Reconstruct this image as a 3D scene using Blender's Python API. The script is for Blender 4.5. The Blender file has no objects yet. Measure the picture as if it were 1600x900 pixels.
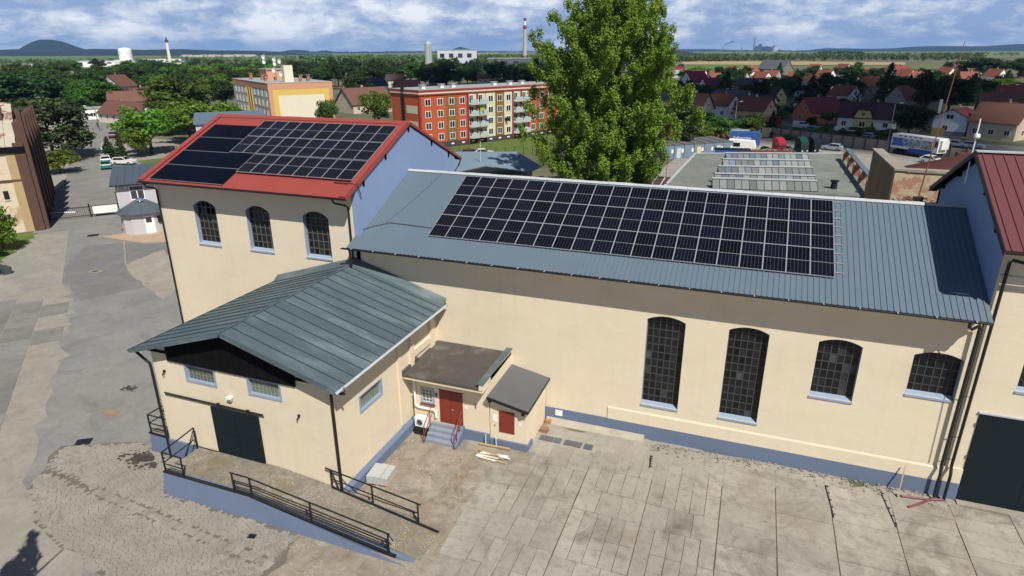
import bpy, math, random
from mathutils import Vector, Matrix
from math import radians as R, sin, cos, pi
S = bpy.context.scene
COL = S.collection
# ---------------------------------------------------------------- camera
cam = bpy.data.objects.new('camera', bpy.data.cameras.new('camera')); COL.objects.link(cam)
rt = Vector((0.93658787, 0.35041665, -0.00336611)); up = Vector((-0.11971386, 0.32896742, 0.93672249)); fw = Vector((-0.3293505, 0.87691995, -0.35005663))
m = Matrix((rt, up, -fw)).transposed().to_4x4(); m.translation = (0, -30.4912, 20)
cam.matrix_world = m
cam.data.sensor_width = 36; cam.data.lens = 992.205 / 1600 * 36
cam.data.clip_start = .5; cam.data.clip_end = 60000
S.camera = cam
# ---------------------------------------------------------------- light: sky, clouds, sun
SUN = Vector((.445, -.46, .767)).normalized()
S.view_settings.view_transform = 'Standard'; S.view_settings.look = 'None'; S.view_settings.gamma = 1
S.view_settings.use_curve_mapping = False; S.view_settings.exposure = 0.2
W = bpy.data.worlds.new('World'); S.world = W; W.use_nodes = True
nt = W.node_tree; nt.nodes.clear(); N = nt.nodes.new; L = nt.links.new
def nd(t, **k):
    n = N(t)
    for a, b in k.items(): setattr(n, a, b)
    return n
out = nd('ShaderNodeOutputWorld'); sky = nd('ShaderNodeTexSky', sky_type='NISHITA', sun_disc=False)
sky.sun_elevation = math.asin(SUN.z); sky.sun_rotation = math.atan2(SUN.x, SUN.y); sky.air_density = 1.0; sky.dust_density = .6; sky.ozone_density = 2.0
bgs = nd('ShaderNodeBackground'); bgs.inputs[1].default_value = .06; L(sky.outputs[0], bgs.inputs[0])
geo = nd('ShaderNodeTexCoord'); sx = nd('ShaderNodeSeparateXYZ'); L(geo.outputs['Generated'], sx.inputs[0])
def mth(op, a, b=None, c=None, clamp=False):
    n = nd('ShaderNodeMath', operation=op, use_clamp=clamp)
    for i, x in enumerate((a, b, c)):
        if x is None: continue
        if isinstance(x, (int, float)): n.inputs[i].default_value = x
        else: L(x, n.inputs[i])
    return n.outputs[0]
zs = mth('POWER', mth('MAXIMUM', sx.outputs[2], 0.0), .75)
cb = nd('ShaderNodeCombineXYZ'); L(sx.outputs[0], cb.inputs[0]); L(sx.outputs[1], cb.inputs[1]); L(mth('MULTIPLY', zs, 1.45), cb.inputs[2])
def noise(scale, det, rough, off=0, dist=0.0):
    mp = nd('ShaderNodeMapping'); mp.inputs['Location'].default_value = (off, off * .7, off * .3); L(cb.outputs[0], mp.inputs[0])
    n = nd('ShaderNodeTexNoise'); n.inputs['Scale'].default_value = scale; n.inputs['Detail'].default_value = det
    n.inputs['Roughness'].default_value = rough; n.inputs['Distortion'].default_value = dist; L(mp.outputs[0], n.inputs['Vector']); return n.outputs[0]
def ramp(x, stops):
    r = nd('ShaderNodeValToRGB'); e = r.color_ramp.elements
    while len(e) < len(stops): e.new(.5)
    for i, (p, c) in enumerate(stops): e[i].position = p; e[i].color = (*c, 1) if len(c) == 3 else c
    L(x, r.inputs[0]); return r.outputs[0]
big = noise(7.5, 6, .55, 3.1, .2); fine = noise(23, 9, .66, 11.7, .2)
dens = mth('ADD', mth('MULTIPLY', big, .56), mth('MULTIPLY', fine, .44))
cover = ramp(dens, [(.27, (0, 0, 0)), (.38, (1, 1, 1))])
ccol = ramp(dens, [(.36, (.27, .38, .60)), (.44, (.28, .37, .57)), (.49, (.42, .50, .66)), (.545, (.66, .71, .79)), (.61, (.93, .94, .96))])
bgc = nd('ShaderNodeBackground'); bgc.inputs[1].default_value = 1.0; L(ccol, bgc.inputs[0])
# deeper blue air between the clouds, as the photograph shows it near the horizon
hz = ramp(sx.outputs[2], [(0.0, (.38, .53, .78)), (.05, (.20, .36, .68)), (.2, (.032, .075, .18)), (1., (.012, .032, .095))])
bgh = nd('ShaderNodeBackground'); bgh.inputs[1].default_value = 1.0; L(hz, bgh.inputs[0])
mh = nd('ShaderNodeMixShader'); mh.inputs[0].default_value = .88; L(bgs.outputs[0], mh.inputs[1]); L(bgh.outputs[0], mh.inputs[2])
lowf = ramp(sx.outputs[2], [(0.0, (.35, .35, .35)), (.02, (.95, .95, .95)), (.10, (.75, .75, .75)), (.25, (.2, .2, .2)), (1., (.05, .05, .05))])
mx = nd('ShaderNodeMixShader'); L(mth('MULTIPLY', cover, lowf), mx.inputs[0]); L(mh.outputs[0], mx.inputs[1]); L(bgc.outputs[0], mx.inputs[2]); L(mx.outputs[0], out.inputs[0])
sun = bpy.data.objects.new('sun', bpy.data.lights.new('sun', 'SUN')); COL.objects.link(sun)
sun.data.energy = 5.0; sun.data.angle = R(.5); sun.data.color = (1, .95, .86)
sun.rotation_euler = SUN.to_track_quat('Z', 'Y').to_euler(); sun.location = (60, -60, 120)
# ---------------------------------------------------------------- helpers
rnd = random.Random(7)
WM = {}
def wm(o): return WM.get(o.name, Matrix.Identity(4))
def props(o, label=None, cat=None, group=None, kind=None):
    if label: o['label'] = label
    if cat: o['category'] = cat
    if group: o['group'] = group
    if kind: o['kind'] = kind
    return o
def thing(name, label, cat, loc=(0, 0, 0), rz=0, group=None):
    o = bpy.data.objects.new(name, None); COL.objects.link(o); o.empty_display_size = .2
    o.location = loc; o.rotation_euler = (0, 0, rz)
    WM[o.name] = Matrix.Translation(loc) @ Matrix.Rotation(rz, 4, 'Z')
    return props(o, label, cat, group)
def adopt(o, parent, world=None):
    """parent a mesh authored in world space (or placed by `world`)"""
    w = world if world is not None else Matrix.Identity(4)
    if parent is None: o.matrix_basis = w
    else:
        o.parent = parent; o.matrix_basis = wm(parent).inverted() @ w
    WM[o.name] = w
def inst(me, name, parent, world, local=False):
    o = bpy.data.objects.new(name, me); COL.objects.link(o)
    adopt(o, parent, wm(parent) @ world if local else world); return o
class MB:
    def __init__(s): s.v = []; s.f = []; s.m = []
    def poly(s, pts, mi=0):
        i = len(s.v); s.v += [tuple(p) for p in pts]; s.f.append(tuple(range(i, i + len(pts)))); s.m.append(mi); return s
    def box(s, x0, x1, y0, y1, z0, z1, mi=0):
        i = len(s.v)
        s.v += [(x0, y0, z0), (x1, y0, z0), (x1, y1, z0), (x0, y1, z0), (x0, y0, z1), (x1, y0, z1), (x1, y1, z1), (x0, y1, z1)]
        for q in ((3, 2, 1, 0), (4, 5, 6, 7), (0, 1, 5, 4), (1, 2, 6, 5), (2, 3, 7, 6), (3, 0, 4, 7)): s.f.append(tuple(i + k for k in q)); s.m.append(mi)
        return s
    def frame_box(s, o, a, b, c, mi=0):
        o, a, b, c = map(Vector, (o, a, b, c)); i = len(s.v)
        s.v += [tuple(p) for p in (o, o + a, o + a + b, o + b, o + c, o + a + c, o + a + b + c, o + b + c)]
        for q in ((3, 2, 1, 0), (4, 5, 6, 7), (0, 1, 5, 4), (1, 2, 6, 5), (2, 3, 7, 6), (3, 0, 4, 7)): s.f.append(tuple(i + k for k in q)); s.m.append(mi)
        return s
    def bar(s, p, q, w, h=None, mi=0, upv=(0, 0, 1)):
        h = h or w; p, q = Vector(p), Vector(q); d = q - p; u = Vector(upv)
        if abs(d.normalized().dot(u)) > .98: u = Vector((0, 1, 0))
        a = d.cross(u).normalized() * w; b = a.cross(d).normalized() * h
        return s.frame_box(p - a / 2 - b / 2, a, b, d, mi)
    def tube(s, pts, r, n=7, mi=0, r2=None):
        pts = [Vector(p) for p in pts]; i0 = len(s.v); K = len(pts)
        for k, p in enumerate(pts):
            d = (pts[min(k + 1, K - 1)] - pts[max(k - 1, 0)]).normalized()
            u = Vector((0, 0, 1)) if abs(d.z) < .9 else Vector((1, 0, 0))
            a = d.cross(u).normalized(); b = d.cross(a); rr = r if r2 is None else r + (r2 - r) * k / (K - 1)
            for j in range(n): t = 2 * pi * j / n; s.v.append(tuple(p + a * cos(t) * rr + b * sin(t) * rr))
        for k in range(K - 1):
            for j in range(n):
                a = i0 + k * n + j; b = i0 + k * n + (j + 1) % n; s.f.append((a, a + n, b + n, b)); s.m.append(mi)
        s.f.append(tuple(i0 + j for j in range(n))); s.m.append(mi); s.f.append(tuple(i0 + (K - 1) * n + j for j in reversed(range(n)))); s.m.append(mi)
        return s
    def prism(s, poly, z0, z1, mi=0, mt=None):
        n = len(poly); i = len(s.v); s.v += [(x, y, z0) for x, y in poly] + [(x, y, z1) for x, y in poly]
        s.f.append(tuple(i + k for k in reversed(range(n)))); s.m.append(mi); s.f.append(tuple(i + n + k for k in range(n))); s.m.append(mi if mt is None else mt)
        for k in range(n): j = (k + 1) % n; s.f.append((i + k, i + j, i + n + j, i + n + k)); s.m.append(mi)
        return s
    def extrude(s, pts, vec, mi=0):
        """closed 3-D polygon swept along vec"""
        n = len(pts); i = len(s.v); v = Vector(vec); s.v += [tuple(p) for p in pts] + [tuple(Vector(p) + v) for p in pts]
        s.f.append(tuple(i + k for k in reversed(range(n)))); s.m.append(mi); s.f.append(tuple(i + n + k for k in range(n))); s.m.append(mi)
        for k in range(n): j = (k + 1) % n; s.f.append((i + k, i + j, i + n + j, i + n + k)); s.m.append(mi)
        return s
    def lathe(s, prof, n=16, c=(0, 0, 0), mi=0):
        i0 = len(s.v)
        for r, z in prof:
            for j in range(n): t = 2 * pi * j / n; s.v.append((c[0] + r * cos(t), c[1] + r * sin(t), c[2] + z))
        for k in range(len(prof) - 1):
            for j in range(n):
                a = i0 + k * n + j; b = i0 + k * n + (j + 1) % n; s.f.append((a, b, b + n, a + n)); s.m.append(mi)
        return s
    def mesh(s, name, mats, smooth=False):
        me = bpy.data.meshes.new(name); me.from_pydata(s.v, [], s.f); 
        for mt in (mats if isinstance(mats, (list, tuple)) else [mats]): me.materials.append(mt)
        me.polygons.foreach_set('material_index', s.m)
        if smooth: me.polygons.foreach_set('use_smooth', [True] * len(s.f))
        me.update()
        import bmesh
        bm = bmesh.new(); bm.from_mesh(me); bmesh.ops.recalc_face_normals(bm, faces=bm.faces); bm.to_mesh(me); bm.free()
        return me
    def build(s, name, mats, parent=None, local=False, smooth=False, **pr):
        o = bpy.data.objects.new(name, s.mesh(name, mats, smooth)); COL.objects.link(o)
        adopt(o, parent, wm(parent) if (local and parent) else None); return props(o, **pr)
def holed(name, outline, holes, th, frame, mat, parent):
    """thick plate with real openings; frame maps (s, t, n) to world"""
    cu = bpy.data.curves.new(name, 'CURVE'); cu.dimensions = '2D'; cu.fill_mode = 'BOTH'; cu.extrude = th / 2
    for poly in [outline] + holes:
        sp = cu.splines.new('POLY'); sp.points.add(len(poly) - 1); sp.use_cyclic_u = True
        for p, q in zip(sp.points, poly): p.co = (q[0], q[1], 0, 1)
    t = bpy.data.objects.new('tmp', cu); COL.objects.link(t); dg = bpy.context.evaluated_depsgraph_get()
    me = bpy.data.meshes.new_from_object(t.evaluated_get(dg)); bpy.data.objects.remove(t); bpy.data.curves.remove(cu)
    me.name = name; me.transform(frame); me.materials.clear(); me.materials.append(mat)
    for p in me.polygons: p.material_index = 0; p.use_smooth = False
    o = bpy.data.objects.new(name, me); COL.objects.link(o); adopt(o, parent); return o
def FR(o, s, t, n):
    m = Matrix((Vector(s), Vector(t), Vector(n))).transposed().to_4x4(); m.translation = o; return m
# ---------------------------------------------------------------- materials
def mat(name, col, rough=.8, var=.12, scale=1.2, fine=14, bump=0.0, bscale=30, metal=0, col2=None, stretch=(1, 1, 1), spec=.4, obj=0.0, patch=None, coord='Object', lo=.42, hi=.6, streak=0):
    """noise-varied surface; col2 = stain colour laid over by a patchy mask; obj = per-object brightness variation"""
    m = bpy.data.materials.new(name); m.use_nodes = True; t = m.node_tree; b = t.nodes['Principled BSDF']
    b.inputs['Roughness'].default_value = rough; b.inputs['Metallic'].default_value = metal
    b.inputs['Specular IOR Level'].default_value = spec
    def n(ty, **k):
        x = t.nodes.new(ty)
        for a, c in k.items(): setattr(x, a, c)
        return x
    g = n('ShaderNodeNewGeometry'); mp = n('ShaderNodeMapping'); mp.inputs['Scale'].default_value = stretch
    t.links.new(g.outputs['Position'], mp.inputs[0])
    def ns(sc, det=4, r=.6):
        x = n('ShaderNodeTexNoise'); x.inputs['Scale'].default_value = sc; x.inputs['Detail'].default_value = det; x.inputs['Roughness'].default_value = r
        t.links.new(mp.outputs[0], x.inputs['Vector']); return x.outputs[0]
    def mix(f, a, c):
        x = n('ShaderNodeMix', data_type='RGBA'); 
        for i, v in ((0, f), (6, a), (7, c)):
            if isinstance(v, (int, float)): x.inputs[i].default_value = v
            elif isinstance(v, tuple): x.inputs[i].default_value = (*v, 1)
            else: t.links.new(v, x.inputs[i])
        return x.outputs[2]
    def ma(op, a, c=None):
        x = n('ShaderNodeMath', operation=op)
        for i, v in enumerate((a, c)):
            if v is None: continue
            if isinstance(v, (int, float)): x.inputs[i].default_value = v
            else: t.links.new(v, x.inputs[i])
        return x.outputs[0]
    c = tuple(col)
    cur = c
    if col2 is not None:
        r = n('ShaderNodeMapRange'); r.inputs[1].default_value = lo; r.inputs[2].default_value = hi; r.interpolation_type = 'SMOOTHSTEP'
        t.links.new(ns(scale * .6, 6, .65), r.inputs[0]); cur = mix(r.outputs[0], c, tuple(col2))
    f = ma('ADD', ma('MULTIPLY', ns(scale, 5, .62), .55), ma('MULTIPLY', ns(fine, 4, .7), .45))
    val = ma('ADD', ma('MULTIPLY', ma('SUBTRACT', f, .5), 4 * var), 1.0)
    if streak:      # faint rain streaks and trowel marks
        m2 = n('ShaderNodeMapping'); m2.inputs['Scale'].default_value = (2.6, 2.6, .16); t.links.new(g.outputs['Position'], m2.inputs[0]); k2 = n('ShaderNodeTexNoise'); k2.inputs['Scale'].default_value = 1.0; k2.inputs['Detail'].default_value = 6; k2.inputs['Roughness'].default_value = .7; t.links.new(m2.outputs[0], k2.inputs['Vector'])
        r2 = n('ShaderNodeMapRange'); r2.inputs[1].default_value = .52; r2.inputs[2].default_value = .72; r2.inputs[3].default_value = 1; r2.inputs[4].default_value = 1 - streak; t.links.new(k2.outputs[0], r2.inputs[0]); val = ma('MULTIPLY', val, r2.outputs[0])
    if obj:
        oi = n('ShaderNodeObjectInfo'); val = ma('MULTIPLY', val, ma('ADD', ma('MULTIPLY', oi.outputs['Random'], 2 * obj), 1 - obj))
    hs = n('ShaderNodeVectorMath', operation='SCALE')
    if isinstance(cur, tuple): hs.inputs[0].default_value = cur
    else: t.links.new(cur, hs.inputs[0])
    t.links.new(val, hs.inputs['Scale']); t.links.new(hs.outputs[0], b.inputs['Base Color'])
    if bump:
        bp = n('ShaderNodeBump'); bp.inputs['Strength'].default_value = bump; bp.inputs['Distance'].default_value = .05
        t.links.new(ns(bscale, 5, .6), bp.inputs['Height']); t.links.new(bp.outputs[0], b.inputs['Normal'])
    return m
M = {}
M['plaster'] = mat('cream_plaster', (.69, .60, .45), .9, .05, .45, 6, .22, 1.9, stretch=(1, 1, 1.6), col2=(.64, .55, .405), lo=.46, hi=.74, streak=.05)
M['plinthblue'] = mat('blue_grey_plinth_paint', (.125, .165, .25), .8, .10, .8, 12, .1, 12)
M['gableblue'] = mat('light_blue_gable_plaster', (.215, .30, .48), .85, .07, .7, 8, .2, 6)
M['reveal'] = mat('blue_reveal_paint', (.26, .32, .42), .7, .05)
M['hallroof'] = mat('slate_blue_sheet', (.112, .152, .19), .42, .07, .6, 9, spec=.4)
M['redroof'] = mat('red_coated_sheet', (.275, .056, .045), .45, .08, .6, 9)
M['winered'] = mat('wine_red_sheet', (.135, .046, .05), .45, .08, .7, 9)
M['zinc'] = mat('weathered_zinc', (.084, .117, .13), .5, .13, .9, 7, .05, 8, col2=(.15, .19, .20), stretch=(.5, 2.0, 1), spec=.3, obj=.14, lo=.46, hi=.72)
M['darkmetal'] = mat('dark_brown_black_metal', (.012, .013, .015), .5, .1)
M['black'] = mat('black_boards', (.006, .006, .007), .9, .2, obj=.25, spec=.08)  # black boards; shade under the gable overhang is put into the colour
M['gate'] = mat('dark_teal_steel', (.007, .014, .019), .6, .12, .9, 8, spec=.2)
M['flash'] = mat('grey_zinc_flashing', (.42, .44, .46), .5, .15, 1.5)
M['white'] = mat('white_paint', (.78, .78, .76), .6, .05)
M['alu'] = mat('aluminium_frame', (.62, .63, .65), .35, .04, metal=.6)
M['felt'] = mat('bitumen_felt', (.075, .068, .062), .9, .22, 1.1, 22, .2, 40, col2=(.14, .125, .11), lo=.5, hi=.68)
M['feltgrey'] = mat('grey_bitumen_felt', (.105, .107, .112), .9, .12, 1.2, 25, .15, 40)
M['doorred'] = mat('rust_red_paint', (.20, .032, .018), .5, .08)
M['railred'] = mat('red_rail_paint', (.22, .045, .03), .5, .1)
M['stepgrey'] = mat('grey_step_concrete', (.22, .25, .31), .85, .15, 2, 20)
M['sill'] = M['reveal']
M['mullion'] = mat('black_steel_mullion', (.05, .055, .058), .5, .1)
M['glass'] = mat('dark_factory_glass', (.011, .012, .013), .18, .3, 2, 9, spec=.35, obj=.55)
M['glassblk'] = mat('greenish_glass_block', (.12, .145, .11), .2, .3, 3, 9, spec=.5, obj=.35)
M['mortar'] = mat('glass_block_mortar', (.36, .38, .33), .8, .1)
M['black_pv'] = mat('black_solar_glass', (.002, .003, .008), .25, .1, spec=.06, obj=.2)
M['wood'] = mat('raw_timber', (.42, .29, .15), .8, .15, 3)
M['hose'] = mat('wine_hose', (.16, .045, .06), .5, .1)
M['brick'] = mat('old_brick', (.28, .12, .075), .9, .25, 2.5, 18, .4, 14, col2=(.42, .33, .25), lo=.5, hi=.6)
M['terracotta'] = mat('terracotta_block', (.40, .17, .09), .9, .15)
M['wrap'] = mat('white_wrapped_foil', (.42, .42, .41), .35, .12, 3)
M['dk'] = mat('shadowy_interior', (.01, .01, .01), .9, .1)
M['tyre'] = mat('tyre_rubber', (.015, .015, .016), .8, .1)
M['carglass'] = mat('car_glass', (.015, .018, .022), .08, .05, spec=.6)
M['rim'] = mat('wheel_rim', (.35, .36, .38), .35, .05, metal=.7)
def ground_mat(name, base, light, dark, sc=.5, spots=0, spotcol=(.55, .53, .48), rough=.95, tint=None, fine=30, var=.16, crack=0, ob=.14):
    """worn ground: broad light and dark stains, grain, optional droppings / pebbles"""
    m = bpy.data.materials.new(name); m.use_nodes = True; t = m.node_tree; b = t.nodes['Principled BSDF']; b.inputs['Roughness'].default_value = rough; b.inputs['Specular IOR Level'].default_value = .25
    g = t.nodes.new('ShaderNodeNewGeometry')
    def ns(s, d=6, r=.65, w=0, off=0):
        mp = t.nodes.new('ShaderNodeMapping'); mp.inputs['Location'].default_value = (off, off * 1.3, 0); t.links.new(g.outputs['Position'], mp.inputs[0])
        x = t.nodes.new('ShaderNodeTexNoise'); x.inputs['Scale'].default_value = s; x.inputs['Detail'].default_value = d; x.inputs['Roughness'].default_value = r; x.inputs['Distortion'].default_value = w
        t.links.new(mp.outputs[0], x.inputs['Vector']); return x.outputs[0]
    def mr(x, a, c, hi=1.0):
        r = t.nodes.new('ShaderNodeMapRange'); r.inputs[1].default_value = a; r.inputs[2].default_value = c; r.inputs[4].default_value = hi; t.links.new(x, r.inputs[0]); return r.outputs[0]
    def mix(f, a, c, bl='MIX'):
        x = t.nodes.new('ShaderNodeMix'); x.data_type = 'RGBA'; x.blend_type = bl
        for i, v in ((0, f), (6, a), (7, c)):
            if isinstance(v, float): x.inputs[i].default_value = v
            elif isinstance(v, tuple): x.inputs[i].default_value = (*v, 1)
            else: t.links.new(v, x.inputs[i])
        return x.outputs[2]
    c = mix(mr(ns(sc, 11, .74, .4), .44, .64), base, light)
    c = mix(mr(ns(sc * 1.7, 11, .76, .8, 5.), .50, .68, .85), c, dark)
    c = mix(mr(ns(sc * 7 + .8, 9, .78, .3, 2.), .50, .66, .5), c, dark)
    if tint: c = mix(mr(ns(sc * .8, 6, .6, .5, 9.), .54, .70, .7), c, tint)
    f = t.nodes.new('ShaderNodeMath'); f.operation = 'MULTIPLY_ADD'; t.links.new(ns(fine, 5, .8), f.inputs[0]); f.inputs[1].default_value = 5 * var; f.inputs[2].default_value = 1 - 2.5 * var
    oi = t.nodes.new('ShaderNodeObjectInfo'); f2 = t.nodes.new('ShaderNodeMath'); f2.operation = 'MULTIPLY_ADD'; t.links.new(oi.outputs['Random'], f2.inputs[0]); f2.inputs[1].default_value = ob; f2.inputs[2].default_value = 1 - ob / 2
    f3 = t.nodes.new('ShaderNodeMath'); f3.operation = 'MULTIPLY'; t.links.new(f.outputs[0], f3.inputs[0]); t.links.new(f2.outputs[0], f3.inputs[1])
    sc_ = t.nodes.new('ShaderNodeVectorMath'); sc_.operation = 'SCALE'; t.links.new(c, sc_.inputs[0]); t.links.new(f3.outputs[0], sc_.inputs['Scale']); c = sc_.outputs[0]
    if spots:
        v = t.nodes.new('ShaderNodeTexVoronoi'); v.inputs['Scale'].default_value = spots; t.links.new(g.outputs['Position'], v.inputs['Vector'])
        a = mr(v.outputs['Distance'], .34, .18); mm = t.nodes.new('ShaderNodeMath'); mm.operation = 'MULTIPLY'; t.links.new(a, mm.inputs[0]); t.links.new(mr(ns(.9, 4, .6, 0, 3.), .47, .60), mm.inputs[1])
        c = mix(mm.outputs[0], c, spotcol)
    if crack:
        v = t.nodes.new('ShaderNodeTexVoronoi'); v.feature = 'DISTANCE_TO_EDGE'; v.inputs['Scale'].default_value = crack
        wp = t.nodes.new('ShaderNodeVectorMath'); wp.operation = 'MULTIPLY_ADD'; nz = t.nodes.new('ShaderNodeTexNoise'); nz.inputs['Scale'].default_value = 1.5; nz.inputs['Detail'].default_value = 5; t.links.new(g.outputs['Position'], nz.inputs['Vector'])
        t.links.new(nz.outputs['Color'], wp.inputs[0]); wp.inputs[1].default_value = (.7, .7, .7); t.links.new(g.outputs['Position'], wp.inputs[2]); t.links.new(wp.outputs[0], v.inputs['Vector'])
        c = mix(mr(v.outputs['Distance'], .022, .004, .7), c, (.05, .045, .04))
    t.links.new(c, b.inputs['Base Color'])
    bp = t.nodes.new('ShaderNodeBump'); bp.inputs['Strength'].default_value = .35; bp.inputs['Distance'].default_value = .03; t.links.new(ns(fine * .8, 5, .7), bp.inputs['Height']); t.links.new(bp.outputs[0], b.inputs['Normal'])
    return m
M['ground'] = ground_mat('town_ground', (.10, .105, .06), (.17, .15, .10), (.045, .07, .025), .06)
M['rough'] = ground_mat('stained_rough_concrete', (.24, .205, .16), (.34, .30, .25), (.13, .115, .095), .8, 9, (.42, .40, .36), tint=(.20, .13, .075))
M['ramp'] = ground_mat('ramp_concrete_with_droppings', (.20, .175, .135), (.28, .255, .22), (.13, .115, .09), 1.0, 13, (.52, .50, .46), tint=(.20, .155, .07))
M['slab'] = ground_mat('yard_slab_concrete', (.285, .265, .23), (.36, .335, .295), (.135, .12, .10), .24, tint=(.20, .16, .11), ob=.18)
M['joint'] = ground_mat('dirt_in_joints', (.10, .085, .06), (.15, .125, .09), (.06, .055, .04), 1.2)
M['asphalt'] = ground_mat('worn_asphalt', (.205, .202, .194), (.25, .246, .235), (.155, .152, .147), .22)
M['asphaltdark'] = ground_mat('darker_asphalt_patch', (.155, .155, .152), (.19, .188, .182), (.125, .125, .122), .4)
M['asphaltfar'] = ground_mat('street_asphalt', (.20, .195, .18), (.25, .24, .22), (.15, .147, .14), .15)
M['sandy'] = ground_mat('sandy_verge', (.275, .255, .22), (.33, .305, .265), (.21, .195, .168), .6)
M['apron'] = ground_mat('pale_concrete_apron', (.27, .24, .20), (.33, .30, .26), (.19, .165, .14), .5)
M['leftslab'] = ground_mat('left_yard_concrete', (.235, .222, .198), (.285, .268, .24), (.17, .16, .143), .3, ob=.3)
M['paver'] = ground_mat('grey_pavers', (.255, .235, .205), (.31, .29, .25), (.18, .165, .145), .45, ob=.3)
M['paverbed'] = ground_mat('paver_bed_sand', (.13, .118, .098), (.165, .15, .125), (.10, .09, .075), 1)
M['peach_pave'] = ground_mat('peach_paving', (.38, .28, .20), (.42, .32, .24), (.30, .22, .16), .6)
M['grass'] = ground_mat('mown_grass', (.085, .13, .025), (.12, .165, .04), (.045, .085, .015), .3, fine=12)
M['yardgrey'] = ground_mat('truck_yard_gravel', (.26, .24, .22), (.32, .30, .27), (.19, .18, .16), .2)
# solar cells: fine print of busbars on dark glass, laid out in the panel's own coordinates
def pv_mat():
    m = bpy.data.materials.new('solar_cells'); m.use_nodes = True; t = m.node_tree; b = t.nodes['Principled BSDF']
    b.inputs['Roughness'].default_value = .2; b.inputs['Specular IOR Level'].default_value = .09
    tc = t.nodes.new('ShaderNodeTexCoord'); s = t.nodes.new('ShaderNodeSeparateXYZ'); t.links.new(tc.outputs['Object'], s.inputs[0])
    def ma(op, a, c=None):
        x = t.nodes.new('ShaderNodeMath'); x.operation = op
        for i, v in enumerate((a, c)):
            if v is None: continue
            if isinstance(v, (int, float)): x.inputs[i].default_value = v
            else: t.links.new(v, x.inputs[i])
        return x.outputs[0]
    def line(x, period, w):
        f = ma('FRACT', ma('DIVIDE', x, period)); return ma('GREATER_THAN', ma('ABSOLUTE', ma('SUBTRACT', f, .5)), .5 - w / period / 2)
    cols = line(ma('SUBTRACT', s.outputs[0], .0275), .1642, .011); rows = line(ma('SUBTRACT', s.outputs[1], .03), .0955, .003)
    oi = t.nodes.new('ShaderNodeObjectInfo')
    cr = t.nodes.new('ShaderNodeMix'); cr.data_type = 'RGBA'; t.links.new(oi.outputs['Random'], cr.inputs[0]); cr.inputs[6].default_value = (.003, .0035, .006, 1); cr.inputs[7].default_value = (.005, .0065, .014, 1)
    m1 = t.nodes.new('ShaderNodeMix'); m1.data_type = 'RGBA'; t.links.new(ma('MULTIPLY', rows, .35), m1.inputs[0]); t.links.new(cr.outputs[2], m1.inputs[6]); m1.inputs[7].default_value = (.06, .065, .08, 1)
    m2 = t.nodes.new('ShaderNodeMix'); m2.data_type = 'RGBA'; t.links.new(ma('MULTIPLY', cols, .65), m2.inputs[0]); t.links.new(m1.outputs[2], m2.inputs[6]); m2.inputs[7].default_value = (.12, .125, .135, 1)
    t.links.new(m2.outputs[2], b.inputs['Base Color']); return m
M['pv'] = pv_mat()
# ================================================================ SETTING: ground sheets
def rag(pts, amp=.35, step=2.5):
    r_ = random.Random(len(pts)); o = []
    for (a, b), (c, d) in zip(pts, pts[1:] + pts[:1]):
        n = max(1, int(math.hypot(c - a, d - b) / step)); o += [(a + (c - a) * i / n + (r_.gauss(0, amp) if i else 0), b + (d - b) * i / n + (r_.gauss(0, amp) if i else 0)) for i in range(n)]
    return o
def sheet(name, pts, z, mt, kind='structure', **k):
    if name in ('asphalt_patch', 'concrete_apron', 'sandy_verge', 'street_verge', 'parking_ground', 'rough_yard', 'wall_strip', 'paver_yard', 'street', 'factory_grass', 'lawn'): pts = rag(pts, .12 if name in ('asphalt_patch', 'concrete_apron', 'paver_yard') else .3, .8 if name != 'street_verge' else 3)
    return MB().poly([(x, y, z) for x, y in pts]).build(name, mt, None, kind=kind, **k)
sheet('ground', [(-14000, -300), (12000, -300), (12000, 16000), (-14000, 16000)], -.02, M['ground'], label='broad green and brown ground of the town and plain')
# road and yard surfaces, each a few millimetres above the last
sheet('yard_asphalt', [(-100, -45), (-17, -45), (-17, -9), (-26.5, -9), (-26.5, 2), (-36.4, 2), (-36.4, 14), (-60, 21), (-69, 27), (-81, 30), (-84, 23), (-74, 13), (-100, 0)], 0, M['asphalt'], label='worn grey asphalt of the factory yard')
sheet('asphalt_patch', [(-58.3, 6.6), (-52.5, 4.0), (-50.2, 8.5), (-54.4, 10.5), (-57.4, 12.4), (-64.8, 18.4), (-67.6, 15.9), (-63, 10.2)], .006, M['asphaltdark'], label='darker asphalt patch in front of the gatehouse')
sheet('concrete_apron', [(-57.6, 12.6), (-58.4, 17.8), (-48.6, 11.9), (-46, 6.6), (-50.2, 8.5), (-54.4, 10.5)], .0085, M['apron'], label='pale concrete apron beside the red roofed building')
sheet('side_lane', [(-64.5, 18.2), (-57.9, 13), (-58.4, 17.9), (-48.6, 12), (-44, 20), (-60.7, 20.2)], .004, M['asphaltdark'], label='grey lane between apron and gatehouse')
sheet('sandy_verge', [(-58.3, 6.6), (-53, 3.6), (-48, -.5), (-41.7, -5.9), (-36, -11.2), (-31.1, -14.9), (-28.7, -16.2), (-22, -18), (-20, -25), (-60, -25), (-60, 1)], .005, M['sandy'], label='sandy verge along the asphalt')
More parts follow.
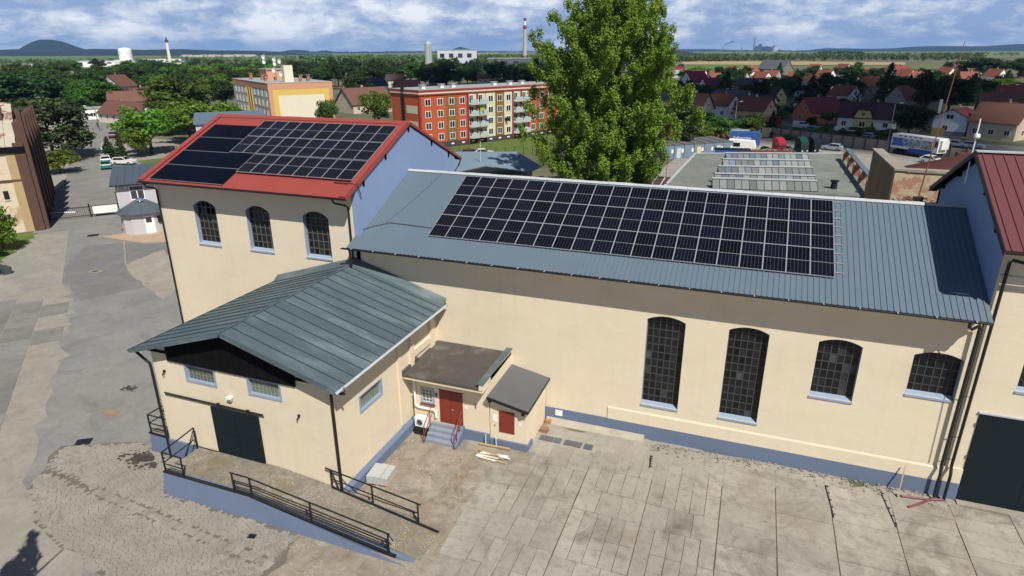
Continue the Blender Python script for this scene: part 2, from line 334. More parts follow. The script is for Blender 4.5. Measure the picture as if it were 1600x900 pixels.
# old concrete panels at far left: individual slabs
fl = sheet('left_concrete_yard', [(-100, -2), (-78, 16.5), (-75.6, 19.9), (-58.3, 6.5), (-59.5, 1.3), (-64, -8), (-100, -30)], .009, M['leftslab'], label='smooth grey concrete in front of the old brick factory')
lp = thing('concrete_panel_field', None, None, (-46, -8, 0)); lp['kind'] = 'structure'; lp['label'] = 'old concrete road panels in the left foreground'
M['panel'] = ground_mat('old_road_panel', (.185, .178, .165), (.225, .215, .198), (.14, .135, .125), .4, ob=.3)
pm = MB().box(-1.47, 1.47, -.975, .975, -.05, .02).mesh('concrete_panel', M['panel'])
ax = Vector((.77, -.64)); ay = Vector((.64, .77))
for i in range(-9, 10):
    for j in range(-6, 7):
        c = Vector((-48.5, -9.5)) + ax * (3.0 * i + (1.5 if j % 2 else 0)) + ay * 2.0 * j
        # ragged right edge along the sandy verge
        edge = -41.7 + (c.y + 5.9) * -1.0
        if c.x > edge - 1.9 - (i * 37 % 5) * .35 or c.y > 1.6 + (c.x + 59) * .35 or c.x < -63 or c.y < -24: continue
        inst(pm, 'concrete_panel', lp, Matrix.Translation((c.x, c.y, rnd.uniform(-.004, .012))) @ Matrix.Rotation(math.atan2(ax.y, ax.x), 4, 'Z'))
sheet('rough_yard', [(-16.4, -3), (-16.4, -12.9), (-11.2, -13), (-9, -13.2), (-8.8, -9), (-8.8, .2), (-16, .2)], .003, M['rough'], label='stained rough concrete between ramp and entrance steps')
sheet('front_yard', [(-17, -8), (-11, -12.5), (14, -12), (40, -10), (40, -45), (-17, -45)], -.006, M['rough'], label='worn yard ground in the foreground')
sheet('wall_strip', [(-9.4, 0), (10.8, 0), (10.8, -1.9), (-2, -3.2), (-9.4, -3.4)], .004, M['sandy'], label='pale rubble strip along the foot of the long wall')
pb = MB()
for k in range(620):
    x = rnd.uniform(-3.5, 10.6); y = -.12 - abs(rnd.gauss(0, .42)) - max(0, 2 - x) * .05; r = rnd.choice((.02, .03, .03, .05, .08)); z = .012
    pb.frame_box((x, y, z - .02), (r * rnd.uniform(.8, 1.6), r * rnd.uniform(-.5, .5), 0), (r * rnd.uniform(-.4, .4), r, 0), (0, 0, r * .7 + .02))
props(pb.build('rubble_strip', M['apron']), 'loose rubble along the foot of the long wall', None, None, 'stuff')
# concrete yard of individual slabs
cy_ = thing('concrete_yard', None, None, (0, -6, 0)); cy_['kind'] = 'structure'; cy_['label'] = 'yard of rectangular concrete road slabs in front of the long hall'
sheet('yard_joint_bed', [(-10.8, -2.2), (18, -.3), (30, 1), (30, -14), (-10.5, -14)], .0, M['joint'], label='dark dirt bed showing in the slab joints')
def slabmesh(w, d): return MB().box(-w / 2, w / 2, -d / 2, d / 2, -.05, .02).mesh('slab', M['slab'])
SL = {}
def slab(x0, x1, y0, y1):
    w, d = round(x1 - x0 - rnd.choice((.015, .024, .034)), 3), round(y1 - y0 - rnd.choice((.015, .024, .032)), 3)
    if (w, d) not in SL: SL[(w, d)] = slabmesh(w, d)
    inst(SL[(w, d)], 'slab', cy_, Matrix.Translation(((x0 + x1) / 2, (y0 + y1) / 2, rnd.uniform(-.006, .012))) @ Matrix.Rotation(rnd.uniform(-.006, .006), 4, 'Z') @ Matrix.Rotation(rnd.uniform(-.004, .004), 4, 'X'))
for (x0, x1, ys, n) in ((-9.2, -5.92, (-2.35, -4.1, -6.6, -8.25, -9.9, -11.5, -13.1), 5), (-5.9, -2.74, (-2.05, -3.6, -5.3, -6.9, -8.5, -10.1, -11.7, -13.3), 5), (-2.72, .55, (-2.0, -3.8, -5.4, -7.0, -8.6, -10.2, -11.8), 5)):
    for k in range(len(ys) - 1):
        m_ = n if (k + int(x0)) % 3 else 3
        for i in range(m_): slab(x0 + (x1 - x0) * i / m_, x0 + (x1 - x0) * (i + 1) / m_, ys[k + 1], ys[k])
for k in range(8): slab(-10.75 + k * .04, -9.25, -4.3 - (k + 1) * 1.05, -4.3 - k * 1.05)
for (x0, x1, y0, st, n) in ((.57, 2.98, -.95, 1.5, 7), (3.0, 5.38, -.95, 1.5, 7), (5.4, 8.02, -1.0, .86, 13), (8.04, 10.55, -.85, .86, 13), (10.57, 12.95, -.55, .86, 14), (12.97, 15.65, -.4, .86, 14), (15.7, 18.2, -.4, .86, 14)):
    for k in range(n): slab(x0, x1, y0 - (k + 1) * st, y0 - k * st)
# dark cast-iron pieces lost in the yard
def splat(name, cx, cy, rx, ry, z, seed, mt, lab):
    rn = random.Random(seed); b = MB()
    for k in range(46):
        t = rn.random() * 6.28; q = rn.random() ** .7; x, y, r = cx + cos(t) * rx * q, cy + sin(t) * ry * q, rn.uniform(.05, .34) * min(rx, ry) * (1.25 - q)
        e = rn.uniform(.6, 1.9); b.poly([(x + cos(a) * r * e * rn.uniform(.8, 1.15), y + sin(a) * r * rn.uniform(.8, 1.15), z + k * .0004) for a in [pi * j / 5 for j in range(10)]])
    props(b.build(name, mt), lab, None, None, 'structure')
M['stain'] = ground_mat('oily_stain', (.05, .043, .036), (.085, .075, .06), (.03, .028, .025), 1.5)
splat('dark_wet_stain', -28.0, -11.1, 1.5, .8, .044, 3, M['stain'], 'dark wet stain on the pavers beside the ramp corner')
splat('dark_oil_spot', -35.2, -5.8, .7, .45, .012, 5, M['stain'], 'small dark oil spot on the worn asphalt')
splat('orange_rust_spot', -33.6, -8.3, .9, .5, .011, 8, ground_mat('rust_dust', (.30, .20, .11), (.33, .24, .15), (.22, .17, .12), 1.2), 'orange rusty spot on the worn asphalt')
# pavers: long grey blocks laid in rows
pav = sheet('paver_yard', [(-33.2, -11.7), (-29.4, -9.9), (-26, -10.2), (-24.4, -12.7), (-16.6, -12.7), (-16.6, -24), (-22.4, -24), (-22.4, -17.5), (-26.9, -16.75), (-28.7, -16.3), (-31.1, -14.9)], .012, M['paverbed'], label='yard paved with long grey blocks in front of the blue ramp')
PP = [(-33.0, -11.7), (-29.4, -10.0), (-26.3, -10.4), (-24.6, -12.8), (-16.7, -12.85), (-16.7, -24), (-22.3, -24), (-22.3, -17.6), (-26.9, -16.7), (-28.7, -16.2), (-31.1, -14.85)]
def inside(p, poly):
    r = False; j = len(poly) - 1
    for i in range(len(poly)):
        if (poly[i][1] > p[1]) != (poly[j][1] > p[1]) and p[0] < (poly[j][0] - poly[i][0]) * (p[1] - poly[i][1]) / (poly[j][1] - poly[i][1]) + poly[i][0]: r = not r
        j = i
    return r
pang = math.atan2(2.1, 1.3); pa = Vector((cos(pang), sin(pang))); pb = Vector((-sin(pang), cos(pang)))
lst = []
for r in range(-70, 90):
    off = rnd.uniform(0, .4); k = -60
    x = -16 + off
    while x < 16:
        ln = rnd.choice((.36, .4, .4, .44, .2)); c = Vector((-24, -15.2)) + pa * (x + ln / 2) + pb * r * .15
        x += ln
        if inside((c.x, c.y), PP) and abs((c.y + 13.76) + .08 * (c.x + 28.07)) > .20: lst.append((c, ln))
# border course: larger stones in a line
for k in range(26):
    c = Vector((-28.0, -13.76)) + Vector((.997, -.08)) * (k * .44 + .2); lst.append((c, -.42))
for k in range(10):
    c = Vector((-31.9, -11.45)) + Vector((.858, -.513)) * (k * .44 + .2)
    lst.append((c, -.42))
cam2 = Vector((0, -30.5)); lst.sort(key=lambda q: (q[0] - cam2).length)
PM = {}
stuff = MB()
cntp = 0
for c, ln in lst:
    border = ln < 0; a, b_ = (pa, pb) if not border else ((Vector((.997, -.08)) if c.y < -13.7 else Vector((.858, -.513))), None)
    if border: b_ = Vector((-a.y, a.x))
    L_, W_ = abs(ln) - .02, (.132 if not border else .36); z = .035 + rnd.uniform(-.004, .006)
    vis = c.y > -19.2 and c.x < -16.7
    if vis and cntp < 300:
        key = (L_, W_)
        if key not in PM: PM[key] = MB().box(-L_ / 2, L_ / 2, -W_ / 2, W_ / 2, -.05, 0).mesh('paver', M['paver'])
        inst(PM[key], 'paver', pav, Matrix.Translation((c.x, c.y, z)) @ Matrix.Rotation(math.atan2(a.y, a.x), 4, 'Z')); cntp += 1
    else:
        o = c - a * L_ / 2 - b_ * W_ / 2; stuff.frame_box((o.x, o.y, z - .05), (a.x * L_, a.y * L_, 0), (b_.x * W_, b_.y * W_, 0), (0, 0, .05))
stuff.build('paver_rows', M['paver'], pav, kind='stuff')
# manholes and drain
for (x, y, lab, rot) in ((-58.5, 10.0, 'round manhole with pale ring in the dark asphalt patch', 0), (-70.8, 19.3, 'small drain slot in the lane near the sliding gate', .8), (-32.4, -11.0, 'square iron drain grate where asphalt meets pavers', .6), (-18.6, -13.6, 'small dark drain cover in the pavers under the blue ramp', .2)):
    t = thing('drain_cover', lab, 'drain', (x, y, 0), rot)
    q = .32 if 'small dark' in lab else .7 if 'iron' in lab else 1.0
    MB().box(-.55 * q, .55 * q, -.42 * q, .42 * q, .0, .045).build('frame', M['apron'] if 'round' in lab else M['darkmetal'], t, True)
    m_ = MB()
    for i in range(5): m_.box(-.3 * q, .3 * q, (-.26 + i * .11) * q, (-.2 + i * .11) * q, .046, .055)
    m_.build('grate', M['darkmetal'], t, True)
# ================================================================ windows
def arch(xl, xr, zb, zt, rise, n=10):
    if rise <= 0: return [(xl, zb), (xr, zb), (xr, zt), (xl, zt)]
    w = (xr - xl) / 2; r = (w * w + rise * rise) / (2 * rise); c = (xl + xr) / 2; a = math.asin(min(1, w / r))
    return [(xl, zb), (xr, zb)] + [(c + r * sin(a - 2 * a * k / n), zt + rise - r + r * cos(a - 2 * a * k / n)) for k in range(n + 1)]
PANE = {}
MULL = ['mullion']
def lighter(me):
    q = me.copy(); q.materials[0] = M['glassglint']; return q
M['glassglint'] = mat('glint_pale_glass', (.045, .05, .053), .25, .3, 2, 9, spec=.4, obj=.6)  # lighter colour for a few panes, painted in as glints
def factory_window(parent, xl, xr, zb, zt, rise, y, cols, rows, broken=(), depth=.32):
    """reveal, sill, steel mullions and one object per pane in a plane y+depth"""
    yg = y + depth
    fr = MB(); A = arch(xl, xr, zb, zt, rise)
    bt = .045
    H = zt + rise - zb; pw = (xr - xl) / cols; ph = H / rows
    def top(x):
        if rise <= 0: return zt
        w = (xr - xl) / 2; r = (w * w + rise * rise) / (2 * rise); return zt + rise - r + math.sqrt(max(0, r * r - (x - (xl + xr) / 2) ** 2))
    for i in range(cols + 1):
        x = min(max(xl + i * pw, xl + .02), xr - .02); fr.box(x - bt / 2, x + bt / 2, yg - .03, yg + .03, zb, top(x) - .003)
    for j in range(rows):
        z = zb + j * ph + (.02 if j == 0 else 0)
        if z < zt: fr.box(xl + .001, xr - .001, yg - .024, yg + .024, z - bt / 2, z + bt / 2)
        else:
            fr.box(xl + pw * .5, xr - pw * .5, yg - .024, yg + .024, z - bt / 2, z + bt / 2)
    for k in range(2, len(A) - 1): fr.bar((A[k][0], yg, A[k][1] - .02), (A[k + 1][0], yg, A[k + 1][1] - .02), .05, .05)
    w = fr.build('window', M[MULL[0]], parent)
    for i in range(cols):
        for j in range(rows):
            x0, x1 = xl + i * pw, xl + (i + 1) * pw; z0, z1 = zb + j * ph, zb + (j + 1) * ph
            if (i, j) in broken: continue
            t0, t1 = min(z1, top(x0 + .01)), min(z1, top(x1 - .01))
            if t0 - z0 < .04 and t1 - z0 < .04: continue
            if t0 >= z1 - 1e-6 and t1 >= z1 - 1e-6:
                key = (round(pw, 3), round(ph, 3))
                if key not in PANE: PANE[key] = MB().box(-pw / 2, pw / 2, -.006, .006, -ph / 2, ph / 2).mesh('pane', M['glass'])
                me = PANE[key] if rnd.random() > .04 else PANE.setdefault((key, 1), lighter(PANE[key])); wo = Matrix.Translation(((x0 + x1) / 2, yg, (z0 + z1) / 2)) @ Matrix.Rotation(rnd.uniform(-.02, .02), 4, 'X') @ Matrix.Rotation(rnd.uniform(-.02, .02), 4, 'Z')
                inst(me, 'pane', w, wo)
            else:
                t0 = max(t0, z0 + .02); t1 = max(t1, z0 + .02)
                MB().extrude([(x0, yg - .006, z0), (x1, yg - .006, z0), (x1, yg - .006, t1), (x0, yg - .006, t0)], (0, .012, 0)).build('pane', M['glass'], w)
    rv = MB()
    B = A + [A[0]]
    for k in range(len(A)):
        if k == 0: continue
        (a, za), (b, zb_) = B[k], B[k + 1]
        cx, cz = (xl + xr) / 2, (zb + zt) / 2
        sft = lambda q, z: (q + (.006 if q < cx else -.006), z + (.006 if z < cz else -.006))
        (a, za), (b, zb_) = sft(a, za), sft(b, zb_)
        rv.poly([(a, y - .004, za), (b, y - .004, zb_), (b, yg + .02, zb_), (a, yg + .02, za)])
    rv.build('reveal', M['reveal'], w)
    sl = MB().extrude([(xl - .03, y - .05, zb - .12), (xl - .03, y - .05, zb - .03), (xl - .03, yg - .03, zb + .10), (xl - .03, yg - .03, zb - .05), (xl - .03, y - .004, zb - .12)], (xr - xl + .06, 0, 0))
    sl.build('sill', M['reveal'], w)
    return w
def glass_block_window(parent, o, s, n, w, h, cols, rows, sillcol):
    """glass block panel with painted surround; o = lower left outer corner, s = along wall, n = outward"""
    o, s, n = Vector(o), Vector(s), Vector(n); z = Vector((0, 0, 1)); bd = .09
    f = MB()
    for (a, b, c, d) in ((0, bd, 0, h), (w - bd, w, 0, h), (bd, w - bd, 0, bd * 1.3), (bd, w - bd, h - bd * .6, h)):
        f.frame_box(o + s * a + z * c - n * .25, s * (b - a), z * (d - c), n * .28)
    wdw = f.build('window', sillcol, parent)
    g = MB(); cw = (w - 2 * bd) / cols; ch = (h - 1.9 * bd) / rows; mo = MB()
    mo.frame_box(o + s * bd + z * bd * 1.3 - n * .25, s * (w - 2 * bd), z * (h - 1.9 * bd), n * .08); mo.build('mortar', M['mortar'], wdw)
    for i in range(cols):
        for j in range(rows):
            g.frame_box(o + s * (bd + i * cw + .02) + z * (bd * 1.3 + j * ch + .02) - n * .18, s * (cw - .04), z * (ch - .04), n * .03)
    gb = g.build('glass_blocks', M['glassblk'], wdw); gb['kind'] = 'stuff'
    return wdw
def rib_sheet(name, o, u, v, lu, lv, pitch, h, w, mt, parent, th=.06):
    """trapezoid-ribbed metal sheet: u along the eave, v up the slope"""
    o, u, v = Vector(o), Vector(u).normalized(), Vector(v).normalized(); n = u.cross(v).normalized()
    if n.z < 0: n = -n
    prof = [(0, 0)]; x = pitch * .5
    while x + w < lu: prof += [(x, 0), (x + w * .25, h), (x + w * .75, h), (x + w, 0)]; x += pitch
    prof += [(lu, 0), (lu, -th), (0, -th)]
    b = MB(); k = len(prof)
    P0 = [o + u * a + n * c for a, c in prof]; P1 = [p + v * lv for p in P0]
    b.v = [tuple(p) for p in P0 + P1]
    for i in range(k): j = (i + 1) % k; b.f.append((i, j, k + j, k + i)); b.m.append(0)
    b.f.append(tuple(range(k))); b.f.append(tuple(k + i for i in reversed(range(k)))); b.m += [0, 0]
    return b.build(name, mt, parent)
def gutter(parent, p, q, r=.085, mt=None):
    p, q = Vector(p), Vector(q); d = q - p; a = d.cross(Vector((0, 0, 1))).normalized(); b = MB()
    pts = [(cos(t) * r, sin(t) * r) for t in [pi + pi * k / 6 for k in range(7)]]; pts2 = [(x * .86, z * .86) for x, z in reversed(pts)]
    b.extrude([p + a * x + Vector((0, 0, z)) for x, z in pts + pts2], d); return b.build('gutter', mt or M['darkmetal'], parent)
M['footing'] = mat('dirty_whitewash', (.37, .33, .27), .95, .25, 1.5, 9, .4, 10)
M['zincshadow'] = mat('shadow_zinc_seam', (.04, .06, .075), .5, .1)  # seam colour darkened to paint in the shadow line
M['lightbar'] = mat('pale_steel_bars', (.10, .10, .095), .6, .1)
# ================================================================ LONG HALL
hall = thing('machine_hall', 'long cream factory hall with slate blue metal roof and four arched windows', 'factory hall', (-5.5, 0, 0))
HS = 3.285 / 7.27; HP = math.atan(HS)          # roof slope
def hz_(y): return 9.4 + (y + 1) * HS          # underside of sheet at y
hw = [(-4.03, -2.11, 2.13, 7.1, .24), (-.03, 1.83, 2.17, 7.1, .24), (4.0, 5.86, 4.24, 7.1, .24), (7.93, 9.85, 5.12, 7.1, .24)]
holed('wall', [(-21.28, .85), (10.15, .85), (10.15, 9.75), (-21.28, 9.75)], [arch(*w) for w in hw], .5, FR((0, .25, 0), (1, 0, 0), (0, 0, 1), (0, -1, 0)), M['plaster'], hall)
MB().box(-21.28, 10.15, 12.9, 13.4, 0, 9.7).build('wall', M['plaster'], hall)
MB().extrude([(-21.1, .5, 0), (-21.1, 12.9, 0), (-21.1, 12.9, 9.6), (-21.1, 6.27, hz_(6.27) - .15), (-21.1, .5, 9.6)], (.3, 0, 0)).extrude([(9.85, .5, 0), (9.85, 12.9, 0), (9.85, 12.9, 9.6), (9.85, 6.27, hz_(6.27) - .15), (9.85, .5, 9.6)], (.3, 0, 0)).build('end_wall', M['dk'], hall)
# projecting cream plinth band above the blue painted base
MB().extrude([(-5.8, -.055, .85), (-5.8, -.055, 1.52), (-5.8, -.01, 1.62), (-5.8, -.01, .85)], (15.93, 0, 0)).build('plinth_ledge', M['plaster'], hall)
MB().box(-21.28, 10.15, -.062, .45, -.1, .848).build('plinth', M['plinthblue'], hall)
MB().extrude([(-9.3, -.5, -.1), (-9.3, -.45, .03), (-9.3, -.09, .26), (-9.3, -.09, -.1)], (5.6, 0, 0)).build('footing', M['footing'], hall, label='flaking pale footing')
MB().box(-8.8, -8.38, -.075, -.064, .42, .78).build('patch', M['white'], hall, label='white unpainted patch on the blue base')
for (xl, xr, zb, zt, ri), (c, r) in zip(hw, ((6, 12), (6, 12), (6, 7), (6, 5))): factory_window(hall, xl, xr, zb, zt, ri, 0, c, r)
ls = 7.27 / cos(HP)
rib_sheet('roof_sheet', (-21.28, -1, 9.4), (1, 0, 0), (0, 1, HS), 31.45, ls + .05, .245, .035, .07, M['hallroof'], hall, .08)
rib_sheet('roof_sheet', (-21.28, 13.54, 9.4), (1, 0, 0), (0, -1, HS), 31.45, ls + .05, .245, .035, .07, M['hallroof'], hall, .08)
rg = MB()
for k in range(21): rg.extrude([(-21.2 + k * 1.5, 6.10, hz_(6.10) + .05), (-21.2 + k * 1.5, 6.27, hz_(6.27) + .08 + (k % 2) * .012), (-21.2 + k * 1.5, 6.44, hz_(6.10) + .05), (-21.2 + k * 1.5, 6.27, hz_(6.27) + .03)], (1.49, 0, 0))
rg.build('ridge_cap', M['flash'], hall)
MB().box(-21.2, 10.1, 12.4, 13.4, 9.2, 9.3).box(-21.2, 10.1, -.9, 0, 9.28, 9.33).build('soffit', M['plaster'], hall)
gutter(hall, (-21.6, -1.07, 9.38), (10.15, -1.07, 9.38))
br = MB()
for k in range(22): br.box(-20.9 + k * 1.45, -20.86 + k * 1.45, -1.17, -.98, 9.385, 9.405)
br.build('gutter_brackets', M['flash'], hall)
MB().tube([(9.35, -1.07, 9.3), (9.35, -1.07, 9.12), (9.5, -.95, 8.98), (9.95, -.3, 8.95), (10.0, -.22, 8.8), (10.0, -.2, 1.75), (10.0, -.34, 1.45), (10.0, -.34, .3), (10.0, -.38, .05)], .065, 8).build('downpipe', M['darkmetal'], hall)
MB().tube([(-21.05, -1.05, 9.3), (-21.05, -1.0, 9.0), (-21.05, -.95, 8.3)], .06, 8).build('downpipe', M['darkmetal'], hall)
MB().tube([(8.75, -.02, 7.5), (8.9, -.02, 7.3), (9.1, -.02, 7.28), (9.3, -.03, 6.9), (9.42, -.03, 7.0), (9.5, -.03, 4.4), (9.55, -.03, 1.7)], .012, 4).build('cable', M['darkmetal'], hall)
# cable conduit across the roof to the panels
zr = lambda y: hz_(y) + .07
MB().tube([(-21.2, .35, zr(.35)), (-20.6, .75, zr(.75) + .02), (-19.6, 1.25, zr(1.25)), (-18, 1.2, zr(1.2)), (-16.6, 1.13, zr(1.13))], .022, 5).build('conduit', M['mullion'], hall)
MB().tube([(-18.5, 5.95, zr(5.95)), (-19.2, 3.2, zr(3.2)), (-19.9, 1.2, zr(1.2))], .010, 4).build('lightning_wire', M['mullion'], hall)
# mounting rails that stick out past the right end of the panels
for k in range(9):
    s = 2.05 + k * .685; y = -1 + s * cos(HP); z = 9.4 + s * sin(HP)
    MB().bar((4.2, y, z + .06), (4.62, y, z + .06), .04, .04).build('mounting_rail', M['alu'], hall)
for k in range(6):
    s = 1.9 + k * 1.05; y = -1 + s * cos(HP); z = 9.4 + s * sin(HP)
    MB().bar((-16.82, y, z + .06), (-16.66, y, z + .06), .04, .04).build('mounting_rail', M['alu'], hall)
# ================================================================ solar panels (unit 1.045 x 1.97)
def panel_meshes(w, h):
    fr = MB(); t = .021
    for a in ((0, t, 0, h), (w - t, w, 0, h), (t, w - t, 0, t), (t, w - t, h - t, h)): fr.box(a[0], a[1], a[2], a[3], 0, .045)
    g = MB().box(t, w - t, t, h / 2 - .011, .012, .036)
    return fr.mesh('panel_frame', M['alu']), g.mesh('cell_sheet', M['pv']), MB().box(t, w - t, h / 2 - .011, h / 2 + .011, .012, .0362).mesh('cell_gap', M['alu'])
PFM, PGM, PMM = panel_meshes(1.045, 1.965)
def solar(o, u, v, lab, grp):
    u, v = Vector(u).normalized(), Vector(v).normalized(); n = u.cross(v).normalized()
    w = Matrix((u, v, n)).transposed().to_4x4(); w.translation = o
    t = bpy.data.objects.new('solar_panel', None); COL.objects.link(t); t.matrix_basis = w; WM[t.name] = w; t.empty_display_size = .1
    props(t, lab, 'solar panel', grp)
    inst(PFM, 'frame', t, Matrix.Identity(4), True); inst(PGM, 'cell_sheet', t, Matrix.Identity(4), True)
    inst(PGM, 'cell_sheet', t, Matrix.Translation((0, 1.965 / 2 - .0165, 0)), True)
    inst(PMM, 'cell_gap', t, Matrix.Identity(4), True)
    return t
ORD = ['leftmost'] + [f'{k}{"nd" if k == 2 else "rd" if k == 3 else "st" if k == 21 else "th"} from the left' for k in range(2, 25)]
vh = Vector((0, cos(HP), sin(HP))); nh = Vector((0, -sin(HP), cos(HP)))
for r, rn in enumerate(('bottom', 'middle', 'top')):
    for k in range(20):
        o = Vector((-16.7 + k * 1.0465, -1, 9.4)) + vh * (1.66 + r * 1.975) + nh * .085
        solar(o, (1, 0, 0), vh, f'framed solar panel in the {rn} row of the slate blue roof, {ORD[k]}', 'framed solar panels on the slate blue roof')
# ================================================================ RED ROOFED BUILDING
red = thing('red_roofed_building', 'tall cream factory building with red metal roof and light blue gable', 'factory building', (-28.8, 0, 0))
RS = 3.39 / 7.6; RP = math.atan(RS); rx0, rx1 = -36.6, -20.94
MULL[0] = 'lightbar'
rz = lambda y: 12.3 + (y + 1) * RS
rw = [(-33.42, -31.6, 8.2, 10.72, .36), (-29.2, -27.38, 8.2, 10.72, .36), (-24.9, -23.06, 8.2, 10.72, .36)]
holed('wall', [(-36.3, 0), (-21.32, 0), (-21.32, 12.62), (-36.3, 12.62)], [arch(*w) for w in rw], .5, FR((0, .25, 0), (1, 0, 0), (0, 0, 1), (0, -1, 0)), M['plaster'], red)
MB().extrude([(-21.3, 0, 0), (-21.3, 13.2, 0), (-21.3, 13.2, 12.6), (-21.3, 6.6, 15.5), (-21.3, 0, 12.6)], (.28, 0, 0)).build('gable_wall', M['gableblue'], red, label='light blue right gable wall')
MB().extrude([(-36.3, .5, 0), (-36.3, 13.2, 0), (-36.3, 13.2, 12.6), (-36.3, 6.6, 15.5), (-36.3, .5, 12.6)], (.4, 0, 0)).build('gable_wall', M['plaster'], red)
MB().box(-36.3, -21.3, 12.8, 13.2, 0, 12.6).build('wall', M['plaster'], red)
MB().box(-35.8, -21.6, .6, 12.7, 7.5, 7.6).build('floor', M['dk'], red)
for (xl, xr, zb, zt, ri), bk in zip(rw, ({(2, 4), (2, 5), (3, 5), (1, 5), (3, 4)}, (), ())): factory_window(red, xl, xr, zb, zt, ri, 0, 5, 6, bk)
MULL[0] = 'mullion'
rl = 7.6 / cos(RP) + .03
rib_sheet('roof_sheet', (rx0, -1, 12.3), (1, 0, 0), (0, 1, RS), rx1 - rx0, rl, .2, .03, .06, M['redroof'], red, .09)
rib_sheet('roof_sheet', (rx0, 14.2, 12.3), (1, 0, 0), (0, -1, RS), rx1 - rx0, rl, .2, .03, .06, M['redroof'], red, .09)
rg = MB()
for k in range(13): rg.extrude([(rx0 + k * 1.2, 6.3, rz(6.3) + .05), (rx0 + k * 1.2, 6.6, rz(6.6) + .09 + (k % 2) * .01), (rx0 + k * 1.2, 6.9, rz(6.3) + .05), (rx0 + k * 1.2, 6.6, rz(6.6) + .02)], (1.19, 0, 0))
rg.build('ridge_cap', M['redroof'], red)
for sx_ in (rx0 - .03, rx1 - .02):
    vb = MB()
    vb.extrude([(sx_, -1.05, 12.16), (sx_, -1.05, 12.36), (sx_, 6.6, 15.76), (sx_, 14.25, 12.36), (sx_, 14.25, 12.16), (sx_, 6.6, 15.56)], (.05, 0, 0))
    vb.build('verge_board', M['redroof'], red)
for a, b in (((rx1 - .3, -1, 12.38), (rx1 - .3, 6.6, 15.77)), ((rx1 - .3, 14.2, 12.38), (rx1 - .3, 6.6, 15.77)), ((rx0 + .2, -1, 12.38), (rx0 + .2, 6.6, 15.77))): MB().bar(a, b, .42, .03).build('verge_flashing', M['redroof'], red)
MB().extrude([(-21.3, -1, 12.2), (-21.3, 6.6, 15.58), (-21.3, 14.2, 12.2), (-21.3, 14.2, 12.15), (-21.3, 6.6, 15.5), (-21.3, -1, 12.15)], (.33, 0, 0)).build('soffit', M['black'], red)
for y in (.9, 3.5, 6.5, 9.6, 12.2): MB().box(-21.02, -20.99 + .02, y - .09, y + .09, rz(min(y, 13.2 - y)) - .5, rz(min(y, 13.2 - y)) - .16).box(-21.3, -20.97, y - .075, y + .075, rz(min(y, 13.2 - y)) - .36, rz(min(y, 13.2 - y)) - .2).build('purlin_end', M['black'], red)
gutter(red, (rx0, -1.07, 12.26), (rx1, -1.07, 12.26)); gutter(red, (rx0, 14.27, 12.26), (rx1, 14.27, 12.26))
MB().tube([(-36.1, -1.07, 12.2), (-36.0, -1.0, 11.95), (-36.15, -.4, 11.75), (-36.22, -.12, 11.6), (-36.22, -.12, .1)], .06, 8).build('downpipe', M['darkmetal'], red)
MB().tube([(-21.9, -1.07, 12.2), (-21.8, -.95, 11.95), (-21.55, -.3, 11.7), (-21.5, -.12, 11.5), (-21.5, -.12, 8.3)], .06, 8).build('downpipe', M['darkmetal'], red)
MB().tube([(-20.96, 14.2, 12.2), (-21.0, 13.9, 11.8), (-21.1, 13.35, 11.4), (-21.15, 13.3, 9.8)], .06, 6).build('downpipe', M['darkmetal'], red)
MB().tube([(-22.5, .15, rz(.15) + .09), (-21.3, .1, rz(.1) + .12), (-20.9, .1, rz(.1) + .08), (-20.86, .3, 12.3), (-20.98, .5, 12.0)], .03, 5).build('cable', M['darkmetal'], red)
vr = Vector((0, cos(RP), sin(RP))); nr = Vector((0, -sin(RP), cos(RP)))
G1 = 'framed solar panels on the red roof'
for r, (rn, x0, n) in enumerate((('bottom', -29.75, 8), ('middle', -31.85, 10), ('top', -31.85, 10))):
    for k in range(n):
        o = Vector((x0 + k * 1.0465, -1, 12.3)) + vr * (1.5 + r * 2.0 + (.06 if r else 0)) + nr * .14
        solar(o, (1, 0, 0), vr, f'framed solar panel in the {rn} row of the red roof, {ORD[k]}', G1)
BPV = {}
for r, (rn, ws) in enumerate((('lowest', [1.18] * 5), ('second lowest', [1.18] * 5), ('second highest', [1.32, 1.32, 1.18]), ('highest', [1.32, 1.32, 1.18]))):
    x = -35.75
    for k, w_ in enumerate(ws):
        if w_ not in BPV: BPV[w_] = (MB().box(.008, w_ - .008, .008, 1.667, .003, .032).mesh('black_sheet', M['black_pv']), MB().box(0, w_ - .002, 0, 1.675, 0, .028).mesh('back_frame', M['darkmetal']))
        o = Vector((x, -1, 12.3)) + vr * (.18 + r * 1.685) + nr * .07
        w = Matrix((Vector((1, 0, 0)), vr, nr)).transposed().to_4x4(); w.translation = o
        t = bpy.data.objects.new('black_solar_panel', None); COL.objects.link(t); t.matrix_basis = w; WM[t.name] = w
        props(t, f'all black solar panel, {rn} row of the red roof, {ORD[k]}', 'solar panel', 'black solar panels on the red roof')
        inst(BPV[w_][0], 'black_sheet', t, Matrix.Identity(4), True); inst(BPV[w_][1], 'frame', t, Matrix.Identity(4), True); x += w_
    MB().bar(Vector((-35.75, -1, 12.3)) + vr * (.18 + r * 1.685) + nr * .1, Vector((x, -1, 12.3)) + vr * (.18 + r * 1.685) + nr * .1, .02, .02).build('mounting_rail', M['alu'], red)
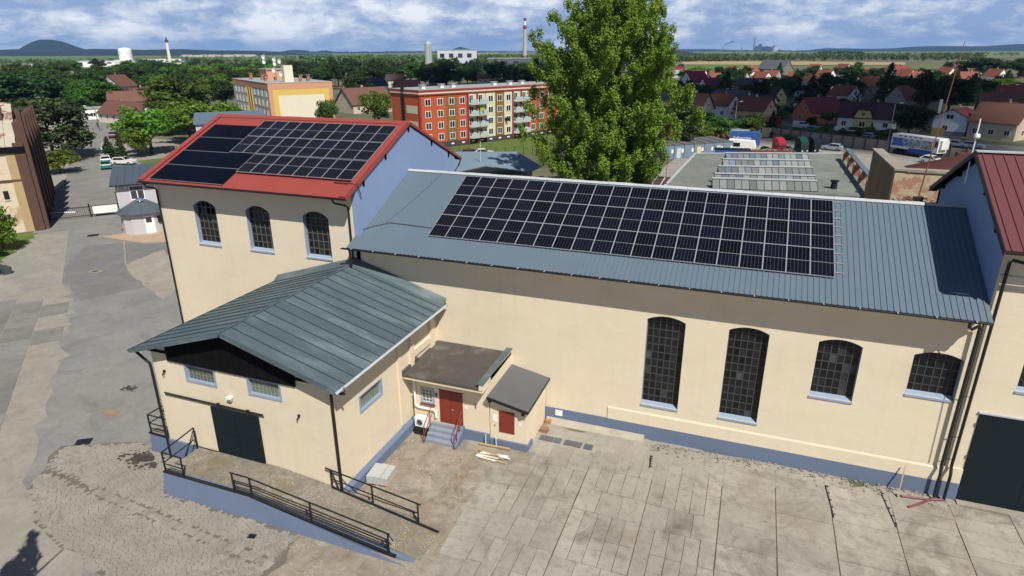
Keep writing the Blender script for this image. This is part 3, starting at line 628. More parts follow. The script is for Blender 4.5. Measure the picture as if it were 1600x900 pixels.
# ================================================================ WAREHOUSE WITH ZINC ROOF (projects from the hall)
wh = thing('loading_warehouse', 'cream warehouse wing with weathered zinc gable roof and dark sliding door', 'warehouse', (-21.4, -10.2, 0))
ZS = (8.2 - 6.4) / 5.95
zz = lambda x: 8.2 - abs(x + 21.4) * ZS
def gb(o, x0, w, h): return None
wins = [(-24.66, -22.74), (-20.86, -18.92)]
holed('wall', [(-26.7, 0), (-16.22, 0), (-16.22, 6.55), (-21.4, 7.95), (-26.7, 6.55)], [[(a, 4.86), (b, 4.86), (b, 5.82), (a, 5.82)] for a, b in wins], .4, FR((0, -10.05, 0), (1, 0, 0), (0, 0, 1), (0, -1, 0)), M['plaster'], wh)
for a, b in wins: glass_block_window(wh, (a, -10.25, 4.86), (1, 0, 0), (0, -1, 0), b - a, .96, 8, 5, M['reveal'])
holed('wall', [(-9.85, 0), (0, 0), (0, 6.5), (-9.85, 6.5)], [[(-8.2, 3.6), (-6.15, 3.6), (-6.15, 4.55), (-8.2, 4.55)]], .4, FR((-16.42, 0, 0), (0, 1, 0), (0, 0, 1), (1, 0, 0)), M['plaster'], wh)
glass_block_window(wh, (-16.22, -8.2, 3.6), (0, 1, 0), (1, 0, 0), 2.05, .95, 9, 5, M['reveal'])
MB().box(-26.7, -26.3, -9.85, 0, 0, 6.5).build('wall', M['plaster'], wh)
# pilasters and recess at the far end of the right wall
MB().box(-16.22, -16.08, -3.35, -2.95, 2, 6.45).box(-16.22, -16.08, -1.0, -.5, 2, 6.45).box(-16.22, -16.1, -2.95, -1.0, 5.9, 6.45).box(-16.22, -16.1, -2.95, -1.0, 4.2, 4.6).box(-16.22, -16.14, -4.6, -4.3, .8, 6.45).build('pilaster', M['plaster'], wh)
MB().extrude([(-26.72, -10.40, 0), (-26.72, -10.27, 0), (-26.72, -10.27, 1.12), (-26.72, -10.38, 1.12)], (2.1, 0, 0)).build('plinth', M['plinthblue'], wh)
MB().extrude([(-16.22, -10.26, -.1), (-15.98, -10.26, -.1), (-16.0, -10.26, .50), (-16.22, -10.26, .66)], (0, 6.7, 0)).build('plinth', M['plinthblue'], wh)
MB().box(-16.4, -15.98, -3.55, -3.36, -.1, .7).build('plinth', M['plinthblue'], wh)
# black boarded gable, overhang shade darkened into the boards
gbm = MB()
for k in range(50):
    x = -25.62 + k * .152
    top_ = min(zz(x), zz(x + .14)) - .16
    MB().box(x, x + .145, -10.34 - (k % 2) * .012, -10.262, 5.86, top_).build('gable_board', M['black'], wh)
MB().box(-26.9, -15.9, -10.32, -10.27, 6.2, 6.32).build('gable_beam', M['black'], wh)
# roof: single panels between standing seams
vl = Vector((-1, 0, -ZS)).normalized(); LL = 5.95 * math.sqrt(1 + ZS * ZS)
pw = 10.75 / 15
for side in (-1, 1):
    v = Vector((side, 0, -ZS)).normalized(); n = Vector((side * ZS, 0, 1)).normalized()
    for k in range(15):
        y0 = -10.87 + k * pw
        o = Vector((-21.4, y0, 8.2)); b = MB().frame_box(o - n * .05, v * LL, Vector((0, pw - .012, 0)), n * (.05 + (k % 3) * .003))
        p = b.build('roof_panel', M['zinc'], wh)
    sm = MB()
    for k in range(16): sm.frame_box(Vector((-21.4, -10.885 + k * pw, 8.2)) + n * .005, v * (LL + .005), Vector((0, .022, 0)), n * .045)
    sm.build('standing_seams', M['zincshadow'], wh)
    # fascia along verge
    MB().frame_box(Vector((-21.4, -10.9, 8.2)) - n * .17, v * LL, Vector((0, .025, 0)), n * .20).build('verge_board', M['zinc'], wh)
    MB().frame_box(Vector((-21.4, -10.87, 8.2)) - n * .12, v * LL, Vector((0, 10.7, 0)), n * .05).build('soffit', M['black'], wh)
    for q in (.22, .5, .78):
        c = Vector((-21.4, -10.8, 8.2)) + v * LL * q - n * .2; MB().box(c.x - .07, c.x + .07, -10.8, -10.3, c.z - .08, c.z + .06).build('purlin_end', M['black'], wh)
MB().bar((-21.4, -10.88, 8.22), (-21.4, -.1, 8.22), .12, .05).build('ridge_cap', M['zinc'], wh)
for side in (-1, 1):
    v = Vector((side, 0, -ZS)).normalized()
    MB().frame_box(Vector((-21.4, -.5, 8.2)), v * LL, Vector((0, .45, .28)), Vector((0, 0, .03))).build('wall_flashing', M['zinc'], wh)
gutter(wh, (-15.38, -10.85, 6.36), (-15.38, -.2, 6.36), .09, M['flash']); gutter(wh, (-27.42, -10.85, 6.36), (-27.42, -.2, 6.36), .09)
MB().tube([(-15.4, -10.3, 6.3), (-15.4, -10.3, 6.02), (-16.05, -10.38, 5.98), (-16.06, -10.38, 5.85), (-16.06, -10.38, .8), (-16.0, -10.42, .55), (-15.9, -10.45, .4)], .07, 8).build('downpipe', M['darkmetal'], wh)
MB().tube([(-27.4, -10.5, 6.3), (-27.35, -10.5, 6.1), (-27.1, -10.45, 5.85), (-26.75, -10.4, 5.55), (-26.72, -10.4, 5.3), (-26.72, -10.4, .1)], .07, 8).build('downpipe', M['darkmetal'], wh)
# sliding door with rail
sd = MB().box(-23.34, -20.46, -10.36, -10.28, 1.16, 3.76).build('sliding_door', M['gate'], wh, label='dark sliding door')
MB().box(-23.3, -20.5, -10.375, -10.36, 2.42, 2.48).box(-21.93, -21.87, -10.375, -10.36, 1.2, 3.72).build('door_brace', M['gate'], sd)
MB().bar((-26.25, -10.36, 3.98), (-20.1, -10.36, 3.98), .04, .05).bar((-26.25, -10.33, 3.88), (-20.1, -10.33, 3.88), .03, .03).build('door_rail', M['darkmetal'], wh)
for x in (-22.75, -20.95): MB().box(x - .08, x + .08, -10.42, -10.37, 3.74, 4.1).build('door_hanger', M['darkmetal'], sd)
MB().box(-20.5, -20.42, -10.42, -10.36, 2.2, 2.5).build('handle', M['darkmetal'], sd)
for x, z in ((-26.0, 5.2), (-18.05, 4.35)): MB().box(x - .05, x + .05, -10.34, -10.26, z - .05, z + .05).bar((x, -10.3, z), (x - .06, -10.4, z - .2), .05).build('wall_bracket', M['darkmetal'], wh)
lm = MB().box(-22.08, -21.85, -10.5, -10.27, 4.5, 4.6).build('wall_lamp', M['white'], wh); MB().box(-22.02, -21.9, -10.42, -10.28, 4.36, 4.5).build('lamp_glass', M['alu'], lm)
# ================================================================ RAMP
ramp = thing('loading_ramp', 'blue grey painted concrete loading ramp rising to the dark sliding door', 'ramp', (-18, -11.4, 0))
MB().extrude([(-24.65, -12.5, -.1), (-24.65, -12.5, 1.1), (-19.6, -12.5, 1.1), (-11.2, -12.5, .0), (-11.2, -12.5, -.1)], (0, .25, 0)).extrude([(-24.67, -12.8, -.1), (-24.67, -12.5, 1.06), (-24.67, -12.45, 1.06), (-24.67, -12.45, -.1)], (.1, 0, 0)).build('front_wall', M['plinthblue'], ramp)
fw_ = MB(); fw_.v = [(-24.66, -12.76, -.1), (-19.6, -12.76, -.1), (-11.2, -12.8, -.1), (-24.66, -12.53, 1.08), (-19.6, -12.53, 1.08), (-11.2, -12.78, .0)]; fw_.f = [(0, 1, 4, 3), (1, 2, 5, 4)]; fw_.m = [0, 0]; fw_.build('front_face', M['plinthblue'], ramp)
MB().extrude([(-24.62, -12.26, -.05), (-24.62, -12.26, 1.12), (-19.6, -12.26, 1.12), (-16.6, -12.26, .83), (-11.0, -12.26, .015), (-11.0, -12.26, -.05)], (0, 1.98, 0)).build('deck', M['ramp'], ramp)
MB().bar((-24.68, -12.47, 1.13), (-19.6, -12.47, 1.13), .16, .05).bar((-19.6, -12.47, 1.13), (-12.0, -12.52, .13), .14, .05).build('edge_angle', M['darkmetal'], ramp)
MB().box(-24.66, -24.55, -12.5, -10.36, -.1, 1.10).build('end_wall', M['plinthblue'], ramp)
MB().bar((-16.6, -10.4, .86), (-11.0, -10.55, .06), .1, .06).build('edge_angle', M['darkmetal'], ramp)
MB().box(-25.0, -23.4, -10.37, -10.34, 1.1, 1.16).build('door_track', M['darkmetal'], ramp)
def railing(lab, posts, rails, group='black steel railings of the loading ramp', braces=()):
    t = thing('railing', lab, 'railing', posts[0][0], 0, group)
    for a, b in posts: MB().bar(a, b, .06).build('post', M['darkmetal'], t)
    for a, b, w in rails: MB().bar(a, b, w).build('rail', M['darkmetal'], t)
    for a, b in braces: MB().bar(a, b, .035).build('brace', M['darkmetal'], t)
    return t
P3 = lambda x, y, z: (x, y, z)
railing('black corner railing on the left end of the ramp deck', [((-24.6, -12.44, 1.1), (-24.6, -12.44, 2.18)), ((-23.45, -12.44, 1.1), (-23.45, -12.44, 2.16)), ((-24.6, -10.5, 1.1), (-24.6, -10.5, 2.35))],
        [((-24.63, -12.44, 2.18), (-23.42, -12.44, 2.16), .05), ((-24.6, -12.44, 1.55), (-23.45, -12.44, 1.53), .04), ((-24.6, -12.44, 1.3), (-23.45, -12.44, 1.28), .03), ((-24.6, -12.44, 2.18), (-24.6, -10.5, 2.35), .05), ((-24.6, -12.44, 1.6), (-24.6, -10.5, 1.72), .04)], braces=[((-24.6, -11.2, 1.15), (-24.6, -10.55, 2.2))])
rp = lambda x, h: (x, -12.47, (1.13 if x < -19.6 else 1.13 - (x + 19.6) * .1316) + h)
railing('long black railing sloping down the front edge of the ramp', [(rp(x, 0), rp(x, .98)) for x in (-20.4, -19.4, -16.2, -12.35)],
        [(rp(-20.5, .98), rp(-19.5, .98), .05), (rp(-19.5, .98), rp(-12.25, .98), .05), (rp(-20.4, .5), rp(-19.4, .5), .04), (rp(-19.4, .5), rp(-12.35, .5), .04), (rp(-20.4, .22), rp(-19.4, .22), .035), (rp(-19.4, .22), rp(-12.35, .22), .035)], braces=[(rp(-12.35, .98), (-12.1, -12.47, .85)), (rp(-16.5, .5), rp(-16.2, .25)), (rp(-12.7, .5), rp(-12.35, .1)), (rp(-20.1, .5), rp(-20.4, .2))])
rq = lambda x, h: (x, -10.42 - (x + 16.6) * .02, .86 - max(0, x + 16.6) * .125 + h)
railing('black railing along the inner edge of the ramp by the wall corner', [(rq(x, 0), rq(x, 1.0)) for x in (-16.55, -14.35, -12.0)], [(rq(-16.85, 1.02), rq(-11.85, 1.0), .05), (rq(-16.55, .5), rq(-12.0, .48), .04)], braces=[(rq(-16.2, .1), rq(-16.5, .95)), (rq(-12.35, .48), rq(-12.0, .1))])
# little platform at the left side
pl = thing('side_platform', 'small blue walled loading platform at the left corner of the warehouse', 'platform', (-27.4, -8, 0))
MB().extrude([(-28.15, -10.35, -.1), (-26.72, -10.35, -.1), (-26.72, -10.25, 1.08), (-28.1, -10.25, 1.08)], (0, 5.2, 0)).build('wall', M['plinthblue'], pl)
MB().box(-28.16, -26.72, -10.28, -5.0, 1.085, 1.15).build('deck', M['ramp'], pl)
MB().bar((-28.14, -10.26, 1.15), (-26.75, -10.26, 1.15), .1, .05).build('edge_angle', M['darkmetal'], pl)
railing('small black railing on the left side platform of the warehouse', [((-28.05, -10.2, 1.15), (-28.05, -10.2, 2.2)), ((-28.05, -7.8, 1.15), (-28.05, -7.8, 2.2))], [((-28.05, -10.2, 2.2), (-26.75, -10.2, 2.2), .05), ((-28.05, -10.2, 1.7), (-26.75, -10.2, 1.7), .04), ((-28.05, -10.2, 1.4), (-26.75, -10.2, 1.4), .04), ((-28.05, -10.2, 2.2), (-28.05, -7.8, 2.2), .05), ((-28.05, -10.2, 1.7), (-28.05, -7.8, 1.7), .04)])
MB().box(-27.9, -26.9, -8.5, -7.5, 1.15, 1.6).build('crate_base', M['darkmetal'], pl)
# ================================================================ ENTRANCE EXTENSION
en = thing('entrance_extension', 'low cream entrance extension with flat brown felt roof and red double door', 'extension', (-13.8, -3.4, 0))
yF = -3.4
holed('wall', [(-16.05, .0), (-11.5, .0), (-11.5, 3.72), (-16.05, 3.72)], [[(-15.58, 1.75), (-14.74, 1.75), (-14.74, 2.74), (-15.58, 2.74)], [(-14.44, .72), (-13.04, .72), (-13.04, 2.74), (-14.44, 2.74)]], .3, FR((0, yF + .15, 0), (1, 0, 0), (0, 0, 1), (0, -1, 0)), M['plaster'], en)
MB().box(-11.8, -11.5, yF + .3, 0, 0, 3.95).build('wall', M['plaster'], en)
MB().box(-12.98, -11.45, yF - .1, yF - .005, -.1, .62).build('plinth', M['plinthblue'], en)
for k, x in enumerate((-14.44, -13.735)):
    d = MB().box(x + .004, x + .695, yF - .02, yF + .04, .74, 2.73).build('door_leaf', M['doorred'], en)
    MB().box(x + .02, x + .68, yF - .026, yF - .018, 1.72, 1.75).build('rail', M['doorred'], d)
    if k: MB().box(x + .05, x + .09, yF - .07, yF - .02, 1.62, 1.68).bar((x + .07, yF - .07, 1.65), (x + .18, yF - .07, 1.65), .025).build('handle', M['alu'], d)
MB().box(-14.5, -12.98, yF - .004, yF + .1, 2.742, 2.79).build('door_frame', M['doorred'], en)
w = MB()
for (a, b, c, d) in ((-15.58, -15.48, 1.75, 2.74), (-14.84, -14.74, 1.75, 2.74), (-15.48, -14.84, 2.64, 2.74), (-15.48, -14.84, 1.75, 1.84)): w.box(a, b, yF - .03, yF + .1, c, d)
w = w.build('window', M['reveal'], en)
MB().box(-15.6, -14.7, yF - .1, yF - .02, 1.66, 1.74).build('sill', M['hose'], w)
b = MB()
for i in range(4): b.box(-15.48 + i * .2 + .0, -15.46 + i * .2, yF - .01, yF + .01, 1.84, 2.64)
for j in range(5): b.box(-15.48, -14.84, yF - .013, yF + .008, 1.84 + j * .19, 1.857 + j * .19)
b.build('bars', M['white'], w); MB().box(-15.48, -14.84, yF + .05, yF + .07, 1.84, 2.64).build('pane', M['glassblk'], w)
MB().extrude([(-16.2, -4.25, 3.66), (-16.2, 0, 3.8), (-16.2, 0, 3.92), (-16.2, -4.25, 3.78)], (4.5, 0, 0)).build('roof', M['felt'], en)
MB().box(-16.2, -11.5, -4.2, -3.42, 3.5, 3.66).build('eave_slab', M['plaster'], en)
MB().extrude([(-11.7, -4.25, 3.66), (-11.7, -.02, 3.8), (-11.7, -.02, 4.15), (-11.7, -4.25, 4.02)], (.2, 0, 0)).build('parapet', M['plaster'], en)
for y0, y1, mt in ((-4.3, -2.3, 'winered'), (-2.29, -.02, 'zinc')):
    z0 = 4.03 + (y0 + 4.25) * .03; MB().extrude([(-11.78, y0, z0), (-11.78, y1, z0 + .06), (-11.78, y1, z0 + .1), (-11.78, y0, z0 + .04)], (.36, 0, 0)).build('coping', M['zinc'], en)
MB().box(-16.24, -16.1, -4.25, -3.0, 3.78, 3.95).box(-16.25, -16.05, -3.0, -2.6, 3.8, 4.05).build('roof_upstand', M['felt'], en)
MB().tube([(-15.9, -3.5, 3.5), (-15.9, -3.5, 1.55), (-15.7, -3.5, 1.45), (-14.75, -3.5, 1.45), (-14.65, -3.5, 1.3), (-14.65, -3.5, 1.0)], .06, 7).build('drain_pipe', M['white'], en)
MB().box(-14.68, -14.56, yF - .025, yF - .004, 2.3, 2.5).build('number_plate', mat('blue_plate', (.05, .06, .25), .4, .02), en)
MB().box(-12.92, -12.78, yF - .02, yF - .004, 1.85, 2.05).build('notice', M['white'], en); MB().poly([(-12.93, yF - .012, 2.12), (-12.77, yF - .012, 2.12), (-12.85, yF - .012, 2.32)]).build('warning_triangle', mat('warning_yellow', (.6, .55, .08), .5, .02), en)
MB().bar((-12.3, yF - .03, 2.3), (-12.25, yF - .05, 2.05), .03).build('wall_hook', M['darkmetal'], en)
# steps
stp = thing('entrance_steps', 'blue grey concrete steps leading up to the red double door', 'steps', (-14, -4, 0))
for k in range(4): MB().box(-14.9, -13.15, -4.5 + k * .28, yF - .105, k * .18 - .05, (k + 1) * .18).build('step', M['stepgrey'], stp)
MB().extrude([(-13.148, -4.6, -.05), (-13.148, -4.6, .12), (-13.148, -3.6, .76), (-13.148, -3.41, .76), (-13.148, -3.41, -.05)], (.2, 0, 0)).build('cheek_wall', M['plinthblue'], stp)
for x, lab in ((-14.85, 'rust red handrail on the left of the entrance steps'), (-13.05, 'rust red handrail on the right of the entrance steps')):
    t = thing('handrail', lab, 'handrail', (x, -4.5, 0), 0, 'red handrails of the entrance steps')
    MB().tube([(x, -4.62, .05), (x, -4.6, .95), (x, -4.45, 1.12), (x, -3.75, 1.65), (x, -3.55, 1.75)], .025, 6).build('rail', M['railred'], t)
    MB().tube([(x, -4.6, .5), (x, -3.55, 1.28)], .022, 6).build('rail', M['railred'], t)
    MB().tube([(x, -3.85, .72), (x, -3.85, 1.55)], .025, 6).build('post', M['railred'], t); MB().tube([(x, -4.6, .1), (x, -4.3, .3), (x, -4.25, .8)], .018, 5).build('brace', M['darkmetal'], t)
# air conditioner
ac = thing('air_conditioner', 'white air conditioner unit on a black stand left of the entrance steps', 'air conditioner', (-15.4, -3.8, 0))
MB().box(-15.75, -15.0, -3.95, -3.6, .5, 1.05).build('casing', M['white'], ac)
f = MB(); f.lathe([(.2, 0), (.2, .02), (.17, .02), (.17, 0)], 18); 
for v in range(len(f.v)): x, y, z = f.v[v]; f.v[v] = (-15.45 + x, -3.955 - z, .78 + y)
f.build('fan_grille', M['alu'], ac); MB().box(-15.6, -15.3, -3.954, -3.951, .62, .94).build('fan', M['mullion'], ac)
MB().box(-15.8, -14.95, -4.0, -3.55, .0, .48).build('stand', M['darkmetal'], ac)
# meter shed
sh = thing('meter_shed', 'small cream lean-to shed with grey felt roof and small red hatch', 'shed', (-10.4, -1.7, 0))
MB().extrude([(-11.45, -3.4, 0), (-9.4, -3.4, 0), (-9.4, -3.4, 2.55), (-11.45, -3.4, 3.0)], (0, .25, 0)).build('wall', M['plaster'], sh)
MB().extrude([(-9.65, -3.15, 0), (-9.4, -3.15, 0), (-9.4, -3.15, 2.5), (-9.65, -3.15, 2.55)], (0, 3.0, 0)).build('wall', M['plaster'], sh)
MB().frame_box((-11.48, -3.75, 2.98), (2.28, 0, -.46), (0, 3.73, .10), (0, 0, .10)).build('roof', M['feltgrey'], sh)
MB().frame_box((-11.49, -3.78, 2.93), (2.30, 0, -.46), (0, .05, 0), (0, 0, .16)).frame_box((-9.22, -3.75, 2.48), (.05, 0, 0), (0, 3.73, .1), (0, 0, .14)).build('fascia', M['darkmetal'], sh)
for x, z in ((-11.35, 2.86), (-9.5, 2.42)): MB().box(x - .08, x + .08, -3.72, -3.4, z - .12, z).build('rafter_end', M['darkmetal'], sh)
h = MB().box(-10.92, -10.06, -3.44, -3.402, .90, 2.18).build('hatch', M['doorred'], sh); MB().box(-10.88, -10.82, -3.47, -3.44, 1.3, 1.42).build('handle', M['darkmetal'], h)
MB().box(-11.3, -11.02, -3.43, -3.402, 1.45, 1.85).build('meter_box', M['white'], sh); MB().box(-11.2, -11.13, -3.44, -3.402, 1.2, 1.3).build('key_box', M['wood'], sh); MB().box(-9.82, -9.68, -3.415, -3.402, 1.45, 1.65).build('notice', M['white'], sh)
MB().box(-11.449, -9.35, -3.52, -3.41, -.1, .42).box(-9.395, -9.3, -3.4, -2.6, -.1, .3).build('plinth', M['plinthblue'], sh)
# things lying about
t = thing('wrapped_pallet', 'pallet of goods wrapped in white foil on the rough concrete', 'pallet', (-15.35, -8.15, 0), .12)
b = MB()
for k in range(3): b.box(-.55 + k * .37, -.55 + k * .37 + .36, -.55, .55, .14, .52 + (k % 2) * .03)
b.build('wrapped_load', M['wrap'], t, True); b = MB()
for k in range(5): b.box(-.58, .58, -.55 + k * .25, -.44 + k * .25, .1, .135)
b.build('deck_boards', M['wood'], t, True); MB().box(-.56, -.46, -.55, .55, 0, .1).box(-.05, .05, -.55, .55, 0, .1).box(.46, .56, -.55, .55, 0, .1).build('bearers', M['wood'], t, True)
props(MB().bar((8.44, -.84, .02), (8.59, -.2, 1.42), .05).build('timber_batten', M['wood']), 'raw timber batten leaning on the blue base at the right', 'batten')
props(MB().tube([(10.0, -.4, .1), (9.6, -.75, .06), (9.2, -1.15, .08), (8.75, -1.5, .07)], .055, 7).build('drain_hose', M['hose']), 'wine red drain hose curving out from the two downpipes', 'hose', 'wine red drain hoses')
props(MB().tube([(10.35, -.4, .1), (9.8, -.55, .06), (8.6, -.72, .06)], .055, 7).build('drain_hose', M['hose']), 'straight wine red drain hose lying along the foot of the wall', 'hose', 'wine red drain hoses')
props(MB().box(-9.28, -8.95, -.5, -.28, 0, .22).build('terracotta_block', M['terracotta']), 'single terracotta block against the footing beside the shed', 'block', 'terracotta blocks')
props(MB().box(-9.25, -8.85, -1.45, -1.1, 0, .22).build('terracotta_block', mat('dusty_brick', (.27, .13, .09), .9, .2)), 'dusty dark brick block lying in front of the terracotta one', 'block', 'terracotta blocks')
t = thing('scrap_board_pile', 'pile of broken white painted boards in front of the shed', 'rubble', (-11, -4.6, 0))
for k in range(7):
    a = rnd.uniform(-.25, .15); x = -11.75 + rnd.uniform(0, .3); y = -4.85 + k * .09
    MB().bar((x, y, .06 + k * .012), (x + rnd.uniform(.9, 1.7), y + a, .08 + k * .015), .09, .03).build('board', M['white'] if k % 3 else M['wood'], t)
MB().bar((-12.0, -3.75, .1), (-10.2, -3.66, .1), .1, .08).build('rail_board', M['wood'], t)
for x in (-11.6, -11.0): MB().bar((x, -3.7, .1), (x, -3.7, .75), .03).build('stake', M['white'], t)
for k, (x, w_) in enumerate(((-9.1, .8), (-8.3, .45), (-7.7, 1.0), (-6.6, .5))):
    props(MB().box(x, x + w_ - .05, -2.15, -1.7, .02, .05 + k * .003).build('steel_cover', M['feltgrey' if k % 2 == 0 else 'zinc']), ['wide dark steel cover plate at the left end of the row beside the shed', 'small grey cover plate second in the row beside the shed', 'long greenish cover plate third in the row beside the shed', 'small greenish cover plate at the right end of the row'][k], 'cover plate', 'cover plates in the yard')
for i, pts in enumerate(([(-3.1, -1.6), (-3.0, -2.6)], [(5.28, -1.1), (5.46, -3.5)], [(7.74, -.75), (8.0, -3.24)])):
    b = MB()
    (xa, ya), (xb, yb) = pts
    for k in range(14):
        f_ = k / 14; x = xa + (xb - xa) * f_; y = ya + (yb - ya) * f_
        b.box(x - .03, x + .03, y - .1, y + .06, .01, .034 + rnd.uniform(0, .008))
        if k % 3 == 0: b.box(x + .02, x + .11, y - .04, y + .02, .01, .045)
    props(b.build('sealant_joint', M['darkmetal']), ['black tar streak in the slab joint below the first tall window', 'ragged black joint strip in the slabs, left one', 'ragged black joint strip in the slabs near the leaning batten'][i], 'joint strip', 'ragged joint strips')
# ================================================================ RIGHT BUILDING
rb = thing('wine_roofed_building', 'cream building with wine red metal roof and big dark steel gate at the right edge', 'factory building', (20, 0, 0))
BS = 2.95 / 6.55; bx0 = 9.85
holed('wall', [(10.2, 0), (30, 0), (30, 12.7), (10.2, 12.7)], [[(10.95, .03), (16.5, .03), (16.5, 4.70), (10.95, 4.70)], arch(11.98, 13.8, 6.05, 8.6, .25)], .5, FR((0, .25, 0), (1, 0, 0), (0, 0, 1), (0, -1, 0)), M['plaster'], rb)
factory_window(rb, 11.98, 13.8, 6.05, 8.6, .25, 0, 6, 7)
MB().extrude([(10.2, .5, 0), (10.2, 11.6, 0), (10.2, 11.6, 12.6), (10.2, 5.5, 15.2), (10.2, .5, 12.9)], (.35, 0, 0)).build('gable_wall', M['gableblue'], rb, label='light blue gable wall above the hall roof')
MB().box(10.197, 10.204, -.005, .5, 9.7, 12.7).build('corner_strip', M['gableblue'], rb)
MB().box(10.2, 30, 11.2, 11.6, 0, 12.5).build('wall', M['plaster'], rb)
MB().box(10.152, 10.94, -.09, -.003, -.1, .92).build('plinth', M['plinthblue'], rb)
MB().box(10.152, 10.93, -.08, -.003, .922, 1.7).build('plinth_ledge', M['plaster'], rb)
g_ = MB().box(10.96, 13.3, -.06, .02, .06, 4.69).build('steel_gate_leaf', M['gate'], rb); MB().box(13.31, 16.49, -.06, .02, .06, 4.69).build('steel_gate_leaf', M['gate'], rb)
for z in (.6, 2.4, 4.1): MB().box(10.93, 11.03, -.1, -.06, z, z + .16).build('hinge', M['darkmetal'], g_)
MB().box(10.9, 16.55, -.09, -.005, 4.705, 4.78).build('gate_lintel', M['flash'], rb)
MB().box(10.95, 18, -.45, -.02, -.05, .05).build('threshold', M['apron'], rb)
rib_sheet('roof_sheet', (bx0, -1, 12.5), (1, 0, 0), (0, 1, BS), 22, 6.55 * math.sqrt(1 + BS * BS), .42, .04, .07, M['winered'], rb, .09)
rib_sheet('roof_sheet', (bx0, 12.1, 12.5), (1, 0, 0), (0, -1, BS), 22, 6.55 * math.sqrt(1 + BS * BS), .42, .04, .07, M['winered'], rb, .09)
MB().bar((bx0, 5.55, 15.5), (32, 5.55, 15.5), .42, .06).build('ridge_cap', M['flash'], rb)
MB().extrude([(bx0 - .03, -1.03, 12.3), (bx0 - .03, -1.03, 12.56), (bx0 - .03, 5.55, 15.52), (bx0 - .03, 12.13, 12.56), (bx0 - .03, 12.13, 12.3), (bx0 - .03, 5.55, 15.26)], (.05, 0, 0)).build('verge_board', M['darkmetal'], rb)
MB().extrude([(bx0 + .03, -.95, 12.4), (bx0 + .03, 5.55, 15.35), (bx0 + .03, 12.05, 12.4), (bx0 + .03, 12.05, 12.32), (bx0 + .03, 5.55, 15.27), (bx0 + .03, -.95, 12.32)], (.32, 0, 0)).build('soffit', M['black'], rb)
for y in (.6, 3.0, 8.2, 10.6): zq = 12.5 + (min(y, 11.1 - y) + 1) * BS; MB().box(bx0 + .0, 10.2, y - .08, y + .08, zq - .4, zq - .22).build('purlin_end', M['black'], rb)
gutter(rb, (bx0, -1.08, 12.44), (32, -1.08, 12.44))
MB().tube([(10.95, -1.08, 12.36), (10.95, -1.05, 12.1), (10.85, -.9, 11.98), (10.45, -.35, 11.95), (10.4, -.2, 11.8), (10.4, -.18, 1.85), (10.4, -.36, 1.5), (10.4, -.36, .1)], .07, 8).build('downpipe', M['darkmetal'], rb)
MB().bar((10.2, -.03, 11.2), (16, -.03, 11.0), .03).build('cable', M['flash'], rb)
for z in (3.4, 5.5, 2.2): MB().bar((10.0, -.2, z), (10.4, -.18, z), .025).build('pipe_clamp', M['darkmetal'], rb)
mast = thing('antenna_mast', 'short white mast with round antenna on the ridge corner of the wine red roof', 'antenna', (9.95, 6.4, 14))
MB().tube([(9.95, 6.4, 13.8), (9.95, 6.4, 16.9)], .03, 6).build('pole', M['white'], mast); MB().lathe([(0, 16.0), (.12, 16.02), (.14, 16.08), (.12, 16.2), (0, 16.22)], 12, (9.95, 6.3, 0)).build('antenna_dome', M['white'], mast)
# ================================================================ vegetation kit
def leaf_mat(name, c1, c2, dark):
    m = bpy.data.materials.new(name); m.use_nodes = True; t = m.node_tree; t.nodes.remove(t.nodes['Principled BSDF']); o = t.nodes['Material Output']
    g = t.nodes.new('ShaderNodeNewGeometry'); oi = t.nodes.new('ShaderNodeObjectInfo')
    a = t.nodes.new('ShaderNodeMix'); a.data_type = 'RGBA'; t.links.new(g.outputs['Random Per Island'], a.inputs[0]); a.inputs[6].default_value = (*c1, 1); a.inputs[7].default_value = (*c2, 1)
    n = t.nodes.new('ShaderNodeTexNoise'); n.inputs['Scale'].default_value = .35; n.inputs['Detail'].default_value = 3; t.links.new(g.outputs['Position'], n.inputs['Vector'])
    r = t.nodes.new('ShaderNodeMapRange'); r.inputs[1].default_value = .42; r.inputs[2].default_value = .62; r.inputs[3].default_value = 0; r.inputs[4].default_value = .6; t.links.new(n.outputs[0], r.inputs[0])
    b = t.nodes.new('ShaderNodeMix'); b.data_type = 'RGBA'; t.links.new(r.outputs[0], b.inputs[0]); t.links.new(a.outputs[2], b.inputs[6]); b.inputs[7].default_value = (*dark, 1)
    h = t.nodes.new('ShaderNodeHueSaturation'); t.links.new(b.outputs[2], h.inputs['Color'])
    mm = t.nodes.new('ShaderNodeMath'); mm.operation = 'MULTIPLY_ADD'; t.links.new(oi.outputs['Random'], mm.inputs[0]); mm.inputs[1].default_value = .6; mm.inputs[2].default_value = .8; t.links.new(mm.outputs[0], h.inputs['Value'])
    m2 = t.nodes.new('ShaderNodeMath'); m2.operation = 'MULTIPLY_ADD'; t.links.new(oi.outputs['Random'], m2.inputs[0]); m2.inputs[1].default_value = .06; m2.inputs[2].default_value = .465; t.links.new(m2.outputs[0], h.inputs['Hue'])
    d = t.nodes.new('ShaderNodeBsdfPrincipled'); d.inputs['Roughness'].default_value = .55; d.inputs['Specular IOR Level'].default_value = .25; tr = t.nodes.new('ShaderNodeBsdfTranslucent')
    t.links.new(h.outputs[0], d.inputs['Base Color']); t.links.new(h.outputs[0], tr.inputs[0])
    x = t.nodes.new('ShaderNodeMixShader'); x.inputs[0].default_value = .34; t.links.new(d.outputs[0], x.inputs[1]); t.links.new(tr.outputs[0], x.inputs[2]); t.links.new(x.outputs[0], o.inputs[0]); return m
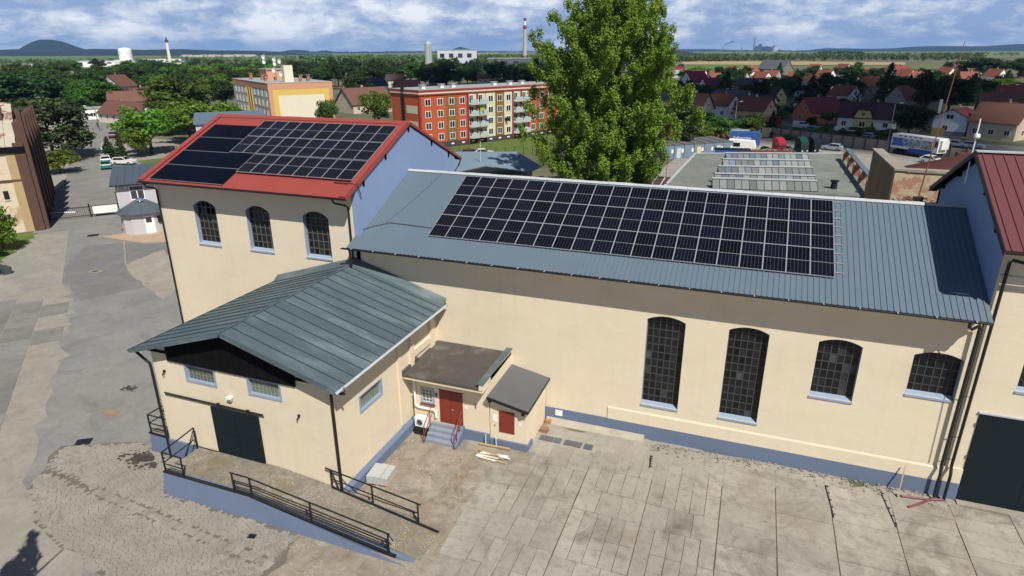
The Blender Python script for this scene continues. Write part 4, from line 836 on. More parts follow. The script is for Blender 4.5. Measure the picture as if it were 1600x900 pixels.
LEAF = {'broad': leaf_mat('leaf_mid_green', (.05, .11, .015), (.085, .16, .025), (.03, .075, .012)), 'dark': leaf_mat('leaf_dark_green', (.028, .058, .014), (.045, .085, .02), (.018, .038, .01)),
        'bright': leaf_mat('leaf_bright_green', (.10, .19, .022), (.16, .26, .035), (.06, .13, .015)), 'spruce': leaf_mat('needle_green', (.03, .06, .02), (.05, .09, .028), (.02, .045, .014)),
        'pine': leaf_mat('pine_needle', (.04, .06, .02), (.075, .095, .035), (.025, .04, .012)), 'round': leaf_mat('leaf_lime_edge', (.075, .13, .02), (.15, .20, .035), (.045, .085, .013)),
        'mustard': leaf_mat('leaf_mustard', (.20, .17, .015), (.28, .22, .02), (.13, .12, .012)), 'thin': leaf_mat('leaf_thin_grey', (.06, .06, .03), (.09, .085, .04), (.04, .04, .02)), 'poplar': leaf_mat('poplar_leaf', (.125, .26, .026), (.22, .38, .05), (.09, .20, .02))}
LEAF['bush'] = LEAF['bright']
M['bark'] = mat('tree_bark', (.07, .055, .04), .95, .3, 3)
def leaf_quads(b, c, rad, n, size, rn, up=.25):
    for _ in range(n):
        d = Vector((rn.gauss(0, 1), rn.gauss(0, 1), rn.gauss(0, 1))).normalized(); k = rn.random() ** .45
        p = Vector((c[0] + d.x * rad[0] * k, c[1] + d.y * rad[1] * k, c[2] + d.z * rad[2] * k))
        nn = (d + Vector((rn.gauss(0, .6), rn.gauss(0, .6), rn.gauss(up, .6)))).normalized(); a = nn.orthogonal().normalized(); q = nn.cross(a); th = rn.random() * 6.28; a, q = a * cos(th) + q * sin(th), q * cos(th) - a * sin(th)
        s = size * rn.uniform(.6, 1.25); a *= s * .5; q *= s * .42
        b.poly([p - a, p - q * .9, p + a, p + q * .9])
def fast_mesh(b, name, mt):
    me = bpy.data.meshes.new(name); me.from_pydata(b.v, [], b.f); me.materials.append(mt); me.update(); return me
CROWN = {}
def crown_mesh(kind, var):
    key = (kind, var)
    if key in CROWN: return CROWN[key]
    rn = random.Random(hash((len(kind) * 31 + ord(kind[0]) * 7 + ord(kind[-1]), var)) & 0xffff); b = MB()
    if kind == 'spruce':
        for k in range(34):
            f = (k + rn.random()) / 34; z = .1 + .88 * f; r = .46 * (1 - f) ** .85 + .02
            for q in range(max(2, int(9 * (1 - f)) + 2)):
                t = rn.random() * 6.28; rr = r * rn.uniform(.55, 1.08); leaf_quads(b, (cos(t) * rr * .7, sin(t) * rr * .7, z - rr * .1), (.3 * r + .02, .3 * r + .02, .03), 13, .06, rn)
    elif kind == 'pine':
        for k in range(64):
            t = rn.random() * 6.28; z = rn.uniform(.22, .9); r = .5 * math.sqrt(max(.02, 1 - ((z - .45) / .52) ** 2)) * rn.uniform(.5, 1)
            leaf_quads(b, (cos(t) * r * .82, sin(t) * r * .82, z), (.13, .13, .08), 110, .05, rn)
    elif kind == 'thin':
        for k in range(40):
            t = rn.random() * 6.28; z = rn.uniform(.35, .98); r = .5 * math.sqrt(max(.02, 1 - ((z - .6) / .45) ** 2)) * rn.random() ** .5
            leaf_quads(b, (cos(t) * r, sin(t) * r, z), (.09, .09, .07), 16, .035, rn)
    else:
        zc, zr = (.56, .44) if kind not in ('bush',) else (.48, .5)
        for k in range(46):
            d = Vector((rn.gauss(0, 1), rn.gauss(0, 1), rn.gauss(0, .9))).normalized(); kk = rn.uniform(.35, .95); w = rn.uniform(.85, 1.08)
            c = (d.x * .40 * kk * w, d.y * .40 * kk * w, zc + d.z * (zr - .1) * kk * w)
            leaf_quads(b, c, (.13, .13, .095), 95, .050, rn)
    CROWN[key] = fast_mesh(b, 'crown_' + kind, LEAF[kind]); return CROWN[key]
def trunk_mesh(kind):
    b = MB(); rn = random.Random(5); b.tube([(0, 0, 0), (.01, 0, .25), (-.01, .01, .55), (0, 0, .85)], .03, 6, r2=.008)
    n = 5 if kind != 'thin' else 22
    for k in range(n):
        t = k * 2.4; z = .2 + .5 * k / n; b.tube([(0, 0, z), (cos(t) * .16, sin(t) * .16, z + .14), (cos(t) * .3, sin(t) * .3, z + .25)], .014, 5, r2=.004)
    return b.mesh('trunk', M['bark'])
TRK = {'thin': trunk_mesh('thin'), 'std': trunk_mesh('std')}
TREE_N = {'spruce': 'spruce_tree', 'pine': 'pine_tree', 'bush': 'shrub'}
def tree(x, y, h, w, kind, lab, grp=None, z=0, var=None):
    t = thing(TREE_N.get(kind, 'shrub' if h < 5.1 else 'leafy_tree'), lab, 'shrub' if (kind == 'bush' or h < 5.1) else 'tree', (x, y, z), 0, grp)
    sc = Matrix.Diagonal((w, w, h, 1)); rot = Matrix.Rotation(rnd.random() * 6.28, 4, 'Z')
    inst(TRK['thin' if kind == 'thin' else 'std'], 'trunk', t, rot @ Matrix.Diagonal((min(w, h), min(w, h), h, 1)), True)
    inst(crown_mesh(kind, var if var is not None else rnd.randrange(4)), 'crown', t, rot @ sc, True); return t
# ================================================================ houses
HC = {'white': (.78, .78, .75), 'bluewhite': (.72, .77, .84), 'peach': (.68, .50, .28), 'orange': (.60, .19, .09), 'beige': (.52, .44, .34), 'cream': (.68, .63, .50), 'grey': (.34, .33, .31), 'greydark': (.16, .15, .14),
      'lightgrey': (.50, .51, .50), 'bluegrey': (.42, .48, .58), 'yellow': (.66, .53, .22), 'mossy': (.16, .15, .11), 'tile': (.24, .10, .07)}
RC = {'tile': (.19, .062, .036), 'maroon': (.17, .028, .035), 'plum': (.060, .022, .026), 'tilebrown': (.135, .062, .044), 'tilered': (.205, .064, .042), 'darkbrown': (.055, .037, .032), 'slate': (.075, .085, .095), 'crimson': (.22, .022, .032), 'navy': (.022, .030, .055), 'greymet': (.36, .37, .38), 'flat': (.28, .28, .27)}
for k, c in HC.items(): M['w_' + k] = mat('house_wall_' + k, c, .9, .07, .6, 5)
for k, c in RC.items(): M['r_' + k] = mat('roof_' + k, c, .75, .22, .8, 6, stretch=(1, 1, 3))
M['winframe'] = M['white']; M['dglass'] = mat('house_glass', (.03, .034, .04), .12, .1, spec=.5, obj=.6)
WFM = MB(); 
for a in ((0, .07, 0, 1), (.93, 1, 0, 1), (.07, .93, 0, .07), (.07, .93, .93, 1), (.47, .53, .07, .93)): WFM.box(a[0], a[1], -.05, .03, a[2], a[3])
WFM = WFM.mesh('window_frame', M['winframe']); WPM = MB().box(.07, .93, -.02, .025, .07, .93).mesh('pane', M['dglass'])
def win(parent, o, s, n, w, h):
    """window on a wall given in the parent's own space: o lower-left, s along, n outward"""
    s, n = Vector(s).normalized(), Vector(n).normalized(); m = Matrix((s * w, -n, Vector((0, 0, h)))).transposed().to_4x4(); m.translation = Vector(o)
    f = inst(WFM, 'window', parent, m, True); inst(WPM, 'pane', f, Matrix.Identity(4), True); return f
def house(cx, cy, r, w, l, h, rise, wc, rc, lab):
    t = thing('house', lab, 'house', (cx, cy, 0), r); a, b = l / 2, w / 2; ov = .4
    if rc == 'flat':
        MB().box(-a, a, -b, b, -.3, h).build('wall', M['w_' + wc], t, True); MB().box(-a - .2, a + .2, -b - .2, b + .2, h, h + .3).build('roof', M['r_flat'], t, True)
        for k in range(int(l // 2.5)):
            for z in ([.9] if h < 5 else [.9, 3.6]): win(t, (-a + .8 + k * 2.5, -b, z), (1, 0, 0), (0, -1, 0), 1.5, 1.2)
        return t
    wl = MB(); s = rise / b
    wl.extrude([(-a, -b, -.3), (-a, b, -.3), (-a, b, h), (-a, 0, h + rise - .06), (-a, -b, h)], (l, 0, 0)); wl.build('wall', M['w_' + wc], t, True)
    lr = (b + ov) * math.sqrt(1 + s * s); rf = None
    for q in (-1, 1):
        v = Vector((0, q, -s)).normalized(); n = Vector((0, q * s, 1)).normalized()
        rf = MB().frame_box(Vector((-a - ov, 0, h + rise)), Vector((l + 2 * ov, 0, 0)), v * lr, n * .14).build('roof', M['r_' + rc], t, True)
    MB().bar((-a - ov, 0, h + rise + .1), (a + ov, 0, h + rise + .1), .3, .12).build('ridge', M['r_' + rc], t, True)
    cxp = a * rnd.uniform(-.5, .5); MB().box(cxp - .25, cxp + .25, .3, .8, h + rise - 1.2, h + rise + .8).box(cxp - .3, cxp + .3, .25, .85, h + rise + .8, h + rise + .88).build('chimney', M['brick'] if rnd.random() < .6 else M['w_beige'], rf, True)
    for q in (-1, 1):
        if rise > 2.4: win(t, (q * a, -q * -.55 if q < 0 else -.55, h + .35), (0, q, 0), (q, 0, 0), 1.1, 1.2)
        win(t, (q * a, (-1.4 if q > 0 else 1.4) - (0 if q > 0 else 0), 1.0), (0, q, 0), (q, 0, 0), 1.2, 1.3)
    nw = max(2, int(l // 3.2))
    for k in range(nw): win(t, (-a + (k + .5) * l / nw - .6, -b, 1.0), (1, 0, 0), (0, -1, 0), 1.2, 1.3)
    if h > 6:
        for k in range(nw): win(t, (-a + (k + .5) * l / nw - .6, -b, 4.2), (1, 0, 0), (0, -1, 0), 1.2, 1.3)
    if 'yellow front gable' in lab:
        fg = MB().extrude([(-2.6, -b - .35, -.3), (1.6, -b - .35, -.3), (1.6, -b - .35, h + .2), (.9, -b - .35, h + 1.7), (-1.9, -b - .35, h + 1.7), (-2.6, -b - .35, h + .2)], (0, .5, 0)).build('front_gable', M['w_yellow'], t, True)
        for (x, z, ww, hh) in ((-1.2, 1.0, 1.5, 1.4), (-.9, h + .4, .8, .9)): win(t, (x, -b - .36, z), (1, 0, 0), (0, -1, 0), ww, hh)
        MB().frame_box((-3.0, -b - .5, h + .1), (.8, 0, 1.7), (0, 3.2, 1.2), (0, 0, .12)).frame_box((2.0, -b - .5, h + .1), (-.8, 0, 1.7), (0, 3.2, 1.2), (0, 0, .12)).frame_box((-2.2, -b - .5, h + 1.75), (3.4, 0, 0), (0, 3.2, .6), (0, 0, .12)).build('gable_roof', M['r_plum'], t, True)
    if 'blue panels' in lab: 
        for k in range(5): v = Vector((0, -1, -s)).normalized(); MB().frame_box(Vector((-2 + k * 1.05, -1.6, h + rise - 1.6 * s + .16)), (1, 0, 0), v * 1.6, (0, 0, .06)).build('solar_panel', M['bluepv'], t, True)
    if 'window panel' in lab: v = Vector((0, -1, -s)).normalized(); d = MB().frame_box(Vector((-1.7, -2.3, h + rise - 2.3 * s + .14)), (3.6, 0, 0), v * 2.2, (0, 0, .35)).build('dormer', M['w_beige'], t, True); MB().frame_box(Vector((-.8, -2.7, h + rise - 2.7 * s + .5)), (1.8, 0, 0), v * 1.4, (0, 0, .05)).build('pane', M['dglass'], d, True)
    if 'tall white chimney' in lab: MB().box(-a + .2, -a + .7, b - .9, b - .4, h - .5, h + 3.9).build('tall_chimney', M['white'], t, True); win(t, (-a - .01, 1.1, h - .6), (0, -1, 0), (-1, 0, 0), 1.8, 1.1); MB().box(-a - .02, a, -b - .02, -b, -.3, .8).box(-a - .03, -a, -b, b, -.3, .9).build('plinth', M['stepgrey'], t, True)
    if 'tall dark gable window' in lab: MB().box(a - .02, a + .05, -.35, .5, 1.2, 4.6).build('gable_window', M['dglass'], t, True)
    return t
M['bluepv'] = mat('blue_panel_glass', (.03, .035, .16), .2, .1)
# ================================================================ vehicles
def car(x, y, rz, col, lab, kind='hatch', grp='parked cars', L_=4.1, matte=False):
    t = thing('parked_car' if kind != 'van' else 'parked_van', lab, 'car' if kind != 'van' else 'van', (x, y, 0), rz, grp)
    key = 'paint_%s' % (col,)
    if key not in M: M[key] = mat('car_paint_%02d' % len(M), col, .3, .03, spec=.6)
    P = M[key]; a = L_ / 2; W_ = .86
    if kind == 'van': low = [(-a, .35), (-a, 1.25), (-a + .05, 1.9), (a - 1.5, 1.92), (a - .75, 1.2), (a - .05, .98), (a, .35)]; glass = [(a - 2.3, 1.25), (a - 2.3, 1.75), (a - 1.5, 1.8), (a - .9, 1.25)]
    elif kind == 'estate': low = [(-a, .35), (-a, .85), (-a + .15, 1.0), (-a + .5, 1.42), (a - 1.9, 1.46), (a - 1.15, .98), (a - .1, .82), (a, .6), (a, .35)]; glass = [(-a + .35, .98), (-a + .62, 1.36), (a - 1.92, 1.39), (a - 1.35, .98)]
    else: low = [(-a, .35), (-a, .85), (-a + .1, 1.0), (-a + .7, 1.44), (a - 2.0, 1.47), (a - 1.2, .98), (a - .1, .8), (a, .6), (a, .35)]; glass = [(-a + .4, .98), (-a + .8, 1.37), (a - 2.0, 1.40), (a - 1.38, .98)]
    b = MB(); n = len(low); tp = lambda z: W_ - max(0, z - .95) * .32
    b.v = [(px, -tp(z), z) for px, z in low] + [(px, tp(z), z) for px, z in low]; b.f = [tuple(reversed(range(n))), tuple(range(n, 2 * n))] + [(i, (i + 1) % n, n + (i + 1) % n, n + i) for i in range(n)]; b.m = [0] * len(b.f)
    b.build('body', P, t, True)
    for s in (-1, 1): MB().extrude([(px, s * (tp(z) + .006), z) for px, z in glass], (0, s * -.03, 0)).build('side_window', M['carglass'], t, True)
    fi = -3 if kind == 'van' else -4
    (x0, z0), (x1, z1) = [(low[-4], low[-3])][0] if kind != 'van' else (low[3], low[4])
    q = (low[4], low[5]) if kind != 'van' else (low[3], low[4])
    (xa, za), (xb, zb) = q; f = lambda k: (xa + (xb - xa) * k, za + (zb - za) * k)
    (xa1, za1), (xb1, zb1) = f(.1), f(.9)
    nrm = Vector((zb - za, 0, xa - xb)); nrm = Vector((abs(nrm.x), 0, abs(nrm.z))).normalized() * .012
    MB().extrude([(xa1 + nrm.x, -tp(za1) + .08, za1 + nrm.z), (xb1 + nrm.x, -tp(zb1) + .06, zb1 + nrm.z), (xb1 + nrm.x, tp(zb1) - .06, zb1 + nrm.z), (xa1 + nrm.x, tp(za1) - .08, za1 + nrm.z)], (-.01, 0, -.01)).build('windscreen', M['carglass'], t, True)
    r_ = ((-a + .02, 1.28), (-a + .05, 1.75)) if kind == 'van' else ((low[2][0] + .06, low[2][1] + .02), (low[3][0] - .06, low[3][1] - .04))
    (xa, za), (xb, zb) = r_
    MB().extrude([(xa - .02, -tp(za) + .1, za + .01), (xa - .02, tp(za) - .1, za + .01), (xb - .02, tp(zb) - .1, zb + .01), (xb - .02, -tp(zb) + .1, zb + .01)], (.01, 0, 0)).build('rear_window', M['carglass'], t, True)
    for wx in (-a + .75, a - .8):
        for s in (-1, 1):
            wl = MB(); wl.lathe([(0, 0), (.30, 0), (.31, .05), (.31, .17), (.30, .2), (0, .2)], 14); wl.v = [(wx + px, s * (W_ - .17) + s * z, .31 + py) for px, py, z in wl.v]
            wo = wl.build('wheel', M['tyre'], t, True); rm = MB(); rm.lathe([(0, 0), (.19, 0), (.19, .012), (0, .015)], 10); rm.v = [(wx + px, s * (W_ + .031) + s * z * .5, .31 + py) for px, py, z in rm.v]; rm.build('rim', M['rim'], wo, True)
    for s in (-1, 1):
        MB().box(a - .03, a + .012, s * .6 - .16, s * .6 + .16, .6, .72).build('headlight', M['alu'], t, True); MB().box(-a - .012, -a + .03, s * .66 - .12, s * .66 + .12, .7, .9).build('tail_light', M['doorred'], t, True)
    return t
def truck_cab(x, y, rz, col, lab):
    t = thing('truck_tractor', lab, 'truck', (x, y, 0), rz, 'parked truck tractors'); key = 'paint_%s' % (col,)
    if key not in M: M[key] = mat('truck_paint_%02d' % len(M), col, .35, .05, spec=.5)
    P = M[key]
    MB().extrude([(1.0, -1.15, .75), (1.0, -1.15, 3.5), (1.4, -1.15, 3.8), (2.3, -1.15, 3.55), (2.85, -1.15, 2.95), (3.05, -1.15, 2.5), (3.15, -1.15, 1.5), (3.15, -1.15, .45), (1.4, -1.15, .45)], (0, 2.3, 0)).build('cab', P, t, True)
    MB().extrude([(3.02, -1.05, 2.36), (3.15, -1.05, 1.6), (3.17, -1.05, 1.6), (3.04, -1.05, 2.4)], (0, 2.1, 0)).build('windscreen', M['carglass'], t, True)
    for s in (-1, 1): MB().extrude([(1.9, s * 1.16, 1.65), (1.9, s * 1.16, 2.4), (2.75, s * 1.16, 2.35), (2.95, s * 1.16, 1.65)], (0, s * -.02, 0)).build('side_window', M['carglass'], t, True); MB().box(2.9, 3.0, s * 1.3 - .08, s * 1.3 + .08, 1.7, 2.3).build('mirror', M['darkmetal'], t, True)
    MB().box(3.14, 3.22, -1.1, 1.1, .4, 1.0).build('bumper', P, t, True); MB().box(3.15, 3.19, -.8, .8, 1.05, 1.45).build('grille', M['darkmetal'], t, True)
    for s in (-1, 1): MB().box(3.2, 3.25, s * .8 - .2, s * .8 + .2, .6, .8).build('headlight', M['white'], t, True)
    MB().box(-3.0, 1.2, -.45, .45, .6, .95).box(-2.6, -1.4, -.5, .5, .95, 1.15).build('chassis', M['darkmetal'], t, True); MB().box(-.6, .7, -1.15, -.55, .45, 1.0).build('fuel_tank', M['alu'], t, True)
    for wx in (2.2, -2.0):
        for s in (-1, 1):
            wl = MB(); wl.lathe([(0, 0), (.48, 0), (.5, .06), (.5, .26), (.48, .3), (0, .3)], 16); wl.v = [(wx + px, s * .8 + s * z, .5 + py) for px, py, z in wl.v]; wl.build('wheel', M['tyre'], t, True)
    t.scale = (.86, .86, .86); return t
SMALL=[(-62.0, 515.9, -0.32, 8, 10, 3.2, 4.4, 'white', 'crimson'), (-38.0, 412.7, -0.61, 8, 10, 3.6, 4.4, 'white', 'tilered'), (-28.3, 407.6, 0.86, 8, 10, 3.2, 3.2, 'white', 'tilered'), (-21.5, 494.6, -0.65, 8, 10, 4.2, 4, 'white', 'crimson'), (-9.2, 571.3, 0.81, 8, 10, 3.2, 4, 'white', 'tilered'), (5.3, 440.8, -0.44, 8, 10, 4.2, 3.2, 'grey', 'tilered'), (20.4, 438.7, -0.47, 8, 10, 3.2, 3.2, 'grey', 'tilered'), (45.2, 657.8, -0.5, 8, 10, 3.2, 4, 'white', 'tilered'), (37.1, 431.4, -0.77, 8, 10, 4.2, 4, 'white', 'tilered'), (63.4, 600.1, -0.79, 8, 10, 4.2, 4.4, 'white', 'tile'), (68.2, 475.5, -0.82, 8, 10, 3.2, 4, 'white', 'crimson'), (82.9, 508.6, -0.84, 8, 10, 3.2, 4.4, 'grey', 'tile'), (93.9, 527.1, 0.36, 8, 10, 4.2, 4.4, 'white', 'crimson'), (92.0, 453.5, 0.34, 8, 10, 3.6, 3.2, 'grey', 'tile'), (121.0, 519.5, -0.91, 8, 10, 3.6, 4.4, 'cream', 'tilered'), (150.9, 617.0, 0.56, 8, 10, 3.6, 4, 'white', 'crimson'), (175.3, 657.0, -0.94, 8, 10, 3.2, 4, 'grey', 'tilered'), (141.4, 485.8, -0.96, 8, 10, 3.6, 4.4, 'white', 'tilered')]
HOUSES=[
 (-10.1, 186.8, -0.65, 6.3, 8, 4, 3.0, 'white', 'tile', 'white house with rust tiled roof and a tall dark gable window'),
 (-0.8, 171.9, -0.55, 6.8, 9.5, 4, 3.2, 'peach', 'tile', 'peach walled house with long rust roof and cream gable beside the truck yard'),
 (16.4, 180.8, 0.68, 7.5, 11, 3.4, 3.6, 'orange', 'maroon', 'bright orange house with maroon roof facing the parked cars'),
 (27.5, 165.2, -0.29, 7.5, 13, 3.4, 3.4, 'white', 'plum', 'white cottage with dark plum roof and yellow front gable'),
 (47.1, 162.5, 1.03, 7.4, 9, 4.4, 1.7, 'bluewhite', 'maroon', 'small white two storey house with low maroon roof and tall white chimney'),
 (60.2, 173.6, -0.17, 10, 12.5, 4.0, 5.2, 'mossy', 'tilebrown', 'large brown tiled roof house with a roof window panel'),
 (54.8, 156.2, -0.66, 9, 10, 4, 4.0, 'beige', 'tilebrown', 'beige house with brown tiled roof at the right edge of the road'),
 (66.7, 189.0, -0.38, 9, 10, 5, 5.5, 'beige', 'tilered', 'tall red tiled roof half behind the beige house at the right edge'),
 (113.1, 324.2, -0.29, 8, 8, 6, 0.5, 'white', 'flat', 'white flat topped house at the far right'),
 (47.1, 229.1, 0.71, 8, 10, 4.4, 4.0, 'grey', 'tilered', 'grey gabled house with orange tile roof among the dark trees'),
 (48.7, 331.3, 0.58, 8, 9, 3.5, 4.2, 'grey', 'tilered', 'grey house with two gables and small orange roof behind the orange house'),
 (30.7, 254.8, -0.76, 8, 9, 3.6, 3.4, 'white', 'tilered', 'white gabled house with red roof and white annex'),
 (21.6, 323.4, 0.82, 8, 9, 3.4, 4.6, 'white', 'tile', 'house with steep rust roof and dormer by a dark pointed tree'),
 (3.8, 246.2, -0.62, 8, 9, 3.0, 3.6, 'yellow', 'darkbrown', 'dark brown roofed bungalow with a yellow gable'),
 (-4.9, 302.1, -0.68, 9, 11, 4.2, 3.4, 'white', 'slate', 'white house with slate grey roof beside the mustard coloured tree'),
 (-22.4, 294.7, 0.74, 7.5, 9, 3.6, 4.2, 'white', 'crimson', 'white house with crimson roof carrying blue panels'),
 (-32.0, 318.5, 0.8, 10, 11, 5, 5, 'white', 'crimson', 'large white villa with crimson hipped gables'),
 (-18.5, 163.6, -0.35, 9, 11, 4.5, 4, 'grey', 'tilebrown', 'old grey house with brown patched roof behind the container row'),
 (-13.0, 259.7, -0.22, 8, 18, 2.8, 1.6, 'white', 'slate', 'long low grey roofed hall among the houses'),
 (-0.9, 224.7, -0.29, 7, 13, 2.6, 1.8, 'white', 'navy', 'long dark navy roof behind the peach house'),
 (14.8, 200.7, 0.04, 7, 8, 3.2, 0.4, 'beige', 'flat', 'modern flat roofed house with white terrace'),
 (-0.2, 397.7, -0.66, 8, 9, 4, 3.6, 'white', 'tile', 'white house with arched gable and rust roof'),
 (5.2, 369.9, -0.36, 7, 8, 3, 2.6, 'white', 'tilered', 'low house with an orange red roof beside tall shaded trees'),
 (-29.7, 440.3, 0.6, 9, 10, 3.4, 3.6, 'beige', 'tilebrown', 'brown roofed house at the edge of the green field'),
 (-16.4, 446.5, -0.46, 10, 13, 3.6, 3.2, 'beige', 'slate', 'grey roofed barn house next to a red gable'),
 (-60.1, 497.5, -0.32, 8, 9, 3, 2.6, 'white', 'greymet', 'white house with pale grey roof right of the poplar'),
 (9.3, 579.5, -0.46, 18, 22, 5, 7, 'greydark', 'slate', 'big grey weathered barn roof below the horizon trees'),
 (105.0, 398.2, 0.12, 8, 8, 4.4, 4, 'mossy', 'tilered', 'orange roofed house under the big dark trees at right'),
 (105.9, 375.0, 0.37, 8, 10, 3.6, 2.6, 'white', 'slate', 'white gabled bungalow with slate roof under the dark trees'),
 (71.6, 477.9, 0.39, 8, 9, 4, 4, 'white', 'navy', 'navy roofed house in the shaded trees below the field'),
 (85.3, 455.4, -0.83, 8, 9, 4.2, 4, 'beige', 'tile', 'small rust roofed house between tall dark trees'),
 (20.6, 296.0, -0.41, 8, 10, 3, 2, 'white', 'navy', 'white house with flat navy hip roof behind garden trees'),
 (-169.8, 236.7, 1.09, 9, 12, 5.2, 3.2, 'bluewhite', 'navy', 'white house with blue roof and blue trim left of the round tree'),
 (-203.5, 314.1, 0.8, 8, 9, 4.2, 3.0, 'cream', 'darkbrown', 'cream house with curved gable and dark roof behind the orange block'),
 (-205.1, 319.3, 0.26, 8, 9, 4, 3.2, 'cream', 'tilebrown', 'brown roofed house with cream gable next to the dark roofed one'),
 (-166.7, 264.2, 0.32, 11, 12, 3, 3.4, 'beige', 'tilebrown', 'low brown hipped roof just behind the orange block'),
 (-130.8, 170.0, 1.08, 13, 16, 3, 5, 'beige', 'tilebrown', 'wide brown roof between the yellow block and the round tree'),
 (-174.4, 314.4, 0.25, 8, 9, 3.2, 3.2, 'tile', 'navy', 'small brick house with navy roof behind the orange block'),
 (-240.5, 163.0, 1.96, 9, 12, 7.5, 4, 'lightgrey', 'tilebrown', 'tall pale house with brown roof and small window by the street trees'),
 (-222.9, 157.2, 1.91, 8, 13, 3.4, 3.8, 'bluegrey', 'tilebrown', 'pale blue gable house with red brown roof'),
 (-214.4, 147.1, 0.79, 7, 15, 3.5, 3.2, 'beige', 'tilebrown', 'long brown roofed shed with no visible windows'),
 (-176.8, 113.7, -0.22, 7.5, 22, 2.8, 3.3, 'cream', 'tilebrown', 'cream terraced house with long brown roof along the street'),
 (-477.0, 358.6, 1.06, 10, 13, 6, 0.5, 'white', 'flat', 'white flat roofed block with dark window bands above the trees'),
 (-501.5, 328.5, 1.09, 10, 14, 6, 0.5, 'cream', 'flat', 'cream flat roofed building among the trees at left'),
 (-263.3, 131.2, 0.84, 9, 16, 4, 3.6, 'beige', 'tilered', 'red roofed house behind the old brick factory'),
 (-200.3, 119.1, 1.1, 7, 8, 3.2, 0.4, 'white', 'flat', 'low white garage beside the street'),
 (-171.4, 378.8, 0.21, 8, 10, 3.2, 2.6, 'cream', 'tilebrown', 'low brown roofed house with pale chimney behind the orange block'),
 (-150.3, 367.4, 0.54, 7, 7, 3.6, 3, 'cream', 'slate', 'small cream gabled house behind the right end of the orange block'),
]
